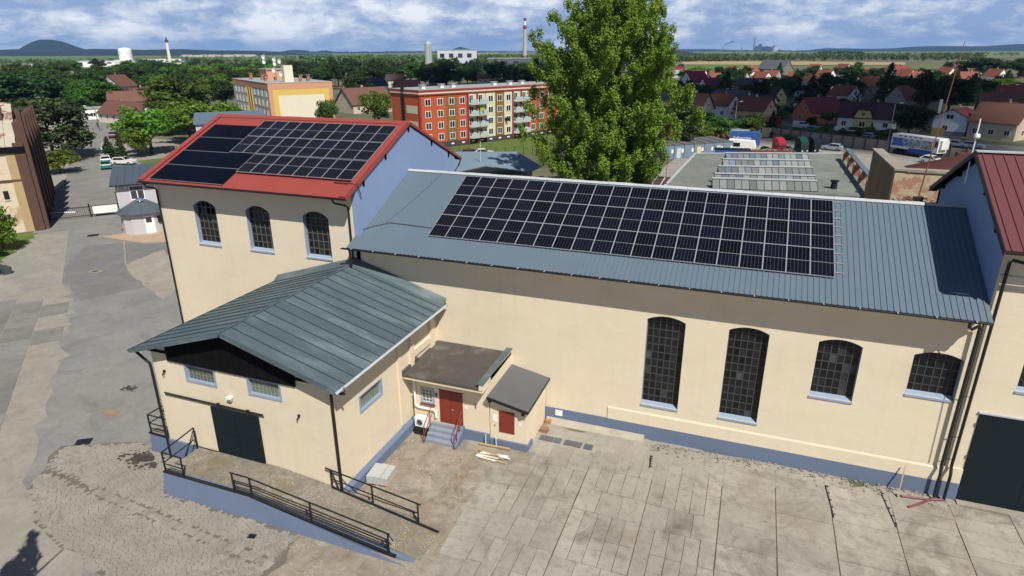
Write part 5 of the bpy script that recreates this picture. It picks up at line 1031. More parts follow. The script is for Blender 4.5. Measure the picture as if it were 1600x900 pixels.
TREES=[
 (-131.1, 57.6, 12.3, 18.4, 'pine', 'wide dark round pine beside the old brick factory', None),
 (-114.5, 46.9, 4.7, 9.9, 'bush', 'bright green bush at the foot of the round pine', None),
 (-74.1, 11.6, 6.3, 4.8, 'bush', 'green shrub growing against the ruined plaster wall', None),
 (-112.4, 57.7, 6.1, 3.6, 'spruce', 'young spruce behind the gatehouse, right one of two', None),
 (-117.3, 59.1, 4.9, 4.2, 'spruce', 'young bushy spruce beside the parked cars, left one of two', None),
 (-143.9, 102.4, 16.6, 24.1, 'broad', 'tall dark leafy tree left of the yellow apartment block', None),
 (-118.1, 69.3, 11.6, 15.7, 'bright', 'bright green street tree behind the gatehouse roof', None),
 (-134.0, 101.3, 9.3, 20.7, 'bright', 'bright green tree just behind the red roof', None),
 (-124.8, 86.0, 10.2, 18.3, 'bright', 'bright green tree between the street tree and the one behind the red roof', None),
 (-140.2, 93.5, 11.2, 12.8, 'broad', 'leafy tree in front of the long street house', None),
 (-116.2, 64.6, 6.8, 6.7, 'bright', 'small bright tree right at the gatehouse roof', None),
 (-150.2, 126.3, 5.6, 10.9, 'bright', 'yellow green tree at the left foot of the yellow block', None),
 (-228.7, 142.7, 12.1, 22.2, 'broad', 'big shade tree over the end of the street', None),
 (-243.2, 127.0, 16.7, 30.5, 'dark', 'broad dark tree at the left edge behind the pine', None),
 (-251.5, 147.1, 13.1, 22.2, 'broad', 'mid green tree left of the street end', None),
 (-210.4, 123.2, 8.5, 11.9, 'broad', 'small dark tree hanging over the white garage', None),
 (-98.1, 125.9, 11.0, 12.4, 'round', 'round leafy tree left of the orange apartment block', None),
 (-98.5, 103.8, 10.6, 7.1, 'broad', 'green tree squeezed beside the right side of the yellow block', None),
 (-187.2, 162.1, 11.8, 13.4, 'dark', 'dark tree left of the yellow block roof', None),
 (-13.7, 105.7, 11.4, 8.9, 'dark', 'dark tree just right of the poplar', None),
 (-1.1, 128.7, 7.4, 9.1, 'broad', 'dense green tree in front of the peach house', None),
 (-7.4, 126.6, 7.2, 10.0, 'broad', 'dense green tree in front of the white house with a tall gable window', None),
 (-11.9, 118.3, 5.3, 8.8, 'bright', 'white flowering bush like tree behind the container row', None),
 (3.9, 152.8, 5.4, 4.1, 'spruce', 'dark conical shrub at the right corner of the peach house', None),
 (-6.2, 294.3, 6.2, 9.9, 'mustard', 'mustard yellow round tree among the houses', None),
 (-29.2, 328.9, 5.4, 8.2, 'mustard', 'yellow green small tree beside the crimson roofed villa', None),
 (15.1, 301.0, 9.0, 8.6, 'spruce', 'dark pointed tree beside the steep rust roof', None),
 (25.6, 206.5, 6.0, 6.5, 'dark', 'dark tree between orange house and white annex', None),
 (29.0, 203.1, 9.1, 13.7, 'thin', 'bare twiggy tree behind the plum roofed cottage', None),
 (34.6, 149.6, 9.6, 13.9, 'dark', 'wide dark tree left of the small white house', None),
 (35.4, 179.7, 7.0, 8.1, 'broad', 'leafy garden tree right of the plum roofed cottage', None),
 (57.5, 217.1, 13.7, 19.7, 'dark', 'very large dark tree group behind the small white house', None),
 (47.6, 202.9, 15.8, 13.3, 'dark', 'tall dark tree behind the wide one left of the small white house', None),
 (97.5, 318.1, 9.1, 20.6, 'round', 'round dull green tree above the brown roofed house', None),
 (165.9, 606.9, 16.4, 49.1, 'dark', 'broad dark oak crown against the far fields at right', None),
 (174.9, 556.7, 16.2, 31.4, 'dark', 'dark crown cut by the right edge of the view', None),
 (52.5, 439.7, 11.5, 20.4, 'dark', 'large dark round tree below the tan field', None),
 (44.8, 253.2, 15.6, 12.2, 'spruce', 'tall dark spruce standing out against the field', None),
 (56.2, 367.2, 12.2, 15.2, 'dark', 'dark tree behind the twiggy one', None),
 (28.3, 305.1, 12.0, 16.5, 'dark', 'dark leafy tree behind the orange house', None),
 (16.7, 229.1, 6.6, 12.9, 'dark', 'dark garden tree behind the flat roofed terrace house', None),
 (33.5, 482.9, 11.4, 15.1, 'dark', 'low dark tree below the tan field', None),
 (16.1, 853.1, 10.3, 24.5, 'dark', 'dark crowns above the big grey barn roof', None),
 (-16.0, 438.2, 10.1, 19.1, 'dark', 'dark tree in front of the grey roofed barn house', None),
 (-48.2, 428.9, 9.7, 14.4, 'broad', 'green tree beyond the poplar, right side', None),
 (-43.7, 496.0, 10.1, 24.5, 'bright', 'light green tree at the edge of the town fields', None),
 (-20.8, 377.7, 8.2, 12.6, 'broad', 'leafy tree between the brown roofs', None),
 (-460.3, 553.5, 12.7, 31.8, 'dark', 'dark round tree behind the yellow block, right of its antennas', None),
 (-221.9, 282.2, 20.4, 10.4, 'dark', 'tallest dark tree behind the yellow block', None),
 (-212.5, 285.0, 16.8, 12.0, 'spruce', 'dark pointed spruce in the shaded belt', None),
 (-250.0, 309.0, 11.1, 24.0, 'dark', 'wide dark tree directly behind the yellow block', None),
 (-266.6, 397.8, 16.5, 23.9, 'dark', 'dark crowned tree above the white and blue house', None),
 (-303.9, 481.2, 14.2, 11.3, 'dark', 'small dark tree before the yellow rapeseed strip', None),
 (-258.4, 436.5, 15.2, 14.7, 'spruce', 'dark spruce pair right of the rapeseed strip', None),
 (-147.2, 190.7, 13.1, 14.1, 'dark', 'dark tree behind the white and blue house', None),
 (-208.3, 321.5, 11.7, 21.7, 'dark', 'low dark tree over the cream house', None),
 (-235.2, 469.9, 15.9, 11.8, 'spruce', 'dark spruce left of the pale silo hall', None),
 (-232.9, 500.2, 15.6, 13.6, 'dark', 'dark tree in front of the pale industrial hall', None),
 (-194.7, 454.1, 12.7, 11.2, 'spruce', 'pointed spruce before the long dark hall', None),
 (-189.5, 327.1, 12.0, 13.0, 'dark', 'dark tree above the left roof edge of the orange block', None),
 (-159.9, 396.6, 12.4, 10.8, 'broad', 'green tree before the tall chimney', None),
 (-132.7, 351.9, 11.8, 15.7, 'broad', 'wide green tree left of the poplar crown', None),
 (-153.7, 441.2, 10.8, 21.3, 'dark', 'dark tree half behind the poplar', None),
]
BELTS=[('green tree of the wooded quarter at left', 'trees of the wooded quarter at left', ['broad', 'broad', 'dark'], [(-749.7, 434.6, 12.4, 13.5, 0),(-478.4, 266.2, 11.7, 18.7, 0),(-480.5, 270.2, 11.7, 12.9, 0),(-359.0, 194.6, 10.2, 14.1, 1),(-657.7, 390.9, 11.9, 16.3, 2),(-376.1, 210.3, 12.2, 18.4, 1),(-481.7, 281.3, 11.1, 14.2, 0),(-379.8, 216.5, 15.7, 23.5, 0),(-451.1, 266.2, 15.3, 23.1, 2),(-509.9, 306.7, 11.7, 14.9, 0),(-376.1, 218.9, 10.3, 10.5, 2),(-463.3, 281.8, 13.9, 19.7, 0),(-627.5, 397.6, 12.5, 14.0, 2),(-633.9, 403.9, 12.6, 17.1, 2),(-346.7, 206.8, 10.6, 11.0, 0),(-432.3, 268.4, 15.2, 16.3, 0),(-759.1, 502.7, 12.1, 12.7, 1),(-329.4, 200.4, 10.1, 11.9, 0),(-489.9, 318.3, 15.7, 21.5, 0),(-607.8, 405.6, 12.7, 13.7, 1),(-626.2, 423.4, 13.4, 16.4, 1),(-361.4, 230.7, 12.2, 14.3, 0),(-586.6, 400.8, 15.5, 16.6, 0),(-610.0, 420.7, 14.1, 15.3, 0),(-410.4, 274.8, 11.9, 12.2, 2),(-308.8, 199.4, 13.9, 15.6, 0),(-469.0, 324.1, 10.2, 12.8, 0),(-458.3, 319.7, 11.3, 12.6, 0),(-545.7, 389.8, 11.2, 12.8, 1),(-679.4, 497.8, 15.6, 20.8, 2),(-317.9, 216.5, 13.9, 20.5, 2),(-465.5, 335.6, 12.6, 19.6, 2),(-308.9, 214.2, 12.0, 16.8, 2),(-446.1, 326.6, 11.3, 16.7, 1),(-454.5, 336.6, 13.0, 19.7, 1),(-360.0, 262.9, 10.3, 15.8, 0),(-504.2, 385.3, 15.1, 23.0, 2),(-383.9, 287.2, 14.5, 22.5, 0),(-529.3, 413.6, 10.9, 14.9, 1),(-319.8, 237.0, 14.7, 22.4, 2),(-290.9, 214.3, 11.0, 15.0, 2),(-405.1, 317.0, 13.2, 13.4, 0),(-577.5, 470.9, 13.4, 15.4, 0),(-599.8, 492.5, 15.3, 23.6, 1),(-305.4, 237.2, 10.5, 13.9, 1),(-277.4, 213.3, 12.3, 17.9, 1)]),('big dense tree in front of the wooded quarter at left', 'big trees before the wooded quarter', ['broad', 'dark'], [(-377.6, 201.2, 13.5, 19.5, 1),(-290.1, 149.8, 12.8, 16.8, 0),(-265.0, 136.9, 12.9, 13.7, 0),(-356.9, 199.7, 13.8, 16.1, 1),(-256.4, 135.8, 11.0, 11.9, 1),(-358.8, 207.7, 14.1, 18.4, 0),(-309.4, 178.6, 12.2, 13.6, 0),(-279.6, 162.3, 13.7, 17.9, 1),(-250.5, 143.5, 14.1, 18.1, 1),(-295.2, 179.2, 11.6, 16.0, 1),(-303.7, 190.0, 12.7, 16.6, 0),(-240.2, 144.2, 11.8, 16.5, 0),(-264.6, 165.1, 14.6, 17.0, 1),(-300.2, 196.6, 11.1, 11.2, 0),(-241.9, 155.9, 14.8, 16.0, 1),(-224.5, 144.7, 11.3, 16.5, 0)]),('leafy tree between the street houses and the yellow block', 'trees between street houses and yellow block', ['broad', 'dark', 'bright'], [(-259.9, 201.5, 12.5, 13.9, 2),(-208.5, 157.1, 10.6, 13.8, 1),(-279.2, 226.2, 9.9, 11.5, 2),(-256.3, 207.2, 12.2, 15.3, 1),(-260.1, 213.1, 9.1, 9.9, 2),(-238.3, 195.3, 12.3, 14.8, 1),(-295.7, 254.6, 9.3, 13.8, 2),(-228.4, 192.0, 10.2, 10.7, 1),(-223.2, 188.5, 10.9, 14.2, 0),(-274.6, 242.4, 10.2, 15.0, 0),(-225.6, 196.2, 11.5, 15.6, 2),(-230.3, 203.5, 9.6, 10.1, 0),(-292.7, 273.9, 10.1, 14.5, 2),(-190.5, 167.2, 11.8, 16.1, 2)]),('green tree behind the yellow apartment block', 'trees behind the yellow apartment block', ['broad', 'bright', 'dark'], [(-748.6, 593.6, 13.5, 14.2, 1),(-404.9, 308.1, 12.8, 16.6, 0),(-598.8, 475.2, 12.5, 15.4, 0),(-622.9, 502.3, 12.0, 16.9, 1),(-537.0, 430.3, 12.1, 12.3, 2),(-335.6, 257.4, 10.8, 11.8, 2),(-629.4, 521.1, 12.8, 16.4, 2),(-347.6, 273.9, 12.3, 17.6, 2),(-526.1, 437.8, 14.2, 21.4, 2),(-477.5, 395.5, 14.5, 17.6, 2),(-502.1, 423.4, 13.7, 20.4, 0),(-346.0, 282.3, 13.3, 15.8, 1),(-536.0, 461.9, 14.2, 21.8, 1),(-395.4, 335.2, 13.5, 18.4, 2),(-317.7, 264.1, 14.6, 16.2, 0),(-430.1, 373.4, 13.0, 14.9, 0),(-523.6, 467.0, 13.0, 14.1, 1),(-307.6, 261.2, 14.1, 18.5, 0),(-588.3, 536.4, 11.4, 17.9, 2),(-789.4, 742.9, 13.5, 15.2, 0),(-352.3, 315.0, 14.1, 16.6, 1),(-472.7, 437.7, 10.9, 14.1, 0),(-320.4, 288.5, 11.5, 16.3, 0),(-450.3, 423.4, 10.9, 11.0, 1),(-529.7, 509.8, 13.8, 17.1, 2),(-456.0, 438.0, 13.8, 15.5, 1),(-729.3, 725.9, 11.3, 13.3, 2),(-335.0, 316.7, 10.4, 16.6, 0),(-346.5, 333.3, 14.7, 16.9, 0),(-407.1, 402.3, 10.6, 12.7, 1),(-554.6, 564.7, 10.5, 13.7, 0),(-281.3, 271.1, 11.5, 15.4, 2),(-326.3, 323.3, 13.3, 21.2, 2),(-320.6, 321.7, 14.0, 19.7, 1),(-469.6, 489.3, 11.6, 18.5, 2),(-269.7, 270.9, 10.8, 15.7, 0),(-273.6, 278.4, 13.4, 21.3, 0),(-490.7, 530.7, 14.6, 20.5, 1),(-526.7, 575.3, 10.7, 13.8, 2),(-451.4, 494.5, 12.1, 15.1, 0),(-646.9, 732.1, 10.8, 12.2, 0),(-280.3, 299.8, 14.7, 20.7, 1),(-311.8, 340.9, 14.7, 16.4, 1),(-357.2, 399.0, 10.1, 10.8, 1)]),('dark tree in the belt behind the orange block', 'trees behind the orange apartment block', ['dark', 'dark', 'broad', 'spruce'], [(-288.0, 327.4, 15.6, 19.4, 0),(-272.7, 313.2, 14.6, 15.8, 3),(-371.8, 444.2, 9.0, 12.2, 3),(-271.7, 317.9, 14.1, 17.1, 0),(-302.4, 364.4, 9.4, 9.7, 1),(-312.6, 386.4, 10.3, 13.4, 2),(-271.2, 334.3, 9.2, 11.2, 1),(-427.8, 555.2, 13.2, 14.8, 2),(-341.4, 442.4, 14.1, 20.7, 2),(-348.7, 457.9, 12.8, 16.2, 2),(-239.4, 309.9, 12.5, 17.6, 0),(-277.8, 372.2, 15.9, 17.1, 1),(-439.1, 615.0, 14.7, 21.2, 0),(-435.2, 619.6, 14.9, 16.0, 1),(-426.9, 613.2, 12.3, 17.7, 1),(-238.1, 334.2, 12.7, 17.5, 0),(-330.8, 486.7, 11.9, 11.9, 2),(-292.4, 428.8, 9.6, 11.6, 0),(-218.4, 318.0, 15.7, 22.1, 1),(-227.9, 341.0, 9.6, 10.0, 0),(-261.1, 403.6, 12.7, 13.1, 2),(-239.3, 372.0, 12.6, 16.0, 0),(-273.0, 432.9, 9.9, 10.5, 2),(-227.9, 364.5, 9.9, 12.8, 0),(-393.6, 665.5, 9.3, 10.6, 3),(-231.9, 386.3, 15.7, 16.9, 2),(-300.0, 516.7, 13.4, 14.5, 3),(-226.7, 392.1, 9.2, 11.7, 1),(-224.2, 390.4, 13.0, 16.9, 3),(-309.1, 566.1, 10.1, 15.0, 2),(-224.7, 408.9, 13.3, 15.1, 1),(-179.9, 325.3, 14.6, 17.0, 1),(-318.0, 609.8, 16.0, 16.2, 0),(-167.3, 310.9, 15.1, 20.3, 1),(-266.8, 526.6, 15.8, 18.9, 1),(-160.3, 311.8, 12.0, 15.1, 2),(-295.4, 615.1, 9.4, 9.4, 1),(-176.0, 358.8, 12.9, 19.2, 2),(-158.8, 328.1, 9.9, 11.6, 0),(-188.5, 405.4, 12.4, 18.3, 3),(-277.8, 623.0, 10.1, 12.4, 1),(-271.8, 623.9, 9.7, 10.3, 3),(-158.4, 358.4, 15.2, 17.6, 2),(-199.3, 470.4, 15.4, 16.2, 2),(-133.9, 313.2, 14.8, 20.1, 3),(-195.8, 483.8, 10.6, 15.1, 1),(-205.8, 521.5, 11.3, 11.5, 1),(-142.6, 358.4, 10.6, 13.4, 3),(-164.4, 426.6, 13.7, 17.0, 0),(-172.3, 463.0, 11.5, 16.6, 2),(-184.2, 503.2, 10.1, 12.8, 3),(-129.6, 358.1, 15.8, 23.1, 3),(-153.8, 438.1, 14.3, 19.9, 0),(-133.8, 390.8, 10.8, 14.1, 1),(-142.7, 431.3, 14.9, 18.3, 2),(-225.9, 707.2, 10.6, 12.4, 2)]),('dark green garden tree between the houses at right', 'garden trees between the houses at right', ['dark', 'dark', 'broad', 'spruce'], [(-33.6, 260.6, 9.9, 10.2, 0),(-80.9, 691.5, 7.6, 9.6, 1),(-31.2, 270.8, 7.3, 8.8, 1),(-27.7, 259.1, 9.6, 9.5, 0),(-42.1, 444.2, 8.3, 9.2, 1),(-21.4, 247.9, 8.7, 10.6, 0),(-37.7, 485.0, 7.3, 10.1, 0),(-28.4, 416.8, 8.0, 8.2, 3),(-26.1, 426.8, 11.7, 15.0, 0),(-15.2, 294.4, 11.1, 13.9, 3),(-19.7, 424.2, 10.5, 10.3, 0),(-15.7, 387.0, 11.3, 13.2, 3),(-10.7, 345.2, 8.2, 10.0, 2),(-11.3, 490.1, 10.4, 11.1, 2),(-3.6, 303.8, 7.6, 8.8, 1),(-0.3, 245.6, 10.5, 11.5, 1),(0.9, 332.7, 7.9, 10.7, 0),(5.1, 718.3, 9.5, 11.8, 0),(4.9, 275.5, 10.8, 10.8, 2),(11.1, 494.7, 11.6, 10.4, 3),(9.5, 281.3, 10.7, 12.8, 2),(13.2, 297.4, 11.2, 12.9, 1),(13.9, 293.4, 8.7, 7.9, 1),(19.2, 364.2, 11.7, 12.4, 1),(22.6, 351.0, 9.1, 11.6, 2),(19.2, 261.4, 10.5, 13.4, 3),(37.1, 508.4, 7.6, 9.3, 3),(24.1, 261.9, 9.5, 10.9, 3),(38.2, 441.2, 9.7, 11.7, 0),(36.6, 381.0, 7.9, 8.6, 1),(53.1, 541.5, 8.2, 9.6, 1),(37.6, 326.6, 8.5, 8.8, 3),(40.2, 334.4, 10.7, 12.7, 1),(38.1, 283.8, 9.7, 10.3, 0),(87.9, 712.0, 10.7, 11.8, 2),(57.4, 416.4, 9.0, 8.2, 1),(62.1, 432.2, 8.3, 8.1, 3),(68.9, 453.9, 9.8, 12.7, 1),(56.1, 346.5, 9.6, 12.3, 0),(55.5, 321.5, 9.8, 13.3, 2),(95.9, 567.5, 10.8, 12.1, 2),(49.9, 258.3, 11.6, 10.6, 1),(52.9, 261.5, 11.1, 11.6, 3),(60.5, 294.8, 11.4, 13.9, 2),(59.0, 278.4, 11.5, 12.9, 0),(108.9, 533.2, 8.3, 8.9, 1),(109.6, 525.4, 7.5, 8.9, 0),(81.0, 361.4, 9.0, 11.4, 3),(94.0, 414.6, 10.2, 12.1, 1),(96.6, 411.7, 7.9, 10.4, 2),(163.2, 708.2, 10.4, 12.5, 1),(86.1, 343.0, 10.5, 14.2, 3),(105.0, 417.6, 9.6, 9.0, 3),(79.5, 294.8, 8.7, 8.8, 2),(74.6, 264.7, 11.7, 13.0, 3),(119.7, 444.9, 7.8, 9.9, 1),(84.0, 286.7, 11.0, 14.0, 2),(158.7, 574.5, 9.4, 11.5, 1),(82.9, 272.6, 7.1, 7.5, 2),(86.3, 277.3, 7.4, 8.5, 3),(103.3, 333.2, 10.7, 10.1, 0),(131.7, 426.6, 9.2, 11.1, 3),(105.4, 326.9, 8.6, 11.5, 1),(93.8, 276.2, 9.3, 12.1, 1),(183.7, 572.7, 12.0, 13.4, 3),(246.0, 777.4, 7.8, 9.1, 1)]),('garden shrub in front of the houses along the road', 'garden shrubs along the road', ['broad', 'dark'], [(-18.8, 191.6, 4.0, 4.2, 1),(-13.3, 158.6, 4.6, 6.6, 0),(-11.5, 155.5, 3.3, 3.2, 1),(-11.4, 203.5, 3.3, 3.1, 1),(-10.3, 209.1, 3.3, 4.9, 0),(-7.0, 200.6, 4.8, 4.4, 1),(-4.1, 200.9, 3.9, 5.3, 0),(-0.5, 160.0, 4.2, 6.2, 1),(0.4, 223.4, 5.0, 6.5, 0),(4.7, 197.7, 4.4, 5.7, 0),(6.6, 173.1, 4.6, 5.4, 0),(8.9, 192.0, 3.9, 5.6, 1),(12.2, 224.0, 3.4, 4.4, 0),(14.2, 206.1, 4.7, 5.3, 0),(14.1, 164.7, 3.4, 4.0, 1),(19.1, 213.0, 3.8, 5.1, 1),(18.6, 172.4, 4.3, 5.8, 0),(21.8, 172.3, 3.8, 3.7, 0),(23.1, 167.6, 4.5, 4.5, 0),(26.1, 180.8, 3.5, 3.8, 0),(27.2, 169.3, 4.7, 5.7, 1),(36.7, 218.8, 3.8, 4.4, 1),(38.1, 214.8, 4.5, 6.7, 1),(37.4, 200.4, 4.5, 4.5, 1),(44.1, 226.6, 3.7, 3.9, 1),(38.3, 177.5, 3.0, 3.0, 0)]),('low shrub on the bank above the yard wall', 'shrubs on the bank above the yard wall', ['broad', 'bright'], [(4.3, 139.3, 1.9, 3.5, 1),(5.4, 149.8, 1.9, 3.3, 0),(6.8, 149.5, 1.7, 2.7, 0),(6.7, 135.0, 1.5, 2.2, 0),(8.3, 136.3, 1.5, 3.3, 1),(8.7, 135.8, 1.6, 3.8, 1),(9.9, 143.2, 2.4, 4.2, 0),(10.9, 146.8, 1.7, 3.8, 0),(11.4, 137.9, 2.2, 4.6, 0),(13.1, 143.7, 1.7, 3.5, 0),(14.1, 145.3, 2.4, 4.2, 1),(15.3, 152.3, 1.7, 3.5, 0),(16.4, 151.4, 2.2, 4.5, 1),(16.7, 142.0, 1.7, 3.0, 1),(18.1, 150.3, 1.5, 2.2, 1),(18.2, 143.5, 2.1, 3.1, 1),(19.1, 140.3, 1.4, 3.4, 0),(20.1, 145.1, 2.3, 4.3, 0),(21.5, 149.7, 1.3, 3.1, 1),(23.2, 153.2, 2.1, 5.0, 0),(23.1, 144.7, 2.4, 3.9, 0),(24.2, 144.8, 1.7, 4.1, 0),(24.2, 138.5, 1.5, 3.5, 1),(27.1, 155.4, 2.1, 5.2, 1),(26.8, 147.3, 1.9, 4.4, 0),(27.0, 139.1, 1.8, 2.9, 1),(28.2, 142.6, 2.3, 4.6, 0),(29.7, 148.7, 2.1, 5.4, 0),(31.8, 154.9, 1.7, 3.1, 1),(32.8, 154.0, 1.3, 2.4, 0)])]
for h_ in HOUSES: house(*h_)
for k, h_ in enumerate(SMALL): house(*h_, 'small far house in the rows below the field at right, ' + ('leftmost' if k == 0 else f"{k + 1}{ {2: 'nd', 3: 'rd'}.get(k + 1, 'th')} from the left"))['group'] = 'far houses below the field at right'
for t_ in TREES: tree(*t_)
OR2 = lambda k: 'leftmost' if k == 0 else f"{k + 1}{ {1: 'st', 2: 'nd', 3: 'rd'}.get((k + 1) % 10, 'th') if k + 1 not in (11, 12, 13) else 'th'} from the left"
for lab, grp, kinds, lst_ in BELTS:
    for k, (x, y, h, w, kd) in enumerate(lst_): tree(x, y, h, w, kinds[kd], lab + ', ' + OR2(k), grp)
# ================================================================ POPLAR
po = thing('poplar_tree', 'huge bright green poplar towering behind the slate blue hall roof', 'tree', (-17.4, 51.1, 0))
rn = random.Random(11)
prof = [(2.5, 5.5), (4, 7.2), (8, 8.6), (12, 9.0), (16, 8.9), (18, 8.3), (20, 7.6), (22, 7.2), (24, 6.0), (25.5, 4.0), (27.5, 1.6), (28.6, .4)]
def pr(z):
    for (a, ra), (b_, rb_) in zip(prof, prof[1:]):
        if a <= z <= b_: return ra + (rb_ - ra) * (z - a) / (b_ - a)
    return .3
lb = MB(); tb = MB(); tb.tube([(-17.4, 51.1, 0), (-17.3, 51.1, 5), (-17.5, 51.0, 13), (-17.3, 51.2, 21), (-17.4, 51.1, 26)], .62, 8, r2=.08)
peaks = [(t, rn.uniform(.72, 1.12)) for t in [k * .7 for k in range(9)]]
for k in range(128):
    z = 2.6 + 23 * ((k + rn.random()) / 128) ** .95; th = k * 2.39996 + rn.uniform(-.3, .3)
    am = .86 + .14 * sin(3 * th + z * .23) + rn.uniform(-.1, .12); r = (1.2 if cos(th + .35) > .3 else 1.32) * pr(z) * (.34 + .66 * rn.random() ** .5) * am
    base_ = Vector((-17.4 + cos(th) * r * .45, 51.1 + sin(th) * r * .45, max(2, z - 2.2))); tip = Vector((-17.4 + cos(th) * r, 51.1 + sin(th) * r, z + 2.0))
    tb.tube([Vector((-17.4, 51.1, max(1.5, z - 4.5))), base_, tip], .16, 5, r2=.03)
    for q in range(11):
        f = (q + .5) / 11; c = base_.lerp(tip, .15 + .9 * f) + Vector((rn.gauss(0, .62), rn.gauss(0, .62), rn.gauss(0, .5))) * (1.25 - .75 * f); sz = rn.uniform(.56, 1.0) * (1.12 - .5 * f)
        leaf_quads(lb, c, (sz, sz, sz * 1.5), int(95 + 105 * sz), .255, rn, .5)
for k in range(70):
    z = rn.uniform(3.5, 22); th = rn.random() * 6.28; r = .55 * pr(z) * rn.random() ** .5; leaf_quads(lb, (-17.4 + cos(th) * r, 51.1 + sin(th) * r, z), (1.15, 1.15, 1.6), 170, .27, rn, .5)
for k in range(9):
    th = k * .7; rr = 1.2 + (k % 3) * 1.3; tip = Vector((-17.6 + cos(th) * rr, 51.1 + sin(th) * rr, 28.6 - rr * 1.15 + rn.uniform(-.8, .6)))
    for q in range(8): leaf_quads(lb, tip + Vector((rn.gauss(0, .35), rn.gauss(0, .35), -q * .55)), (.3 + q * .07, .3 + q * .07, .5), 70, .25, rn, .5)
inst(fast_mesh(lb, 'crown', LEAF['poplar']), 'crown', po, Matrix.Identity(4)); tb.build('trunk', M['bark'], po)
# ================================================================ FLAT ROOFED HALL WITH SKYLIGHTS
M['roofgreen'] = ground_mat('grey_green_roofing', (.165, .185, .165), (.22, .235, .21), (.115, .13, .12), .16, fine=8)
fh = thing('skylight_hall', 'low hall with grey green flat roof and five rows of skylights', 'hall', (2, 55, 0))
Q = [(-8.45, 40.5), (11.7, 42), (12.2, 72.4), (-7.6, 65.6)]
MB().prism(Q, 0, 5.7).build('wall', M['w_beige'], fh); MB().prism([(-8.7, 40.2), (11.9, 41.8), (12.4, 72.8), (-7.8, 65.9)], 5.705, 6.0).build('roof', M['roofgreen'], fh)
MB().bar((-8.6, 40.3, 6.03), (-7.7, 65.8, 6.03), .3, .12).bar((-7.7, 65.8, 6.03), (12.3, 72.7, 6.03), .3, .1).build('roof_edge', M['flash'], fh)
M['skyglass'] = mat('milky_skylight_glass', (.16, .18, .18), .3, .15, 2, 10, spec=.5, obj=.4); M['skyblue'] = mat('blue_skylight_glass', (.13, .17, .22), .15, .1, spec=.6, obj=.3)
rows = [((-3.15, 59.8), (7.15, 63.0)), ((-3.25, 54.4), (7.1, 57.0)), ((-3.46, 48.8), (7.0, 51.4)), ((-3.54, 43.5), (6.9, 45.65)), ((-3.6, 38.6 + 1.9), (6.9, 40.9 + 1.6))]
for ri, (p, q) in enumerate(rows):
    p, q = Vector((*p, 0)), Vector((*q, 0)); d = q - p; u = d / 14; nv = Vector((-d.y, d.x, 0)).normalized(); fr = MB()
    s = MB().extrude([p + Vector((0, 0, 6.0)), p - nv * .0 + Vector((0, 0, 6.05)), p + nv * .95 + Vector((0, 0, 6.95)), p + nv * 1.5 + Vector((0, 0, 6.0))], d).build('skylight', M['roofgreen'], fh)
    tl = nv * .95 + Vector((0, 0, .9))
    for k in range(14):
        a = p + u * k + Vector((0, 0, 6.06)) - nv * .04
        MB().frame_box(a + u * .05, u * .9, tl * .96, Vector((0, -.02, .03))).build('pane', M['skyblue'] if rnd.random() < .16 else M['skyglass'], s)
    for k in range(15): a = p + u * k + Vector((0, 0, 6.08)) - nv * .05; fr.bar(a, a + tl * .98, .07, .06)
    fr.build('glazing_bars', M['darkmetal'], s); MB().bar(p + nv * .95 + Vector((0, 0, 7.02)), q + nv * .95 + Vector((0, 0, 7.02)), .45, .09).build('ridge_cap', M['flash'], s)
bm_ = thing('pier_beam', 'grey coping beam standing on dark brick piers along the right edge of the flat roof', 'beam', (11.6, 54, 6))
MB().bar((11.9, 66.5, 7.45), (12.0, 40.2, 7.45), .6, .14).build('coping', M['zinc'], bm_)
for y in (64.6, 59.4, 54.2, 48.8, 43.2): MB().box(11.35, 12.15, y - .35, y + .35, 5.95, 7.36).build('pier', M['brick'], bm_)
vt = thing('roof_vent', 'small dark vent pot on the flat roof near the piers', 'vent', (8.6, 45, 6)); MB().lathe([(.0, 0), (.35, 0), (.3, .7), (.45, .75), (.45, .9), (0, .95)], 10, (8.6, 45, 6)).build('pot', M['darkmetal'], vt)
# ================================================================ RUINED PARAPET
M['ruinpl'] = mat('crumbling_pale_plaster', (.46, .38, .26), .95, .18, .6, 8, .6, 4, col2=(.36, .20, .13), lo=.52, hi=.60); M['ruindk'] = mat('dark_patchy_plaster', (.17, .14, .09), .95, .2, .5, 8, .5, 4, col2=(.26, .14, .09), lo=.5, hi=.56)  # side wall plaster is a darker tone of the front plaster
ru = thing('ruined_wall_block', 'ruined masonry wall stump with flaking plaster and bare bricks behind the hall ridge', 'ruin', (12, 28, 0))
MB().box(10.35, 11.05, 25.7, 36.4, 3, 11.35).build('side_wall', M['ruindk'], ru); MB().box(10.35, 17.5, 25.0, 25.7, 3, 11.30).build('front_wall', M['ruinpl'], ru)
MB().box(10.25, 11.1, 24.9, 36.5, 11.36, 11.52).box(11.105, 17.6, 24.9, 25.75, 11.31, 11.5).build('coping', M['apron'], ru)
for k in range(120):
    x = 10.5 + rnd.random() ** 1.3 * 3.4; z = 8.6 + rnd.random() * 1.1 * (1 - abs(x - 12) / 4)
    MB().box(x, x + .24, 24.96 - rnd.random() * .05, 25.02, z, z + .085).build('brick', M['brick'] if rnd.random() < .6 else M['ruinpl'], ru)
sr = thing('dark_red_roof', 'dark red sloping roof between the ruined wall and the wine roofed building', 'roof', (16, 32, 9))
MB().extrude([(12.1, 31.5, 10.6), (17.4, 31.5, 12.2), (26, 31.5, 12.15), (26, 32.4, 12.15), (17.4, 32.4, 12.1), (12.1, 32.4, 10.6)], (0, 0, -.15)).build('roof', M.setdefault('dark_red', mat('dark_red_tiles', (.085, .022, .018), .85, .2, 1, 8)), sr); MB().box(12.4, 26, 31.6, 32.3, 3, 10.4).build('wall', M['w_mossy'], sr)
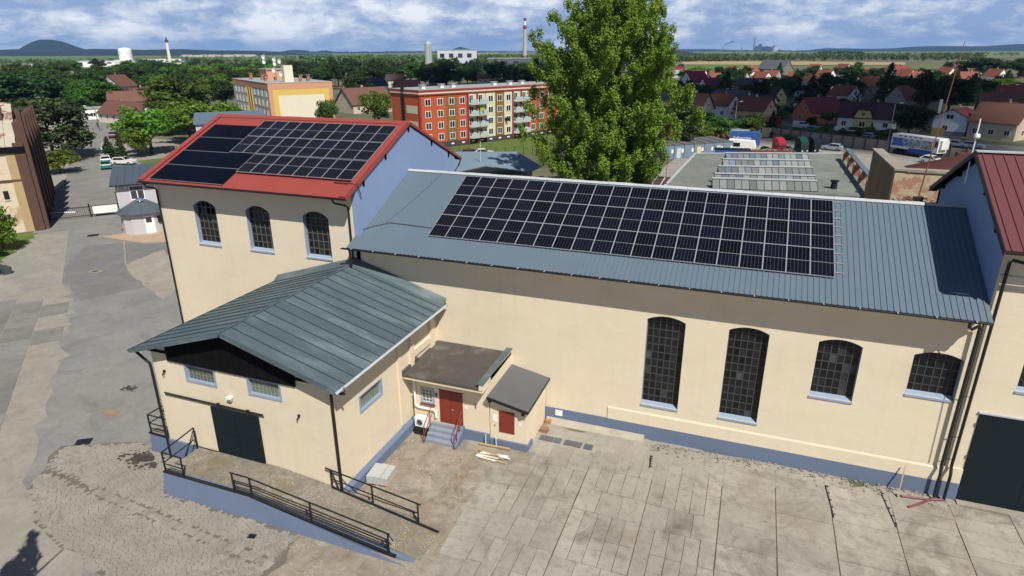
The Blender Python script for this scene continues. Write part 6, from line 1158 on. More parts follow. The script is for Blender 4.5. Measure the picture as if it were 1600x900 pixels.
MB().extrude([(14.0, 25.8, 11.3), (17.2, 25.8, 12.0), (17.2, 31.4, 12.15), (12.2, 31.4, 10.6)], (0, 0, -.12)).build('roof', M['dark_red'], sr)
# lightning rods
M['rodred'] = mat('rusty_red_rod', (.22, .07, .05), .6, .1)
for (x, y, z0, h, lab) in ((8.25, 7.0, 12.75, 7.6, 'tall rust red lightning rod leaning on the hall ridge at the right'), (-8.7, 41.3, 6.0, 6.6, 'rust red lightning rod at the left edge of the flat roof beside the poplar')):
    t = thing('lightning_rod', lab, 'lightning rod', (x, y, z0), 0, 'lightning rods'); lean = (.55 if x > 0 else .1)
    MB().tube([(x, y, z0), (x + lean, y + .3, z0 + h)], .04, 6, r2=.015).build('rod', M['rodred'], t); MB().box(x - .2, x + .2, y - .2, y + .2, z0 - .05, z0 + .12).build('foot', M['darkmetal'], t)
# ================================================================ LOW BLUE ROOF behind the red building
bl = thing('blue_roofed_store', 'low peach walled store with pale slate blue hipped roof left of the poplar', 'store building', (-36, 58, 0))
MB().extrude([(-47, 51.2, 3.2), (-39.8, 52.4, 3.5), (-35.0, 52.6, 4.7), (-30.4, 57.0, 3.2), (-29.8, 62, 3.4), (-35, 65, 4.9), (-50, 62, 4.6)], (0, 0, .14)).build('roof', mat('pale_slate_blue_sheet', (.16, .22, .27), .6, .06), bl)
MB().prism([(-46, 53), (-39, 53.4), (-35.4, 53.6), (-31, 58), (-31, 61), (-35, 64), (-49, 61)], 0, 3.15).build('wall', M['w_beige'], bl); MB().box(-34.6, -31.6, 54.2, 56.2, 1.2, 2.9).build('dark_opening', M['dk'], bl)
props(MB().tube([(-38.2, 58, 4), (-38.2, 58, 7.4)], .06, 5).build('thin_mast', M['flash']), 'thin grey mast on the pale slate blue roof', 'mast')
# ================================================================ ORANGE APARTMENT BLOCK
AC = {'orange': (.43, .085, .032), 'brown': (.20, .105, .028), 'cream': (.56, .54, .38), 'dred': (.25, .032, .030), 'plinth': (.055, .045, .05)}
for k, c in AC.items(): M['a_' + k] = mat('block_' + k, c, .9, .04, .4, 4)
M['balc'] = mat('pale_balcony_glass', (.38, .46, .48), .25, .06); M['roofgrey'] = mat('grey_roof_membrane', (.30, .31, .31), .8, .08, .3)
ob = thing('orange_apartment_block', 'four storey orange brown and cream apartment block with balconies', 'apartment block', (-66.6, 92, 0), math.atan2(32.1, 16))
LB, DB = 44.0, 10.5
# local: x along the facade (0..LB), y depth (0..DB), facade faces -y
MB().box(0.02, LB, .02, DB, -.3, 1.25).build('plinth', M['a_plinth'], ob, True); MB().box(0, LB, 0, DB, 1.251, 11.2).build('wall', M['a_orange'], ob, True)
MB().box(-.15, LB, -.2, DB + .2, 11.2, 11.5).build('cornice', M['a_dred'], ob, True); MB().box(-.2, LB, -.25, DB + .25, 11.501, 11.8).build('cornice', M['a_cream'], ob, True, label='cream cornice band'); MB().box(-.15, LB, -.2, DB + .2, 11.801, 12.3).build('cornice', M['a_dred'], ob, True); MB().box(-.1, LB, -.15, DB + .15, 12.301, 12.4).build('roof', M['roofgrey'], ob, True)
cols = ['w', 'w', 'b', 'w', 'B', 'B', 'c', 'b', 'c', 'B', 'B', 'w', 'b', 'w', 'w']; xw = 3.0
BW = [3.3, 3.2, 3.0, 3.0, 2.7, 2.7, 2.8, 2.8, 2.7, 2.7, 2.7, 3, 3, 3, 3.2]; x = .5
MB().box(-.05, .45, -.06, .3, 1.25, 11.19).build('pier', M['a_dred'], ob, True)
for c, w in zip(cols, BW):
    if c in 'bc': MB().box(x, x + w, -.03, .2, 1.26, 11.19).build('colour_strip', M['a_brown'] if c == 'b' else M['a_cream'], ob, True)
    if c == 'B': MB().box(x - .14, x + .14, -.35, .3, .2, 11.19).build('pier', M['a_dred'], ob, True); MB().box(x + .14, x + w - .14, -.02, .2, 1.26, 11.19).build('loggia_back', M['a_cream'], ob, True)
    for f in range(4):
        z = 1.7 + f * 2.45
        if c == 'B':
            MB().box(x + .14, x + w - .14, -1.0, 0, z - .35, z - .2).build('balcony_slab', M['w_beige'], ob, True); MB().box(x + .15, x + w - .15, -1.02, -.96, z - .2, z + .75).build('balcony_panel', M['balc'], ob, True); win(ob, (x + .4, -.03, z - .1), (1, 0, 0), (0, -1, 0), 1.2, 1.9)
        else: win(ob, (x + w / 2 - .75, -.04 if c in 'bc' else -.01, z), (1, 0, 0), (0, -1, 0), 1.5, 1.45)
    MB().box(x + w / 2 - .4, x + w / 2 + .4, -.03, .03, .55, .85).build('cellar_window', M['white'], ob, True); x += w
MB().box(x - .14, x + .14, -.35, .3, .2, 11.19).build('pier', M['a_dred'], ob, True)
for f, z in enumerate((1.3, 4.3, 7.5)): MB().box(-.03, .1, .8, 4.8, z, z + 1.6).build('gable_stripe', M['a_cream'], ob, True)
MB().bar((-.1, 5.6, 0), (-.1, 5.6, 13.2), .3).bar((-.1, 6.2, 0), (-.1, 6.2, 12.9), .3).build('flue_pipe', M['darkmetal'], ob, True)
for xx in (3, 8, 11.2, 23.5, 28.5, 32.5): v_ = MB().box(xx, xx + .9, 3, 3.9, 12.4, 13.1).build('roof_vent', M['white'], ob, True); MB().box(xx - .2, xx + 1.1, 2.8, 4.1, 13.1, 13.25).build('vent_cap', M['roofgrey'], v_, True)
def on(x, y, z): return wm(ob) @ Vector((x, y, z))
for (xx, z, c, lab) in ((18.3, 4.9, (.03, .06, .35), 'blue laundry hanging under a cream strip window of the orange block'), (24.4, 4.9, (.01, .01, .012), 'black satellite dish on the cream strip of the orange block'), (16.4, 7.6, (.35, .6, .02), 'lime green cloth on a balcony of the orange block')):
    p = on(xx, -.5 if z < 7 else -1.1, z); props(MB().box(p.x - .5, p.x + .5, p.y - .1, p.y + .1, p.z - .3, p.z + .35).build('balcony_item', mat('item_%d' % xx, c, .7, .1)), lab, 'laundry' if 'dish' not in lab else 'satellite dish')
sheet('lawn', [(-62, 72), (-57.5, 84), (-46.7, 94), (-40, 96), (-34, 140), (-46, 145), (-57, 120), (-66, 88)], .02, M['grass'], label='mown lawn in front of the orange apartment block')
gf = thing('lawn_fence', 'low dark green wire fence along the lawn before the orange block', 'fence', (-47, 94, 0))
for k in range(16): xx = -57 + k * 1.7; yy = 86 + k * .75 + (0 if k < 8 else (k - 8) * -.1); MB().bar((xx, yy, 0), (xx, yy, 1.9), .07).build('post', M['gate'], gf)
car(-53.6, 88.6, 1.3, (.16, .012, .02), 'dark red car parked by the lawn behind the red roofed building'); car(-51.0, 89.6, .5, (.62, .63, .64), 'silver white car beside the dark red one at the lawn')
props(MB().box(-58, -48, 84.2, 84.6, 0, 1.1).build('low_wall', M['terracotta']), 'low pinkish wall in front of the two cars by the lawn', 'wall')
# ================================================================ YELLOW APARTMENT BLOCK
yb = thing('yellow_apartment_block', 'pale apartment block with big cream and yellow gable and salmon frame', 'apartment block', (-118.5, 107.4, 0), math.atan2(13.7, 9.7))
# local x along the gable (0..16.8); y depth goes left-back along the window facade
for k, c in {'salmon': (.56, .28, .17), 'yellow': (.62, .44, .12), 'grey': (.48, .48, .45), 'strip': (.50, .36, .09)}.items(): M['y_' + k] = mat('yblock_' + k, c, .9, .04, .4, 4)
DY = 41
MB().box(0, 16.8, 0, DY, -.3, 10.8).build('wall', M['y_grey'], yb, True); MB().box(-.08, 16.88, -.08, DY, 10.8, 12.3).build('parapet', M['y_salmon'], yb, True); MB().box(-.15, 16.95, -.15, DY + .1, 12.3, 12.42).build('roof_edge', M['flash'], yb, True); MB().box(.3, 16.5, .3, DY - .3, 12.421, 12.43).build('roof', M['roofgrey'], yb, True)
[MB().box(x_, x_ + 1.06, -.07, .1, -.3, 10.79).build('frame', M['y_salmon'], yb, True) for x_ in (-.06, 15.8)]; MB().box(1.0, 15.8, -.05, .1, -.3, 10.79).build('gable_panel', M['y_yellow'], yb, True, label='yellow gable panel'); MB().box(2.3, 14.4, -.09, .1, -.3, 9.2).build('gable_panel', M['w_cream'], yb, True, label='cream gable panel')
for f in range(4):
    for y in (3, 7, 11, 15, 25.5, 29.5, 33.5, 37.5): win(yb, (-.02, y + .8, 1.2 + f * 2.55), (0, -1, 0), (-1, 0, 0), 1.5, 1.6)
for y in (17.8, 20.4, 23): MB().box(-.25, .05, y - .25, y + .25, -.3, 10.79).build('stair_pier', M['y_strip'], yb, True)
MB().box(-.05, .05, 18.05, 22.75, -.3, 10.79).build('stair_panel', mat('stair_glass', (.12, .06, .02), .4, .1), yb, True)
hs = MB().box(4.5, 10.5, 18, 25, 12.43, 15.2).build('lift_house', M['y_salmon'], yb, True); MB().box(4.2, 10.8, 17.7, 25.3, 15.2, 15.45).build('lift_roof', M['roofgrey'], yb, True)
MB().box(5.5, 7.8, 3.5, 5.5, 12.43, 16.6).build('tall_flue', M['w_cream'], yb, True)
for (x, y) in ((2.5, 12), (2, 27), (9.5, 4), (11.5, 4), (3.6, 20)): MB().box(x, x + .8, y, y + .8, 12.43, 14.0).box(x - .15, x + .95, y - .15, y + .95, 14.0, 14.15).build('chimney', M['brick'], yb, True)
for i, (x, y, zs) in enumerate(((4.0, 15.5, (18.6, 17.4)), (5.2, 4.6, (17.6, 14.4)), (4.6, 9, (15.3,)), (6.4, 14, (17.9, 16.9)))):
    p = wm(yb) @ Vector((x, y, 12.4)); t = thing('antenna_mast', ['taller mast with two white dishes in the middle of the yellow block roof', 'mast with dishes beside the tall pale flue on the yellow block', 'short mast with one white dish between flue and lift house', 'mast with two small dishes right of the tallest one'][i], 'antenna', p, 0, 'antenna masts on the yellow block')
    MB().tube([p, (p.x, p.y, zs[0] + 1.0)], .07, 5).build('pole', M['alu'], t)
    for z in zs: d = MB(); d.lathe([(0, 0), (.5, .12), (.62, .3), (.58, .3), (0, .1)], 14); d.v = [(p.x + a_ * .9 + .1, p.y - .3 - c_, z + b_) for a_, b_, c_ in d.v]; d.build('dish', M['white'], t)
# ================================================================ TRUCK YARD
sheet('truck_yard', [(-16, 75), (-14, 100), (-4, 124), (3, 138), (26, 121), (45, 108), (30, 70), (13, 60)], .0, M['yardgrey'], label='grey yard with parked trucks behind the flat roofed hall')
sheet('town_road', [(-4, 178), (4, 172), (52, 128.6), (75, 112), (80, 119), (56, 140), (33, 152), (14, 164), (2, 184)], .0, M['asphaltfar'], label='grey road with parked cars in front of the houses')
sheet('road_verge', [(3, 140), (26, 123), (46, 109), (52, 125), (29, 138), (9, 156)], -.008, M['grass'], label='grassy bank between yard wall and road')
yw = thing('concrete_yard_wall', 'long pale concrete panel wall with dark posts behind the parked trucks', 'wall', (15, 130, 0))
A_, B_ = Vector((-6, 136, 0)), Vector((3.8, 139, 0)); C_ = Vector((26.3, 121.2, 0)); D_ = Vector((40, 111, 0))
for (p, q, n) in ((A_, B_, 4), (B_, C_, 11), (C_, D_, 6)):
    d = (q - p) / n; pv_ = Vector((-d.y, d.x, 0)).normalized() * .16
    for k in range(n): MB().frame_box(p + d * k + d * .03, d * .94, pv_, Vector((0, 0, 2.3))).build('panel', M['apron'], yw); MB().frame_box(p + d * k - d.normalized() * .12 - pv_ * .6, d.normalized() * .22, pv_ * 2.2, Vector((0, 0, 2.6))).build('post', M['mullion'], yw)
    for k in range(n): MB().frame_box(p + d * k + d * .03 - pv_ * .1, d * .94, pv_ * 1.2, Vector((0, 0, .14))).build('base', M['mullion'], yw) if k % 2 else None
truck_cab(3.6, 113.6, -.75, (.30, .012, .03), 'raspberry red truck tractor, leftmost of the three parked cabs'); truck_cab(8.0, 115.4, -.8, (.006, .045, .035), 'dark green truck tractor in the middle of the three cabs'); truck_cab(10.5, 117.2, -.8, (.008, .01, .02), 'black truck tractor with silver visor, right of the green one')
car(15.6, 121.0, 2.75, (.36, .40, .46), 'silver estate car parked alone before the concrete yard wall', 'estate')
# blue container with white script
ct = thing('blue_container', 'faded blue box container with white lettering in the truck yard', 'container', (-2, 121.5, .4), .05)
MB().box(-3.1, 3.1, -1.25, 1.25, .0, 2.75).build('box', mat('container_blue', (.03, .09, .30), .6, .12, 1), ct, True)
for k in range(13): MB().box(-3 + k * .5, -2.85 + k * .5, -1.29, -1.25, .1, 2.65).build('rib', M['container_rib'] if 'container_rib' in M else M.setdefault('container_rib', mat('container_rib_blue', (.03, .085, .28), .6, .1)), ct, True)
def text(s, size, world, mt, parent):
    c = bpy.data.curves.new('lettering', 'FONT'); c.body = s; c.size = size; c.extrude = .01; c.align_x = 'CENTER'; t = bpy.data.objects.new('tmp', c); COL.objects.link(t)
    me = bpy.data.meshes.new_from_object(t.evaluated_get(bpy.context.evaluated_depsgraph_get())); bpy.data.objects.remove(t); me.materials.clear(); me.materials.append(mt); o = inst(me, 'lettering', parent, world, True); return o
text('Safmarine', .95, Matrix.Translation((-.6, -1.31, 1.2)) @ Matrix.Rotation(pi / 2, 4, 'X'), M['white'], ct)
for k in range(2): MB().box(-2.6 + k * 4, -1.6 + k * 4, -1.1, 1.1, -.4, 0).build('support', M['darkmetal'], ct, True)
c2 = thing('grey_container', 'small pale grey container behind the blue one', 'container', (-3.2, 126.5, .5), .1); MB().box(-2.2, 2.2, -1.1, 1.1, 0, 2.6).build('box', M['w_lightgrey'], c2, True); MB().box(-2.25, 2.25, -1.15, 1.15, 2.6, 2.7).build('roof', M['roofgrey'], c2, True)
sk = thing('blue_skip', 'low blue skip container next to the flat roof edge', 'skip', (-3.7, 99, 0), .15); MB().extrude([(-2.6, -1, .2), (2.6, -1, .2), (3.2, -1, 2.3), (-3.2, -1, 2.3)], (0, 2, 0)).build('box', mat('skip_blue', (.02, .07, .26), .6, .15), sk, True); MB().box(-3.25, 3.25, -1.08, 1.08, 2.3, 2.4).build('rim', M['gate'], sk, True)
s2 = thing('rusty_skip', 'long rusty red brown skip full of scrap right of the blue skip', 'skip', (1.4, 100, 0), .22); MB().extrude([(-3.8, -1, .2), (5, -1, .2), (5.5, -1, 2.2), (-4.2, -1, 2.2)], (0, 2, 0)).build('box', mat('rust_brown', (.11, .04, .03), .8, .25), s2, True)
b = MB()
for k in range(30): x = rnd.uniform(-3.6, 5); b.bar((x, rnd.uniform(-.9, .9), 2.1), (x + rnd.uniform(-.8, .8), rnd.uniform(-.9, .9), 2.1 + rnd.uniform(.1, .5)), .12, .08)
b.build('scrap', M['wood'], s2, True)['kind'] = 'stuff'
vn = thing('white_trailer_van', 'white rounded van body parked behind the skips', 'van', (-2.2, 110.5, 0), -.1)
MB().extrude([(-2.8, -1.1, .5), (2.4, -1.1, .5), (2.7, -1.1, 1.3), (2.3, -1.1, 2.6), (-2.6, -1.1, 2.75), (-2.8, -1.1, 2.4)], (0, 2.2, 0)).build('body', M['white'], vn, True); MB().box(-1.9, -.3, -1.115, -1.09, 1.4, 2.2).build('side_window', M['carglass'], vn, True)
for wx in (-1.8, 1.6): wl = MB(); wl.lathe([(0, 0), (.36, 0), (.36, .2), (0, .2)], 12); wl.v = [(wx + a_, -1.13 + c_, .36 + b_) for a_, b_, c_ in wl.v]; wl.build('wheel', M['tyre'], vn, True)
# grey blue site containers in a row
M['cblue'] = mat('site_container_blue', (.16, .22, .29), .6, .1, .6)
for k in range(7):
    x, y = -15.5 + k * 1.75, 97.5 + k * 1.6
    t = thing('site_container', 'grey blue site container left of the flat roof, ' + ['nearest the poplar', 'second from the poplar', 'third from the poplar', 'with the beige door', 'second before the blue skip', 'just before the white van', 'last one beside the white van'][k], 'container', (x, y, 0), .55, 'site containers beside the flat roofed hall')
    MB().box(-1.0, 1.0, -.5, 8, 0, 2.6).build('box', M['cblue'], t, True); MB().box(-1.02, 1.02, -.55, 8.1, 2.6, 2.72).build('roof', M['feltgrey'], t, True); MB().box(-.5, .35, -.56, -.49, .1, 2.1).build('door', M['w_peach'] if k == 3 else M['w_lightgrey'] if k % 2 else M['cblue'], t, True); MB().box(.5, .9, -.54, -.49, 1.2, 1.9).build('window', M['white'], t, True)
# low striped shed by the poplar foot
ss = thing('striped_shed', 'low shed with brown corrugated roof and white strips left of the flat roof', 'shed', (-13.5, 50, 0)); MB().box(-19, -9.3, 44, 56, 0, 3.4).build('wall', M['w_beige'], ss); rib_sheet('roof', (-19.4, 43.6, 3.4), (1, 0, 0), (0, 1, .05), 10, 12.9, .5, .06, .15, M['r_darkbrown'], ss)
for k in range(6): MB().bar((-16 + k * 1.1, 44, 3.58), (-16 + k * 1.1, 56, 4.15), .16, .06).build('roof_strip', M['flash'], ss)
props(MB().box(-22, 1.5, 132, 132.4, 0, 1.7).build('rendered_wall', M['terracotta']), 'old reddish brick wall behind the container row', 'wall')
# cooling trailer with picture side
tr = thing('cooling_trailer', 'white refrigerated trailer with blue picture side in the truck yard', 'trailer', (30.6, 117.6, 0), math.atan2(-8, 6.9)); tl = 10.2
MB().box(-tl / 2, tl / 2, -1.25, 1.25, 1.25, 4.0).build('box', M['white'], tr, True)
def picture():
    m = bpy.data.materials.new('trailer_print'); m.use_nodes = True; t = m.node_tree; b = t.nodes['Principled BSDF']; b.inputs['Roughness'].default_value = .4
    tc = t.nodes.new('ShaderNodeTexCoord'); n = t.nodes.new('ShaderNodeTexNoise'); n.inputs['Scale'].default_value = .9; n.inputs['Detail'].default_value = 5; t.links.new(tc.outputs['Object'], n.inputs['Vector'])
    s = t.nodes.new('ShaderNodeSeparateXYZ'); t.links.new(tc.outputs['Object'], s.inputs[0]); a = t.nodes.new('ShaderNodeMath'); a.operation = 'MULTIPLY_ADD'; t.links.new(s.outputs[0], a.inputs[0]); a.inputs[1].default_value = .035; t.links.new(n.outputs[0], a.inputs[2])
    r = t.nodes.new('ShaderNodeValToRGB'); e = r.color_ramp.elements; cs = [(.28, (.02, .10, .38)), (.40, (.05, .2, .5)), (.48, (.55, .62, .70)), (.53, (.05, .07, .10)), (.60, (.25, .3, .35)), (.68, (.35, .33, .06)), (.78, (.03, .05, .05))]
    while len(e) < len(cs): e.new(.5)
    for k, (p, c) in enumerate(cs): e[k].position = p; e[k].color = (*c, 1)
    t.links.new(a.outputs[0], r.inputs[0]); t.links.new(r.outputs[0], b.inputs['Base Color']); return m
MB().box(-tl / 2 + .15, tl / 2 - 1.3, -1.27, -1.251, 1.7, 3.3).build('picture_panel', picture(), tr, True); MB().box(-1.0, tl / 2 - 1.2, -1.28, -1.251, .7, 1.6).build('side_skirt', mat('skirt_blue', (.02, .07, .40), .4, .05), tr, True)
MB().box(tl / 2 + .0, tl / 2 + .5, -.95, .95, 2.0, 3.7).build('cooling_unit', M['white'], tr, True); MB().box(tl / 2 - .9, tl / 2 - .15, -1.275, -1.251, 2.3, 3.5).build('side_panel', M['carglass'], tr, True)
for k in range(5): MB().box(-tl / 2 + 1.6 + k * 1.1, -tl / 2 + 2.2 + k * 1.1, -1.272, -1.251, 3.6, 3.8).build('roof_mark', M['darkmetal'], tr, True)
for k in range(3): wl = MB(); wl.lathe([(0, 0), (.5, 0), (.5, .25), (0, .25)], 14); wl.v = [(-tl / 2 + 1.3 + k * 1.25 + a_, -1.2 + c_, .5 + b_) for a_, b_, c_ in wl.v]; wl.build('wheel', M['tyre'], tr, True)
MB().box(-tl / 2, tl / 2, -.6, .6, .8, 1.25).build('chassis', M['darkmetal'], tr, True)
car(31.6, 108.6, -.7, (.70, .70, .70), 'white car with raspberry bonnet parked in front of the cooling trailer', 'hatch')
props(MB().box(36, 41, 110.5, 113, 0, 1.8).build('rusty_tank', mat('rust_panel', (.10, .03, .025), .8, .2)), 'dark rust red steel bin right of the cooling trailer', 'bin')
rc_ = [((11.4, 161.9), (.55, .58, .58), 'van', 'white van at the left end of the road cars, half behind shrubs'), ((14.2, 154.2), (.05, .14, .42), 'hatch', 'bright blue car in the row on the road'), ((16.4, 153.2), (.62, .62, .62), 'estate', 'white car right beside the bright blue one'),
       ((20.5, 150.3), (.68, .68, .66), 'van', 'white panel van in front of the plum roofed cottage'), ((22.4, 147.3), (.60, .61, .62), 'hatch', 'white hatchback just right of the white panel van'), ((24.1, 145.1), (.66, .67, .68), 'hatch', 'white car second right of the panel van'), ((26.0, 143.2), (.40, .46, .55), 'estate', 'silver blue car at the right end of the row before the cottage'),
       ((37.9, 142.6), (.012, .012, .016), 'hatch', 'black car parked in front of the small white house'), ((40.3, 140.9), (.42, .48, .58), 'hatch', 'silver car beside the black car'), ((41.7, 135.2), (.64, .64, .63), 'hatch', 'white car nearer the wine red roof'), ((44.2, 133.8), (.36, .42, .52), 'estate', 'grey blue car right of the white car near the mast'), ((3.2, 163), (.28, .02, .03), 'hatch', 'red car by the red gate of the orange house')]
for (p, c, kd, lab) in rc_: car(p[0], p[1], -.55 + rnd.uniform(-.15, .15), c, lab, kd, 'cars parked along the town road')
rg_ = thing('red_garden_gate', 'dark red garden gate and pillar left of the orange house', 'gate', (5, 170, 0), .6); MB().box(-2.4, 1.6, -.1, .1, 0, 2.2).build('gate_panel', M['doorred'], rg_, True); MB().box(-3.1, -2.4, -.3, .3, 0, 2.6).build('pillar', M['w_orange'], rg_, True)
for (x, y, h, lab) in ((27.5, 131, 9, 'grey street lamp on the grassy bank above the yard wall'), (-5, 140, 8, 'thin grey pole behind the blue container')):
    t = thing('street_lamp', lab, 'street lamp', (x, y, 0)); MB().tube([(x, y, 0), (x, y, h), (x + .8, y - .5, h + .3)], .07, 6).build('pole', M['flash'], t); MB().box(x + .7, x + 1.3, y - .75, y - .4, h + .2, h + .35).build('lamp_head', M['white'], t)
props(MB().box(39, 41.6, 148.2, 148.6, .0, 2.6).build('garden_board', M['y_strip']), 'ochre board fence panel right of the small white house', 'fence')
# ================================================================ LEFT: GATEHOUSE, GATE, STREET
M['ghwall'] = mat('pale_lilac_plaster', (.47, .45, .47), .9, .04)
M['ghroof'] = mat('anthracite_seam_roof', (.065, .085, .105), .5, .08)
gh = thing('gatehouse', 'small pale lilac gatehouse with dark seam roof and cone roofed porch', 'gatehouse', (-68.2, 21.6, 0))
MB().prism([(-68.3, 21.4), (-61.3, 29.1), (-67.2, 34.5), (-74.2, 26.8)], 0, 5.6).build('wall', M['ghwall'], gh)
e1, e2 = Vector((.67, .74, 0)).normalized(), Vector((-.74, .67, 0)).normalized()
o = Vector((-68.3, 21.4, 5.65)) - e1 * .5 - e2 * .6
for k in range(14): MB().frame_box(o + e1 * k * .76, e1 * .74, e2 * 9 + Vector((0, 0, .9)), Vector((0, 0, .09))).build('roof_panel', M['ghroof'], gh)
MB().extrude([Vector((-68.3, 21.4, 5.6)) + e2 * .01, Vector((-68.3, 21.4, 5.6)) + e2 * 7.9, Vector((-68.3, 21.4, 6.4)) + e2 * 7.9], e1 * 9.5).build('side_wall', M['ghwall'], gh)
n_ = Vector((e1.y, -e1.x, 0)); p = Vector((-68.3, 21.4, 3.75)) + e1 * 1.35 + n_ * .03
w = MB(); 
for (a, b_, c, d) in ((0, .1, 0, 1.7), (1.4, 1.5, 0, 1.7), (.1, 1.4, 0, .14), (.1, 1.4, 1.6, 1.7), (.7, .8, .14, 1.1), (.1, 1.4, 1.08, 1.18)): w.frame_box(p + e1 * a + Vector((0, 0, c)), e1 * (b_ - a), -n_ * .1, Vector((0, 0, d - c)))
w = w.build('window', M['white'], gh); MB().frame_box(p + e1 * .1 + Vector((0, 0, .1)) - n_ * .02, e1 * 1.3, -n_ * .04, Vector((0, 0, 1.5))).build('pane', M['dglass'], w)
pc = Vector((-68.3, 21.4, 0)) + e1 * 2.25 + n_ * .05
pp = [(pc + e1 * 2.35 * cos(a) + n_ * 1.6 * sin(a)) for a in [pi * k / 6 for k in range(7)]]
MB().prism([(q.x, q.y) for q in pp], 0, 2.4).build('porch_wall', M['ghwall'], gh)
ap = pc + Vector((0, 0, 4.0)); rr = [(pc + e1 * 2.9 * cos(a) + n_ * 2.15 * sin(a) + Vector((0, 0, 2.4))) for a in [pi * k / 6 for k in range(7)]]
for k in range(6): MB().extrude([rr[k] + (rr[k + 1] - rr[k]) * .01, rr[k + 1], ap], (0, 0, .08)).build('porch_roof_panel', M['ghroof'], gh)
dm = MB(); dm.lathe([(.45, 0), (.38, .14), (.2, .24), (0, .27)], 12, (pc.x + n_.x * .35, pc.y + n_.y * .35, 3.72)); dm.build('roof_dome', M['skyblue'], gh, smooth=True)
f0, f1 = pp[3], pp[2]; dd = (f1 - f0).normalized(); dn = Vector((dd.y, -dd.x, 0)); dn = dn if dn.dot(n_) > 0 else -dn
MB().frame_box(f0 + dd * .1 + dn * .02, dd * 1.0, -dn * .08, Vector((0, 0, 2.05))).build('door', M['white'], gh); MB().frame_box(f0 + dd * .25 + dn * .04 + Vector((0, 0, 1.3)), dd * .6, -dn * .05, Vector((0, 0, .6))).build('door_pane', M['dglass'], gh)
l0 = pp[1]; MB().box(l0.x - .25, l0.x + .1, l0.y - .7, l0.y - .4, 1.1, 1.9).build('wall_box', M['darkmetal'], gh)
MB().tube([(-68.4, 21.4, 4.9), (-68.35, 21.4, .1)], .06, 6).build('downpipe', M['darkmetal'], gh); MB().bar(o - n_ * 0, o + e1 * 10.6, .12).build('gutter', M['darkmetal'], gh)
MB().prism([(q.x + (q.x - pc.x) * .0, q.y) for q in pp], 0, .25).build('plinth', M['stepgrey'], gh) if False else None
sheet('gatehouse_paving', [(-69.4, 19.0), (-62.2, 18.8), (-57.5, 22.5), (-60, 26.4), (-68.3, 21.4)], .013, M['peach_pave'], label='peach coloured paving in front of the gatehouse')
kb = MB()
for (a, b_) in (((-69.4, 19.0), (-62.2, 18.7)), ((-62.2, 18.7), (-57.4, 22.4)), ((-64.9, 18.5), (-57.8, 12.8))): kb.bar((*a, .06), (*b_, .06), .16, .12)
props(kb.build('kerb', M['apron']), None, None, None, 'structure')['label'] = 'pale kerb around the gatehouse paving'
gt = thing('sliding_gate', 'long dark steel bar gate with a white sign panel between factory and gatehouse', 'gate', (-79, 25, 0)); ga, gb_ = Vector((-83.0, 21.4, 0)), Vector((-77.0, 28.2, 0))
for z in (.25, 1.35): MB().bar(ga + Vector((0, 0, z)), gb_ + Vector((0, 0, z)), .07).build('rail', M['darkmetal'], gt)
for k in range(46): p = ga.lerp(gb_, k / 45); MB().bar(p + Vector((0, 0, .25)), p + Vector((0, 0, 1.5)), .03).build('bar', M['darkmetal'], gt)
for k in (0, .62, 1): p = ga.lerp(gb_, k); MB().bar(p, p + Vector((0, 0, 1.75)), .12).build('post', M['darkmetal'], gt)
gd = (gb_ - ga); MB().frame_box(ga + gd * .66 + Vector((.06, -.06, .4)), gd * .30, Vector((.03, -.03, 0)), Vector((0, 0, .95))).build('sign_panel', M['white'], gt)
props(MB().bar((-86.4, 24.6, .1), (-83.4, 26.6, .1), .35, .12).build('white_barrier', M['white']), 'white barrier beam lying on the yard beyond the sliding gate', 'barrier')
sheet('street', [(-84, 22), (-77, 28), (-86, 38), (-100, 46), (-112, 56), (-126, 67), (-150, 86), (-199, 126), (-205, 122), (-188, 106), (-165, 86), (-140, 69), (-120, 52.5), (-104, 40), (-92, 28)], .008, M['asphaltfar'], label='grey street leading away from the factory gate')
sheet('street_verge', [(-92, 27), (-104, 40), (-120, 52.5), (-140, 69), (-165, 86), (-190, 106), (-210, 116), (-180, 85), (-130, 45), (-100, 22)], .004, M['sandy'], label='sandy ground along the left side of the street')
sheet('parking_ground', [(-77, 28), (-86, 38), (-100, 46), (-112, 56), (-126, 67), (-150, 86), (-120, 90), (-90, 60), (-70, 40)], .002, M['sandy'], label='sandy parking ground beside the street')
sheet('street_lawn', [(-113, 61), (-104, 56), (-96, 62), (-108, 74)], .006, M['grass'], label='small lawn behind the gatehouse')
car(-110.8, 53.0, 2.45, (.02, .17, .13), 'teal green car parked at the street behind the gatehouse', 'hatch', 'cars parked along the street'); car(-111.4, 57.2, .35, (.64, .64, .63), 'white car parked across beside the teal one', 'estate', 'cars parked along the street'); car(-116.5, 57.5, 2.45, (.6, .62, .62), 'white car in front of the teal one along the street', 'hatch', 'cars parked along the street')
car(-129.2, 67.6, 2.45, (.55, .60, .62), 'white van with printed sides parked along the street', 'van', 'cars parked along the street', 5.2); car(-122.5, 62.4, 2.45, (.02, .025, .02), 'dark car between the white van and the spruce', 'hatch', 'cars parked along the street'); car(-150, 86.0, 2.45, (.10, .02, .05), 'maroon car far up the street by the terraced house', 'hatch', 'cars parked along the street')
for k, (x, y, lab) in enumerate(((-166, 95, 'curved street lamp in the middle of the street view'), (-187, 104, 'tall pole lamp at the left side of the street'))):
    t = thing('street_lamp', lab, 'street lamp', (x, y, 0), 0, 'street lamps'); MB().tube([(x, y, 0), (x, y, 5.6), (x - .5, y - .3, 6.4), (x - 2, y - 1.0, 6.6)], .08, 6).build('pole', M['mullion'], t); MB().box(x - 2.5, x - 1.8, y - 1.3, y - .9, 6.5, 6.7).build('lamp_head', M['white'], t)
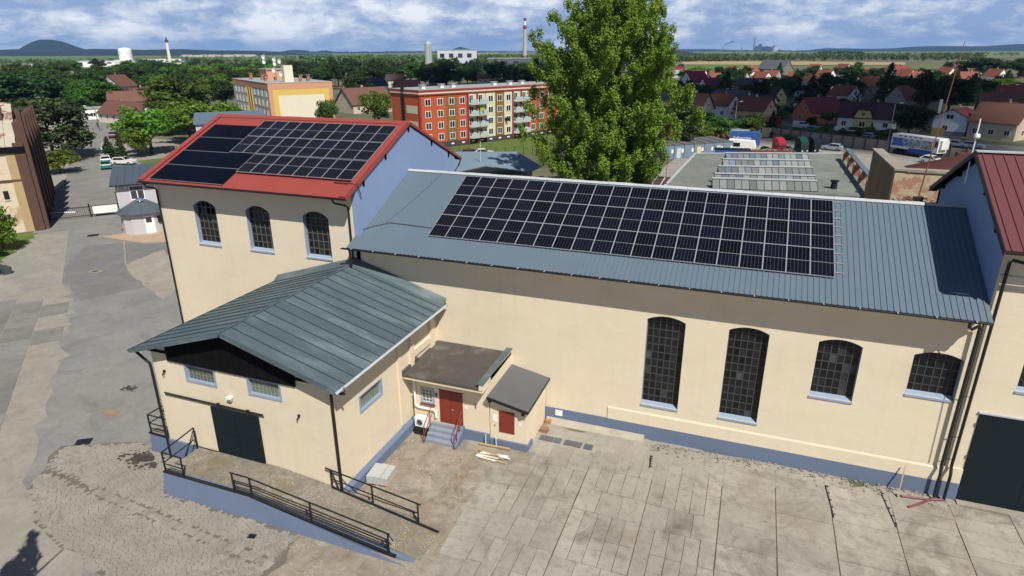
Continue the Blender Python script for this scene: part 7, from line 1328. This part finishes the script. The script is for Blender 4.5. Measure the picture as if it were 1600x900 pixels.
sw = thing('street_wall', 'pale garden wall along the left side of the street', 'wall', (-196, 112, 0)); a, b_ = Vector((-182, 99, 0)), Vector((-204, 119, 0)); d = (b_ - a) / 8
for k in range(8): MB().frame_box(a + d * k, d * .97, Vector((-.2, -.2, 0)), Vector((0, 0, 2))).build('panel', M['apron'], sw)
def person(x, y, rz, shirt, lab):
    me = bpy.data.meshes.new('person'); V = [(0, 0, .95), (0, 0, 1.25), (0, 0, 1.45), (0, 0, 1.68), (.1, 0, .92), (.12, .06, .5), (.13, .12, .06), (-.1, 0, .92), (-.12, -.05, .5), (-.13, -.10, .06), (.2, 0, 1.42), (.27, .04, 1.12), (.26, .12, .86), (-.2, 0, 1.42), (-.27, -.04, 1.12), (-.26, -.1, .86), (.13, .24, .04), (-.13, .04, .04)]
    E = [(0, 1), (1, 2), (2, 3), (0, 4), (4, 5), (5, 6), (0, 7), (7, 8), (8, 9), (2, 10), (10, 11), (11, 12), (2, 13), (13, 14), (14, 15), (6, 16), (9, 17)]
    me.from_pydata(V, E, []); o = bpy.data.objects.new('person', me); COL.objects.link(o); o.location = (x, y, 0); o.rotation_euler = (0, 0, rz)
    o.modifiers.new('skin', 'SKIN'); o.modifiers.new('sub', 'SUBSURF').levels = 1
    rad = [.15, .15, .13, .10, .1, .07, .05, .1, .07, .05, .07, .05, .035, .07, .05, .035, .04, .04]
    for v, r_ in zip(me.skin_vertices[0].data, rad): v.radius = (r_, r_ * .85)
    me.skin_vertices[0].data[0].use_root = True; o.modifiers['sub'].render_levels = 1; me.materials.append(shirt); props(o, lab, 'person', 'people at the far end of the street'); return o
c1, c2_, c3 = mat('pink_cloth', (.5, .28, .25), .9, .05), mat('white_cloth', (.6, .6, .58), .9, .05), mat('dark_cloth', (.02, .02, .03), .9, .05)
person(-199.5, 121.5, 1, c1, 'person in pink walking at the far end of the street, leftmost of three'); person(-200.2, 123, 1.2, c2_, 'person in white in the middle of three at the street end'); person(-200.8, 124.2, .8, c2_, 'person in white shirt, rightmost of three at the street end'); person(-172, 99.2, .5, c3, 'person in dark clothes in the street below the curved lamp'); person(-174.5, 92.8, .2, c3, 'person in dark clothes standing by the rail at the left kerb')
# blue shed behind the red roof left, flat vents
bs = thing('blue_seam_house', 'grey house with dark blue seam roof just left of the red roof', 'house', (-112, 76, 0), .75); MB().box(0, 14, 0, 9, 0, 5.5).build('wall', M['w_bluegrey'], bs, True)
for k in range(12): MB().frame_box(Vector((-.4 + k * 1.24, -.5, 5.5)), (1.22, 0, 0), Vector((0, 10, 1.6)), (0, 0, .1)).build('roof_panel', M['hallroof'], bs, True)
for k in range(3): win(bs, (-.01, 2 + k * 2.6 + 1.1, 2.8), (0, -1, 0), (-1, 0, 0), 1.1, 1.6)
# ================================================================ OLD BRICK FACTORY at the left edge
M['oldpl'] = mat('stained_ochre_plaster', (.58, .50, .38), .95, .14, .4, 5, .5, 3, col2=(.42, .30, .19), lo=.54, hi=.64); M['oldbrick'] = mat('weathered_brown_brick', (.095, .052, .04), .95, .25, 1.2, 10, .4, 6); M['tilepale'] = mat('pale_patchy_roof_tiles', (.40, .37, .30), .9, .2, .8, 6, col2=(.22, .11, .085), lo=.50, hi=.58)
of = thing('old_brick_factory', 'derelict factory with stained plaster front, brown brick pilaster wall and patchy tiled roof', 'old factory', (-79, 19, 0))
u1 = Vector((-.64, -.77, 0)); u2 = Vector((-.80, .60, 0)); K = Vector((-78.6, 19.2, 0))   # u1 towards the camera side wall front, u2 along the gate side
zt = Vector((0, 0, 1))
MB().frame_box(K, u1 * 30, u2 * .6, zt * 9.6).build('front_wall', M['oldpl'], of); MB().frame_box(K + u2 * .6, u2 * 26, u1 * .6, zt * 12.5).build('side_wall', M['oldbrick'], of)
for k in range(6): MB().frame_box(K + u2 * (.3 + k * 4.6) - u1 * .45, u2 * 1.2, u1 * .46, zt * (12.9 + (k == 0) * 1.0)).build('pilaster', M['oldbrick'], of)
MB().frame_box(K - u2 * .15 + u1 * .02, u1 * 1.0, u2 * .6, zt * 10.3).build('corner_pier', M['oldbrick'], of); MB().frame_box(K + u2 * 4.2 + u1 * 1.6 + zt * 9, u1 * .8, u2 * .7, zt * 4.9).build('chimney_pier', M['oldbrick'], of)
MB().frame_box(K - u2 * .25 + zt * 9.2, u1 * 30, u2 * .9, zt * .7).build('cornice', M['black'], of); MB().frame_box(K - u2 * .12 + zt * 6.0, u1 * 30, u2 * .2, zt * .22).build('string_course', M['oldbrick'], of)
MB().frame_box(K + u1 * 1.0 - u2 * .08 + zt * .0, u1 * .9, u2 * .3, zt * 9.1).build('ochre_strip', mat('ochre_plaster', (.40, .29, .15), .9, .12), of)
rv = u2 * 7 + zt * 4.2
for i in range(18):
    for j in range(10):
        MB().frame_box(K + zt * (9.9 + .02 * (j % 2)) + u1 * (.7 + i * 1.0) + rv * (j * .1), u1 * .97, rv * .104, zt * .07).build('tile', M['tilepale'], of)
MB().frame_box(K + zt * 9.85 + u1 * .65 + u2 * .5, u1 * 28, u2 * 6.6 + zt * 3.95, zt * .05).build('roof_deck', M['oldbrick'], of)
for (s, z, w_, h_) in ((3.6, 4.4, 1.1, .55), (4.0, 7.2, 1.1, 1.0), (3.9, 2.3, 1.3, .9), (8, 4.2, 1.2, .9), (8, 7.2, 1.2, 1.0), (2.55, 4.0, .5, 1.0)):
    f = MB().frame_box(K + u1 * s + zt * z - u2 * .03, u1 * w_, u2 * .2, zt * h_).build('window', M['dk'], of); MB().frame_box(K + u1 * (s - .05) + zt * (z - .12) - u2 * .1, u1 * (w_ + .1), u2 * .2, zt * .1).build('sill', M['oldpl'], f)
vp = thing('steel_flue', 'leaning grey steel flue on the old factory roof', 'flue', tuple(K + zt * 12)); MB().tube([K + u1 * 2.6 + u2 * 2 + zt * 11, K + u1 * 2.9 + u2 * 2 + zt * 16.4], .35, 10).build('pipe', M['alu'], vp)
dp = thing('dark_debris', 'dark heap of scrap in the yard below the green shrub at the left edge', 'rubble', (-68, 4.5, 0))
for k in range(9): x, y = -68.5 + rnd.uniform(-2.2, 2.2), 4.8 + rnd.uniform(-2, 2); MB().frame_box((x, y, 0), (rnd.uniform(.4, 1.4), rnd.uniform(-.4, .4), 0), (rnd.uniform(-.3, .3), rnd.uniform(.4, 1.1), .1), (0, .1, rnd.uniform(.3, 1.0))).build('scrap_piece', M['mullion'], dp)
sheet('factory_grass', [(-78, 18), (-74, 13.5), (-70, 8), (-73, 3), (-84, 8), (-84, 12)], .016, M['grass'], label='weedy grass at the foot of the old factory')
tree(-72.5, 8.5, 5.0, 5.0, 'bush', 'second green shrub in front of the ruined plaster wall, nearer the yard')
# a tree just outside the frame whose shadow falls into the lower left corner
tree(-20.5, -24.5, 13, 5.0, 'spruce', 'dark spruce standing just left of the viewpoint, its shadow on the pavers')
# ================================================================ FAR INDUSTRY
def hall_far(x, y, l, d, h, col, lab, rz=0, cat='industrial hall'):
    t = thing('industrial_hall', lab, cat, (x, y, 0), rz); MB().box(-l / 2, l / 2, -d / 2, d / 2, -1, h).build('wall', col, t, True); MB().box(-l / 2 - .4, l / 2 + .4, -d / 2 - .4, d / 2 + .4, h, h + .6).build('roof', M['roofgrey'], t, True)
    for k in range(int(l // 12)): MB().box(-l / 2 + 3 + k * 12, -l / 2 + 9 + k * 12, -d / 2 - .1, -d / 2, h * .55, h * .8).build('window_band', M['dglass'], t, True)
    return t
w3 = mat('bright_white_cladding', (.78, .78, .76), .6, .03)
hall_far(-905, 690, 75, 40, 8, w3, 'long bright white factory hall left of the white tower', .75); tw = thing('white_tower', 'stubby white silo tower at the end of the long white hall', 'tower', (-840, 668, 0)); MB().lathe([(8.5, -1), (8.5, 22), (7, 25), (0, 26)], 14, (-840, 668, 0)).build('silo', w3, tw); MB().box(-848, -830, 655, 668, -1, 10).build('base', w3, tw)
hall_far(-735, 622, 66, 26, 7, w3, 'low white hall below the white chimney', .6); hall_far(-960, 840, 60, 30, 9, w3, 'white office block right of the white silo tower', .6)
hall_far(-870, 560, 50, 25, 6, w3, 'white hall at the far left among the trees', .7)
hall_far(-390, 800, 52, 30, 21, mat('pale_blue_cladding', (.50, .53, .58), .6, .03), 'pale blue grey industrial hall beside the grey silo', .45); sl = thing('grey_silo', 'tall grey silo left of the pale blue grey hall', 'silo', (-428, 790, 0)); MB().lathe([(5, -1), (5, 29), (3.5, 32), (0, 32.5)], 16, (-428, 790, 0)).build('silo_body', mat('silo_grey', (.34, .36, .42), .5, .05), sl); MB().tube([(-424, 786, 0), (-424, 786, 31)], .4, 5).build('ladder', M['alu'], sl)
hall_far(-262, 660, 46, 34, 12, mat('dark_grey_cladding', (.10, .115, .13), .6, .05), 'long dark grey hall under the tall concrete chimney', .4); hall_far(-255, 500, 30, 16, 5, w3, 'row of pale roofs before the dark grey hall', .3)
for k in range(4): hall_far(-305 + k * 17, 468 + k * 7, 13, 9, 4, w3 if k % 2 else M['w_bluewhite'], 'pale low workshop roof behind the orange block, ' + ['leftmost of four', 'second from left of four', 'third from left of four', 'rightmost of four'][k], .35)
ch = thing('tall_chimney', 'very tall pale concrete chimney with red white head', 'chimney', (-420, 1160, 0)); MB().lathe([(4.4, -1), (2.6, 60)], 14, (-420, 1160, 0)).build('shaft', mat('pale_concrete_shaft', (.44, .39, .32), .9, .05), ch)
MB().lathe([(3.6, 58), (4.0, 60), (4.0, 61), (2.4, 62), (2.4, 64)], 14, (-420, 1160, 0)).build('gallery', M['rodred'], ch); MB().lathe([(2.4, 64), (2.3, 71)], 14, (-420, 1160, 0)).build('band', M['white'], ch); MB().lathe([(2.4, 71), (2.3, 76), (0, 76.2)], 14, (-420, 1160, 0)).build('band', mat('dark_red_band', (.12, .04, .035), .8, .1), ch)
c2 = thing('white_chimney', 'slim white chimney with dark head above the low white hall', 'chimney', (-860, 760, 0)); MB().lathe([(2.6, -1), (1.9, 34)], 12, (-860, 760, 0)).build('shaft', mat('ivory_shaft', (.72, .70, .60), .8, .04), c2); MB().lathe([(2.5, 34), (2.5, 36.5), (1.2, 38), (1.2, 40), (0, 40)], 12, (-860, 760, 0)).build('head', M['mullion'], c2)
# power station on the horizon
Y0 = 7600
gbm_ = mat('distant_grey', (.20, .22, .25), .9, .05)
FH = Vector((fw.x, fw.y, 0)).normalized(); RH = Vector((FH.y, -FH.x, 0))
def far(u, D):   # ground position at depth D along the view, in the direction of column u
    return FH * D + RH * ((u - 800) / 1059 * D) + Vector((0, -30.49, 0))
pws = thing('power_station', 'distant blue grey power station with slender chimneys on the horizon', 'power station', tuple(far(1180, Y0)))
for (u, v, r_) in ((1179, 61, 10), (1160, 75, 8), (1131, 75, 10)): h_ = (79 - v) / 1059 * Y0 + 20; q_ = far(u, Y0); MB().lathe([(r_, -2), (r_ * .7, h_)], 10, (q_.x, q_.y, 0)).build('chimney', gbm_, pws)
q_ = far(1185, Y0); x, y = q_.x, q_.y; MB().box(x - 30, x + 45, y - 30, y + 40, -2, 60).box(x + 5, x + 40, y - 28, y + 38, 60, 80).build('boiler_house', mat('distant_dark', (.07, .08, .1), .9, .05), pws); q_ = far(1212, Y0); MB().lathe([(42, -2), (30, 45), (32, 62)], 18, (q_.x, q_.y, 0)).build('cooling_tower', mat('distant_pale', (.4, .4, .42), .9, .05), pws)
sm = thing('smoke_plume', 'thin dark smoke plume drifting right from a distant chimney', 'smoke', far(1131, Y0) + Vector((0, 0, 60))); b = MB()
for k in range(16): f = k / 15; q_ = far(1131 + f * 13, Y0); b.lathe([(0, -1), (6 + 9 * f, -3 - 3 * f), (8 + 11 * f, 0), (5 + 8 * f, 4 + 3 * f), (0, 6 + 3 * f)], 8, (q_.x + rnd.uniform(-5, 5), q_.y + rnd.uniform(-10, 10), 58 + 46 * f ** .7 + rnd.uniform(-4, 4)))
vs = bpy.data.materials.new('smoke'); vs.use_nodes = True; vs.node_tree.nodes.clear(); vo = vs.node_tree.nodes.new('ShaderNodeOutputMaterial'); pv2 = vs.node_tree.nodes.new('ShaderNodeVolumePrincipled'); pv2.inputs['Color'].default_value = (.12, .13, .16, 1); pv2.inputs['Density'].default_value = .04; vs.node_tree.links.new(pv2.outputs[0], vo.inputs['Volume']); b.build('plume', vs, sm)['kind'] = 'stuff'
# ================================================================ FIELDS, WOODS, HILLS
M['f_green'] = ground_mat('spring_crop_green', (.085, .155, .035), (.11, .18, .05), (.06, .12, .03), .004, fine=.05); M['f_tan'] = ground_mat('ripening_field', (.34, .26, .13), (.38, .30, .16), (.28, .21, .10), .004, fine=.05); M['f_olive'] = ground_mat('meadow_olive', (.12, .145, .045), (.15, .17, .06), (.09, .12, .035), .004, fine=.05); M['f_rape'] = ground_mat('rapeseed', (.42, .42, .05), (.46, .46, .07), (.34, .36, .05), .004, fine=.05)
def at(u, v):    # ground point seen in that direction (ground plane z = 0)
    q = far(u, 20 * 1059 / (v - 79.3)); return (q.x, q.y)
FZ = [0.05]
def field(lab, mt, pts):
    FZ[0] += .12; sheet('field', [at(*p) for p in pts], FZ[0], mt, label=lab)
field('wide plain of mixed meadows', M['f_olive'], [(-200, 92), (-200, 81.2), (1800, 81.2), (1800, 92)]); field('green cornfield below the left hill', M['f_green'], [(-60, 95), (-60, 86.5), (60, 84.6), (180, 86), (330, 88), (330, 96)])
field('pale green field in the left distance', M['f_green'], [(250, 91.5), (300, 88.5), (440, 87), (440, 91)]); field('tan field behind the town', M['f_tan'], [(1066, 101), (1070, 96.2), (1240, 97), (1420, 99), (1420, 103), (1240, 102.4)]); field('green field in front of the tan field', M['f_green'], [(1040, 109), (1040, 101.5), (1240, 103), (1240, 109)])
field('olive meadow behind the houses at right', M['f_olive'], [(1280, 112), (1285, 103.5), (1520, 104), (1520, 110)]); field('yellow rapeseed strip', M['f_rape'], [(600, 104.6), (600, 101.8), (680, 101.8), (680, 104.6)]); field('tan field under the pointed hill', M['f_tan'], [(700, 84.3), (705, 82.6), (780, 82.4), (780, 84.2)]); field('pale field strip far right', M['f_tan'], [(1368, 89.6), (1368, 88.2), (1402, 88.4), (1402, 89.8)])
wood_l = [leaf_mat('wood_green', (.07, .12, .02), (.11, .16, .03), (.045, .085, .015)), leaf_mat('wood_dark', (.02, .045, .015), (.03, .06, .02), (.015, .03, .012))]
def wood(lab, u0, u1, v0, v1, n, h, dark=False, w=1.2):
    b = MB(); rn = random.Random(int(u0 * 7 + v0))
    for _ in range(n):
        x, y = at(rn.uniform(u0, u1), rn.uniform(v0, v1)); hh = h * rn.uniform(.6, 1.15); ww = hh * w * rn.uniform(.7, 1.2)
        leaf_quads(b, (x, y, hh * .5), (ww * .5, ww * .5, hh * .5), 34, hh * .34, rn, .6)
    o = bpy.data.objects.new('woodland', fast_mesh(b, 'woodland', wood_l[dark])); COL.objects.link(o); props(o, lab, 'woodland', None, 'stuff')
wood('light green woodland strip across the middle distance', 470, 900, 91, 100, 420, 13); wood('wooded strip in the middle distance right of the poplar', 1040, 1130, 92, 97, 120, 12); wood('long wooded strip behind the tan field', 1090, 1540, 91, 96, 420, 13)
wood('woodland behind the white halls at left', -40, 480, 94, 99, 320, 9); wood('dark forest strip at the foot of the left hill', -80, 330, 83.2, 84.6, 420, 26, True, 2.0); wood('dark spruce wood on the plain at right', 1280, 1350, 86.5, 88, 130, 14, True, 1.6); wood('dark forest line in the far distance', 380, 1800, 81.6, 82.6, 420, 22, True, 3.5)
wood('hedges and scattered trees of the right plain', 1040, 1600, 85, 90, 300, 8, False, 1.6); wood('hedges and scattered trees of the left plain', 250, 900, 85, 91, 300, 8, False, 1.6)
wood('dense tree tops of the town behind the apartment blocks', 440, 900, 104, 112, 160, 9, True)
M['hill'] = mat('forested_hill', (.010, .022, .026), .95, .25, .004, .02); 
def hill(lab, Yd, prof_, depth):
    """hill ridge: prof_ is [(column, height in metres)], rounded in depth"""
    pts = [(far(u, 1), z) for u, z in prof_]; b = MB(); n = len(pts); R_ = 9; rn = random.Random(int(Yd))
    for j in range(R_):
        f = j / (R_ - 1); k = math.sin(pi * f) ** .8
        for i, (x, z) in enumerate(pts): D_ = Yd + (f - .5) * depth; b.v.append((x.x * D_, (x.y + 30.49) * D_ - 30.49, -3 + (z + 3) * k * (1 + (rn.uniform(-.03, .03) if 0 < j < R_ - 1 else 0))))
    for j in range(R_ - 1):
        for i in range(n - 1): a = j * n + i; b.f.append((a, a + 1, a + n + 1, a + n)); b.m.append(0)
    o = b.build('hill', M['hill'], None, False, True); props(o, lab, None, None, 'structure')
def ridge(u0, u1, z0, zs, seed, n=60):
    rn = random.Random(seed); ph = [rn.uniform(0, 6) for _ in range(4)]
    return [(u0 + (u1 - u0) * i / n, max(1, (z0 + zs * (.5 * sin(i * .13 + ph[0]) + .3 * sin(i * .31 + ph[1]) + .15 * sin(i * .9 + ph[2]))) * min(1, 6 * min(i, n - i) / n))) for i in range(n + 1)]
k6 = 5200 / 1059
hill('rounded forested hill rising at the left', 5200, [(12, 3), (22, 18), (32, 44), (42, 68), (55, 96), (68, 110), (86, 109), (104, 94), (122, 64), (138, 38), (154, 20), (172, 4)], 700)
hill('low dark forested ridge at the foot of the left hill', 4300, [(u, max(0, 16 + 20 * min(1, (u + 90) / 60, (520 - u) / 160) - max(0, u - 230) * .05 + 3 * sin(u * .05))) for u in range(-90, 521, 10)], 900)
hill('small pointed blue hill in the middle distance', 8200, [(690, 2), (697, 12), (704, 24), (711, 45), (717, 62), (721, 66), (726, 58), (733, 44), (741, 22), (752, 10), (760, 2)], 1200)
hill('blue hill behind the power station', 9000, [(1178, 4), (1184, 30), (1190, 56), (1196, 66), (1203, 62), (1210, 44), (1218, 24), (1226, 10), (1234, 3)], 1200)
hill('long blue ridge on the right horizon', 7000, [(u, max(0, 26 + (u - 1240) * .085 + 7 * sin(u * .04) + 5 * sin(u * .013)) * min(1, max(0, (u - 1230) / 60))) for u in range(1230, 1801, 12)], 1500)
hill('thin far blue ridge along the horizon', 10500, ridge(300, 1300, 20, 22, 4), 1500); hill('low blue hills left of the pointed hill', 7600, [(432, 2), (445, 26), (462, 40), (480, 32), (490, 12), (500, 24), (512, 30), (524, 14), (560, 8), (620, 18), (640, 6)], 1200)
hill('low wooded rise in the middle distance right of the poplar', 3000, [(1020, 2), (1040, 14), (1062, 18), (1090, 8), (1120, 3)], 700)
vw = mat('village_white', (.6, .55, .5), .9, .05); b = MB()
for k in range(60): u = rnd.uniform(285, 345) if k % 2 else rnd.uniform(350, 398); x, y = at(u, rnd.uniform(86.2, 86.9)); s_ = 8; b.box(x - s_, x + s_, y - 6, y + 6, 0, rnd.uniform(5, 9))
props(b.build('distant_village', vw), 'tiny pale village houses at the foot of the left ridge', 'village', None, 'stuff')
# ================================================================ CLOUDS that shade the town beyond the factory
M['cloud'] = bpy.data.materials.new('cloud_vapour'); M['cloud'].use_nodes = True; M['cloud'].node_tree.nodes['Principled BSDF'].inputs['Base Color'].default_value = (.85, .86, .88, 1); M['cloud'].node_tree.nodes['Principled BSDF'].inputs['Roughness'].default_value = 1
ct_ = M['cloud'].node_tree; tb_ = ct_.nodes.new('ShaderNodeBsdfTransparent'); mx_ = ct_.nodes.new('ShaderNodeMixShader'); mx_.inputs[0].default_value = .5; ct_.links.new(ct_.nodes['Principled BSDF'].outputs[0], mx_.inputs[1]); ct_.links.new(tb_.outputs[0], mx_.inputs[2]); ct_.links.new(mx_.outputs[0], ct_.nodes['Material Output'].inputs[0])
import bmesh
def cloud(cx_, cy_, rx_, ry_, lab, alt=900, seed=1):
    """cumulus whose shadow falls around (cx_, cy_)"""
    rn = random.Random(seed); off = Vector((SUN.x, SUN.y, 0)) / SUN.z * alt; bm = bmesh.new(); 
    for k in range(46):
        t = rn.random() * 6.28; q = rn.random() ** .5; r_ = rn.uniform(.16, .3) * min(rx_, ry_)
        c = Vector((cx_ + off.x + cos(t) * rx_ * .82 * q, cy_ + off.y + sin(t) * ry_ * .82 * q, alt + rn.uniform(0, .35) * min(rx_, ry_) * (1 - q * .6)))
        bmesh.ops.create_icosphere(bm, subdivisions=3, radius=r_, matrix=Matrix.Translation(c) @ Matrix.Diagonal((1, 1, .7, 1)))
    me = bpy.data.meshes.new('cloud'); bm.to_mesh(me); bm.free(); me.materials.append(M['cloud'])
    for p in me.polygons: p.use_smooth = True
    o = bpy.data.objects.new('cloud', me); COL.objects.link(o); props(o, lab, 'cloud', 'cumulus clouds', 'structure')
cloud(52, 232, 98, 128, 'cumulus cloud shading the houses at the right', 900, 3); cloud(-95, 300, 110, 120, 'cumulus cloud shading the trees behind the apartment blocks', 900, 5)
# ================================================================ HAZE
hm = bpy.data.materials.new('haze_air'); hm.use_nodes = True; hm.node_tree.nodes.clear(); ho = hm.node_tree.nodes.new('ShaderNodeOutputMaterial'); hv = hm.node_tree.nodes.new('ShaderNodeVolumePrincipled')
hv.inputs['Color'].default_value = (.26, .52, 1.0, 1); hv.inputs['Density'].default_value = .00005; hv.inputs['Anisotropy'].default_value = 0; hm.node_tree.links.new(hv.outputs[0], ho.inputs['Volume'])
props(MB().box(-14050, 12050, -320, 16050, -4.5, 260).build('haze', hm), 'thin blue haze over the plain', None, None, 'stuff')
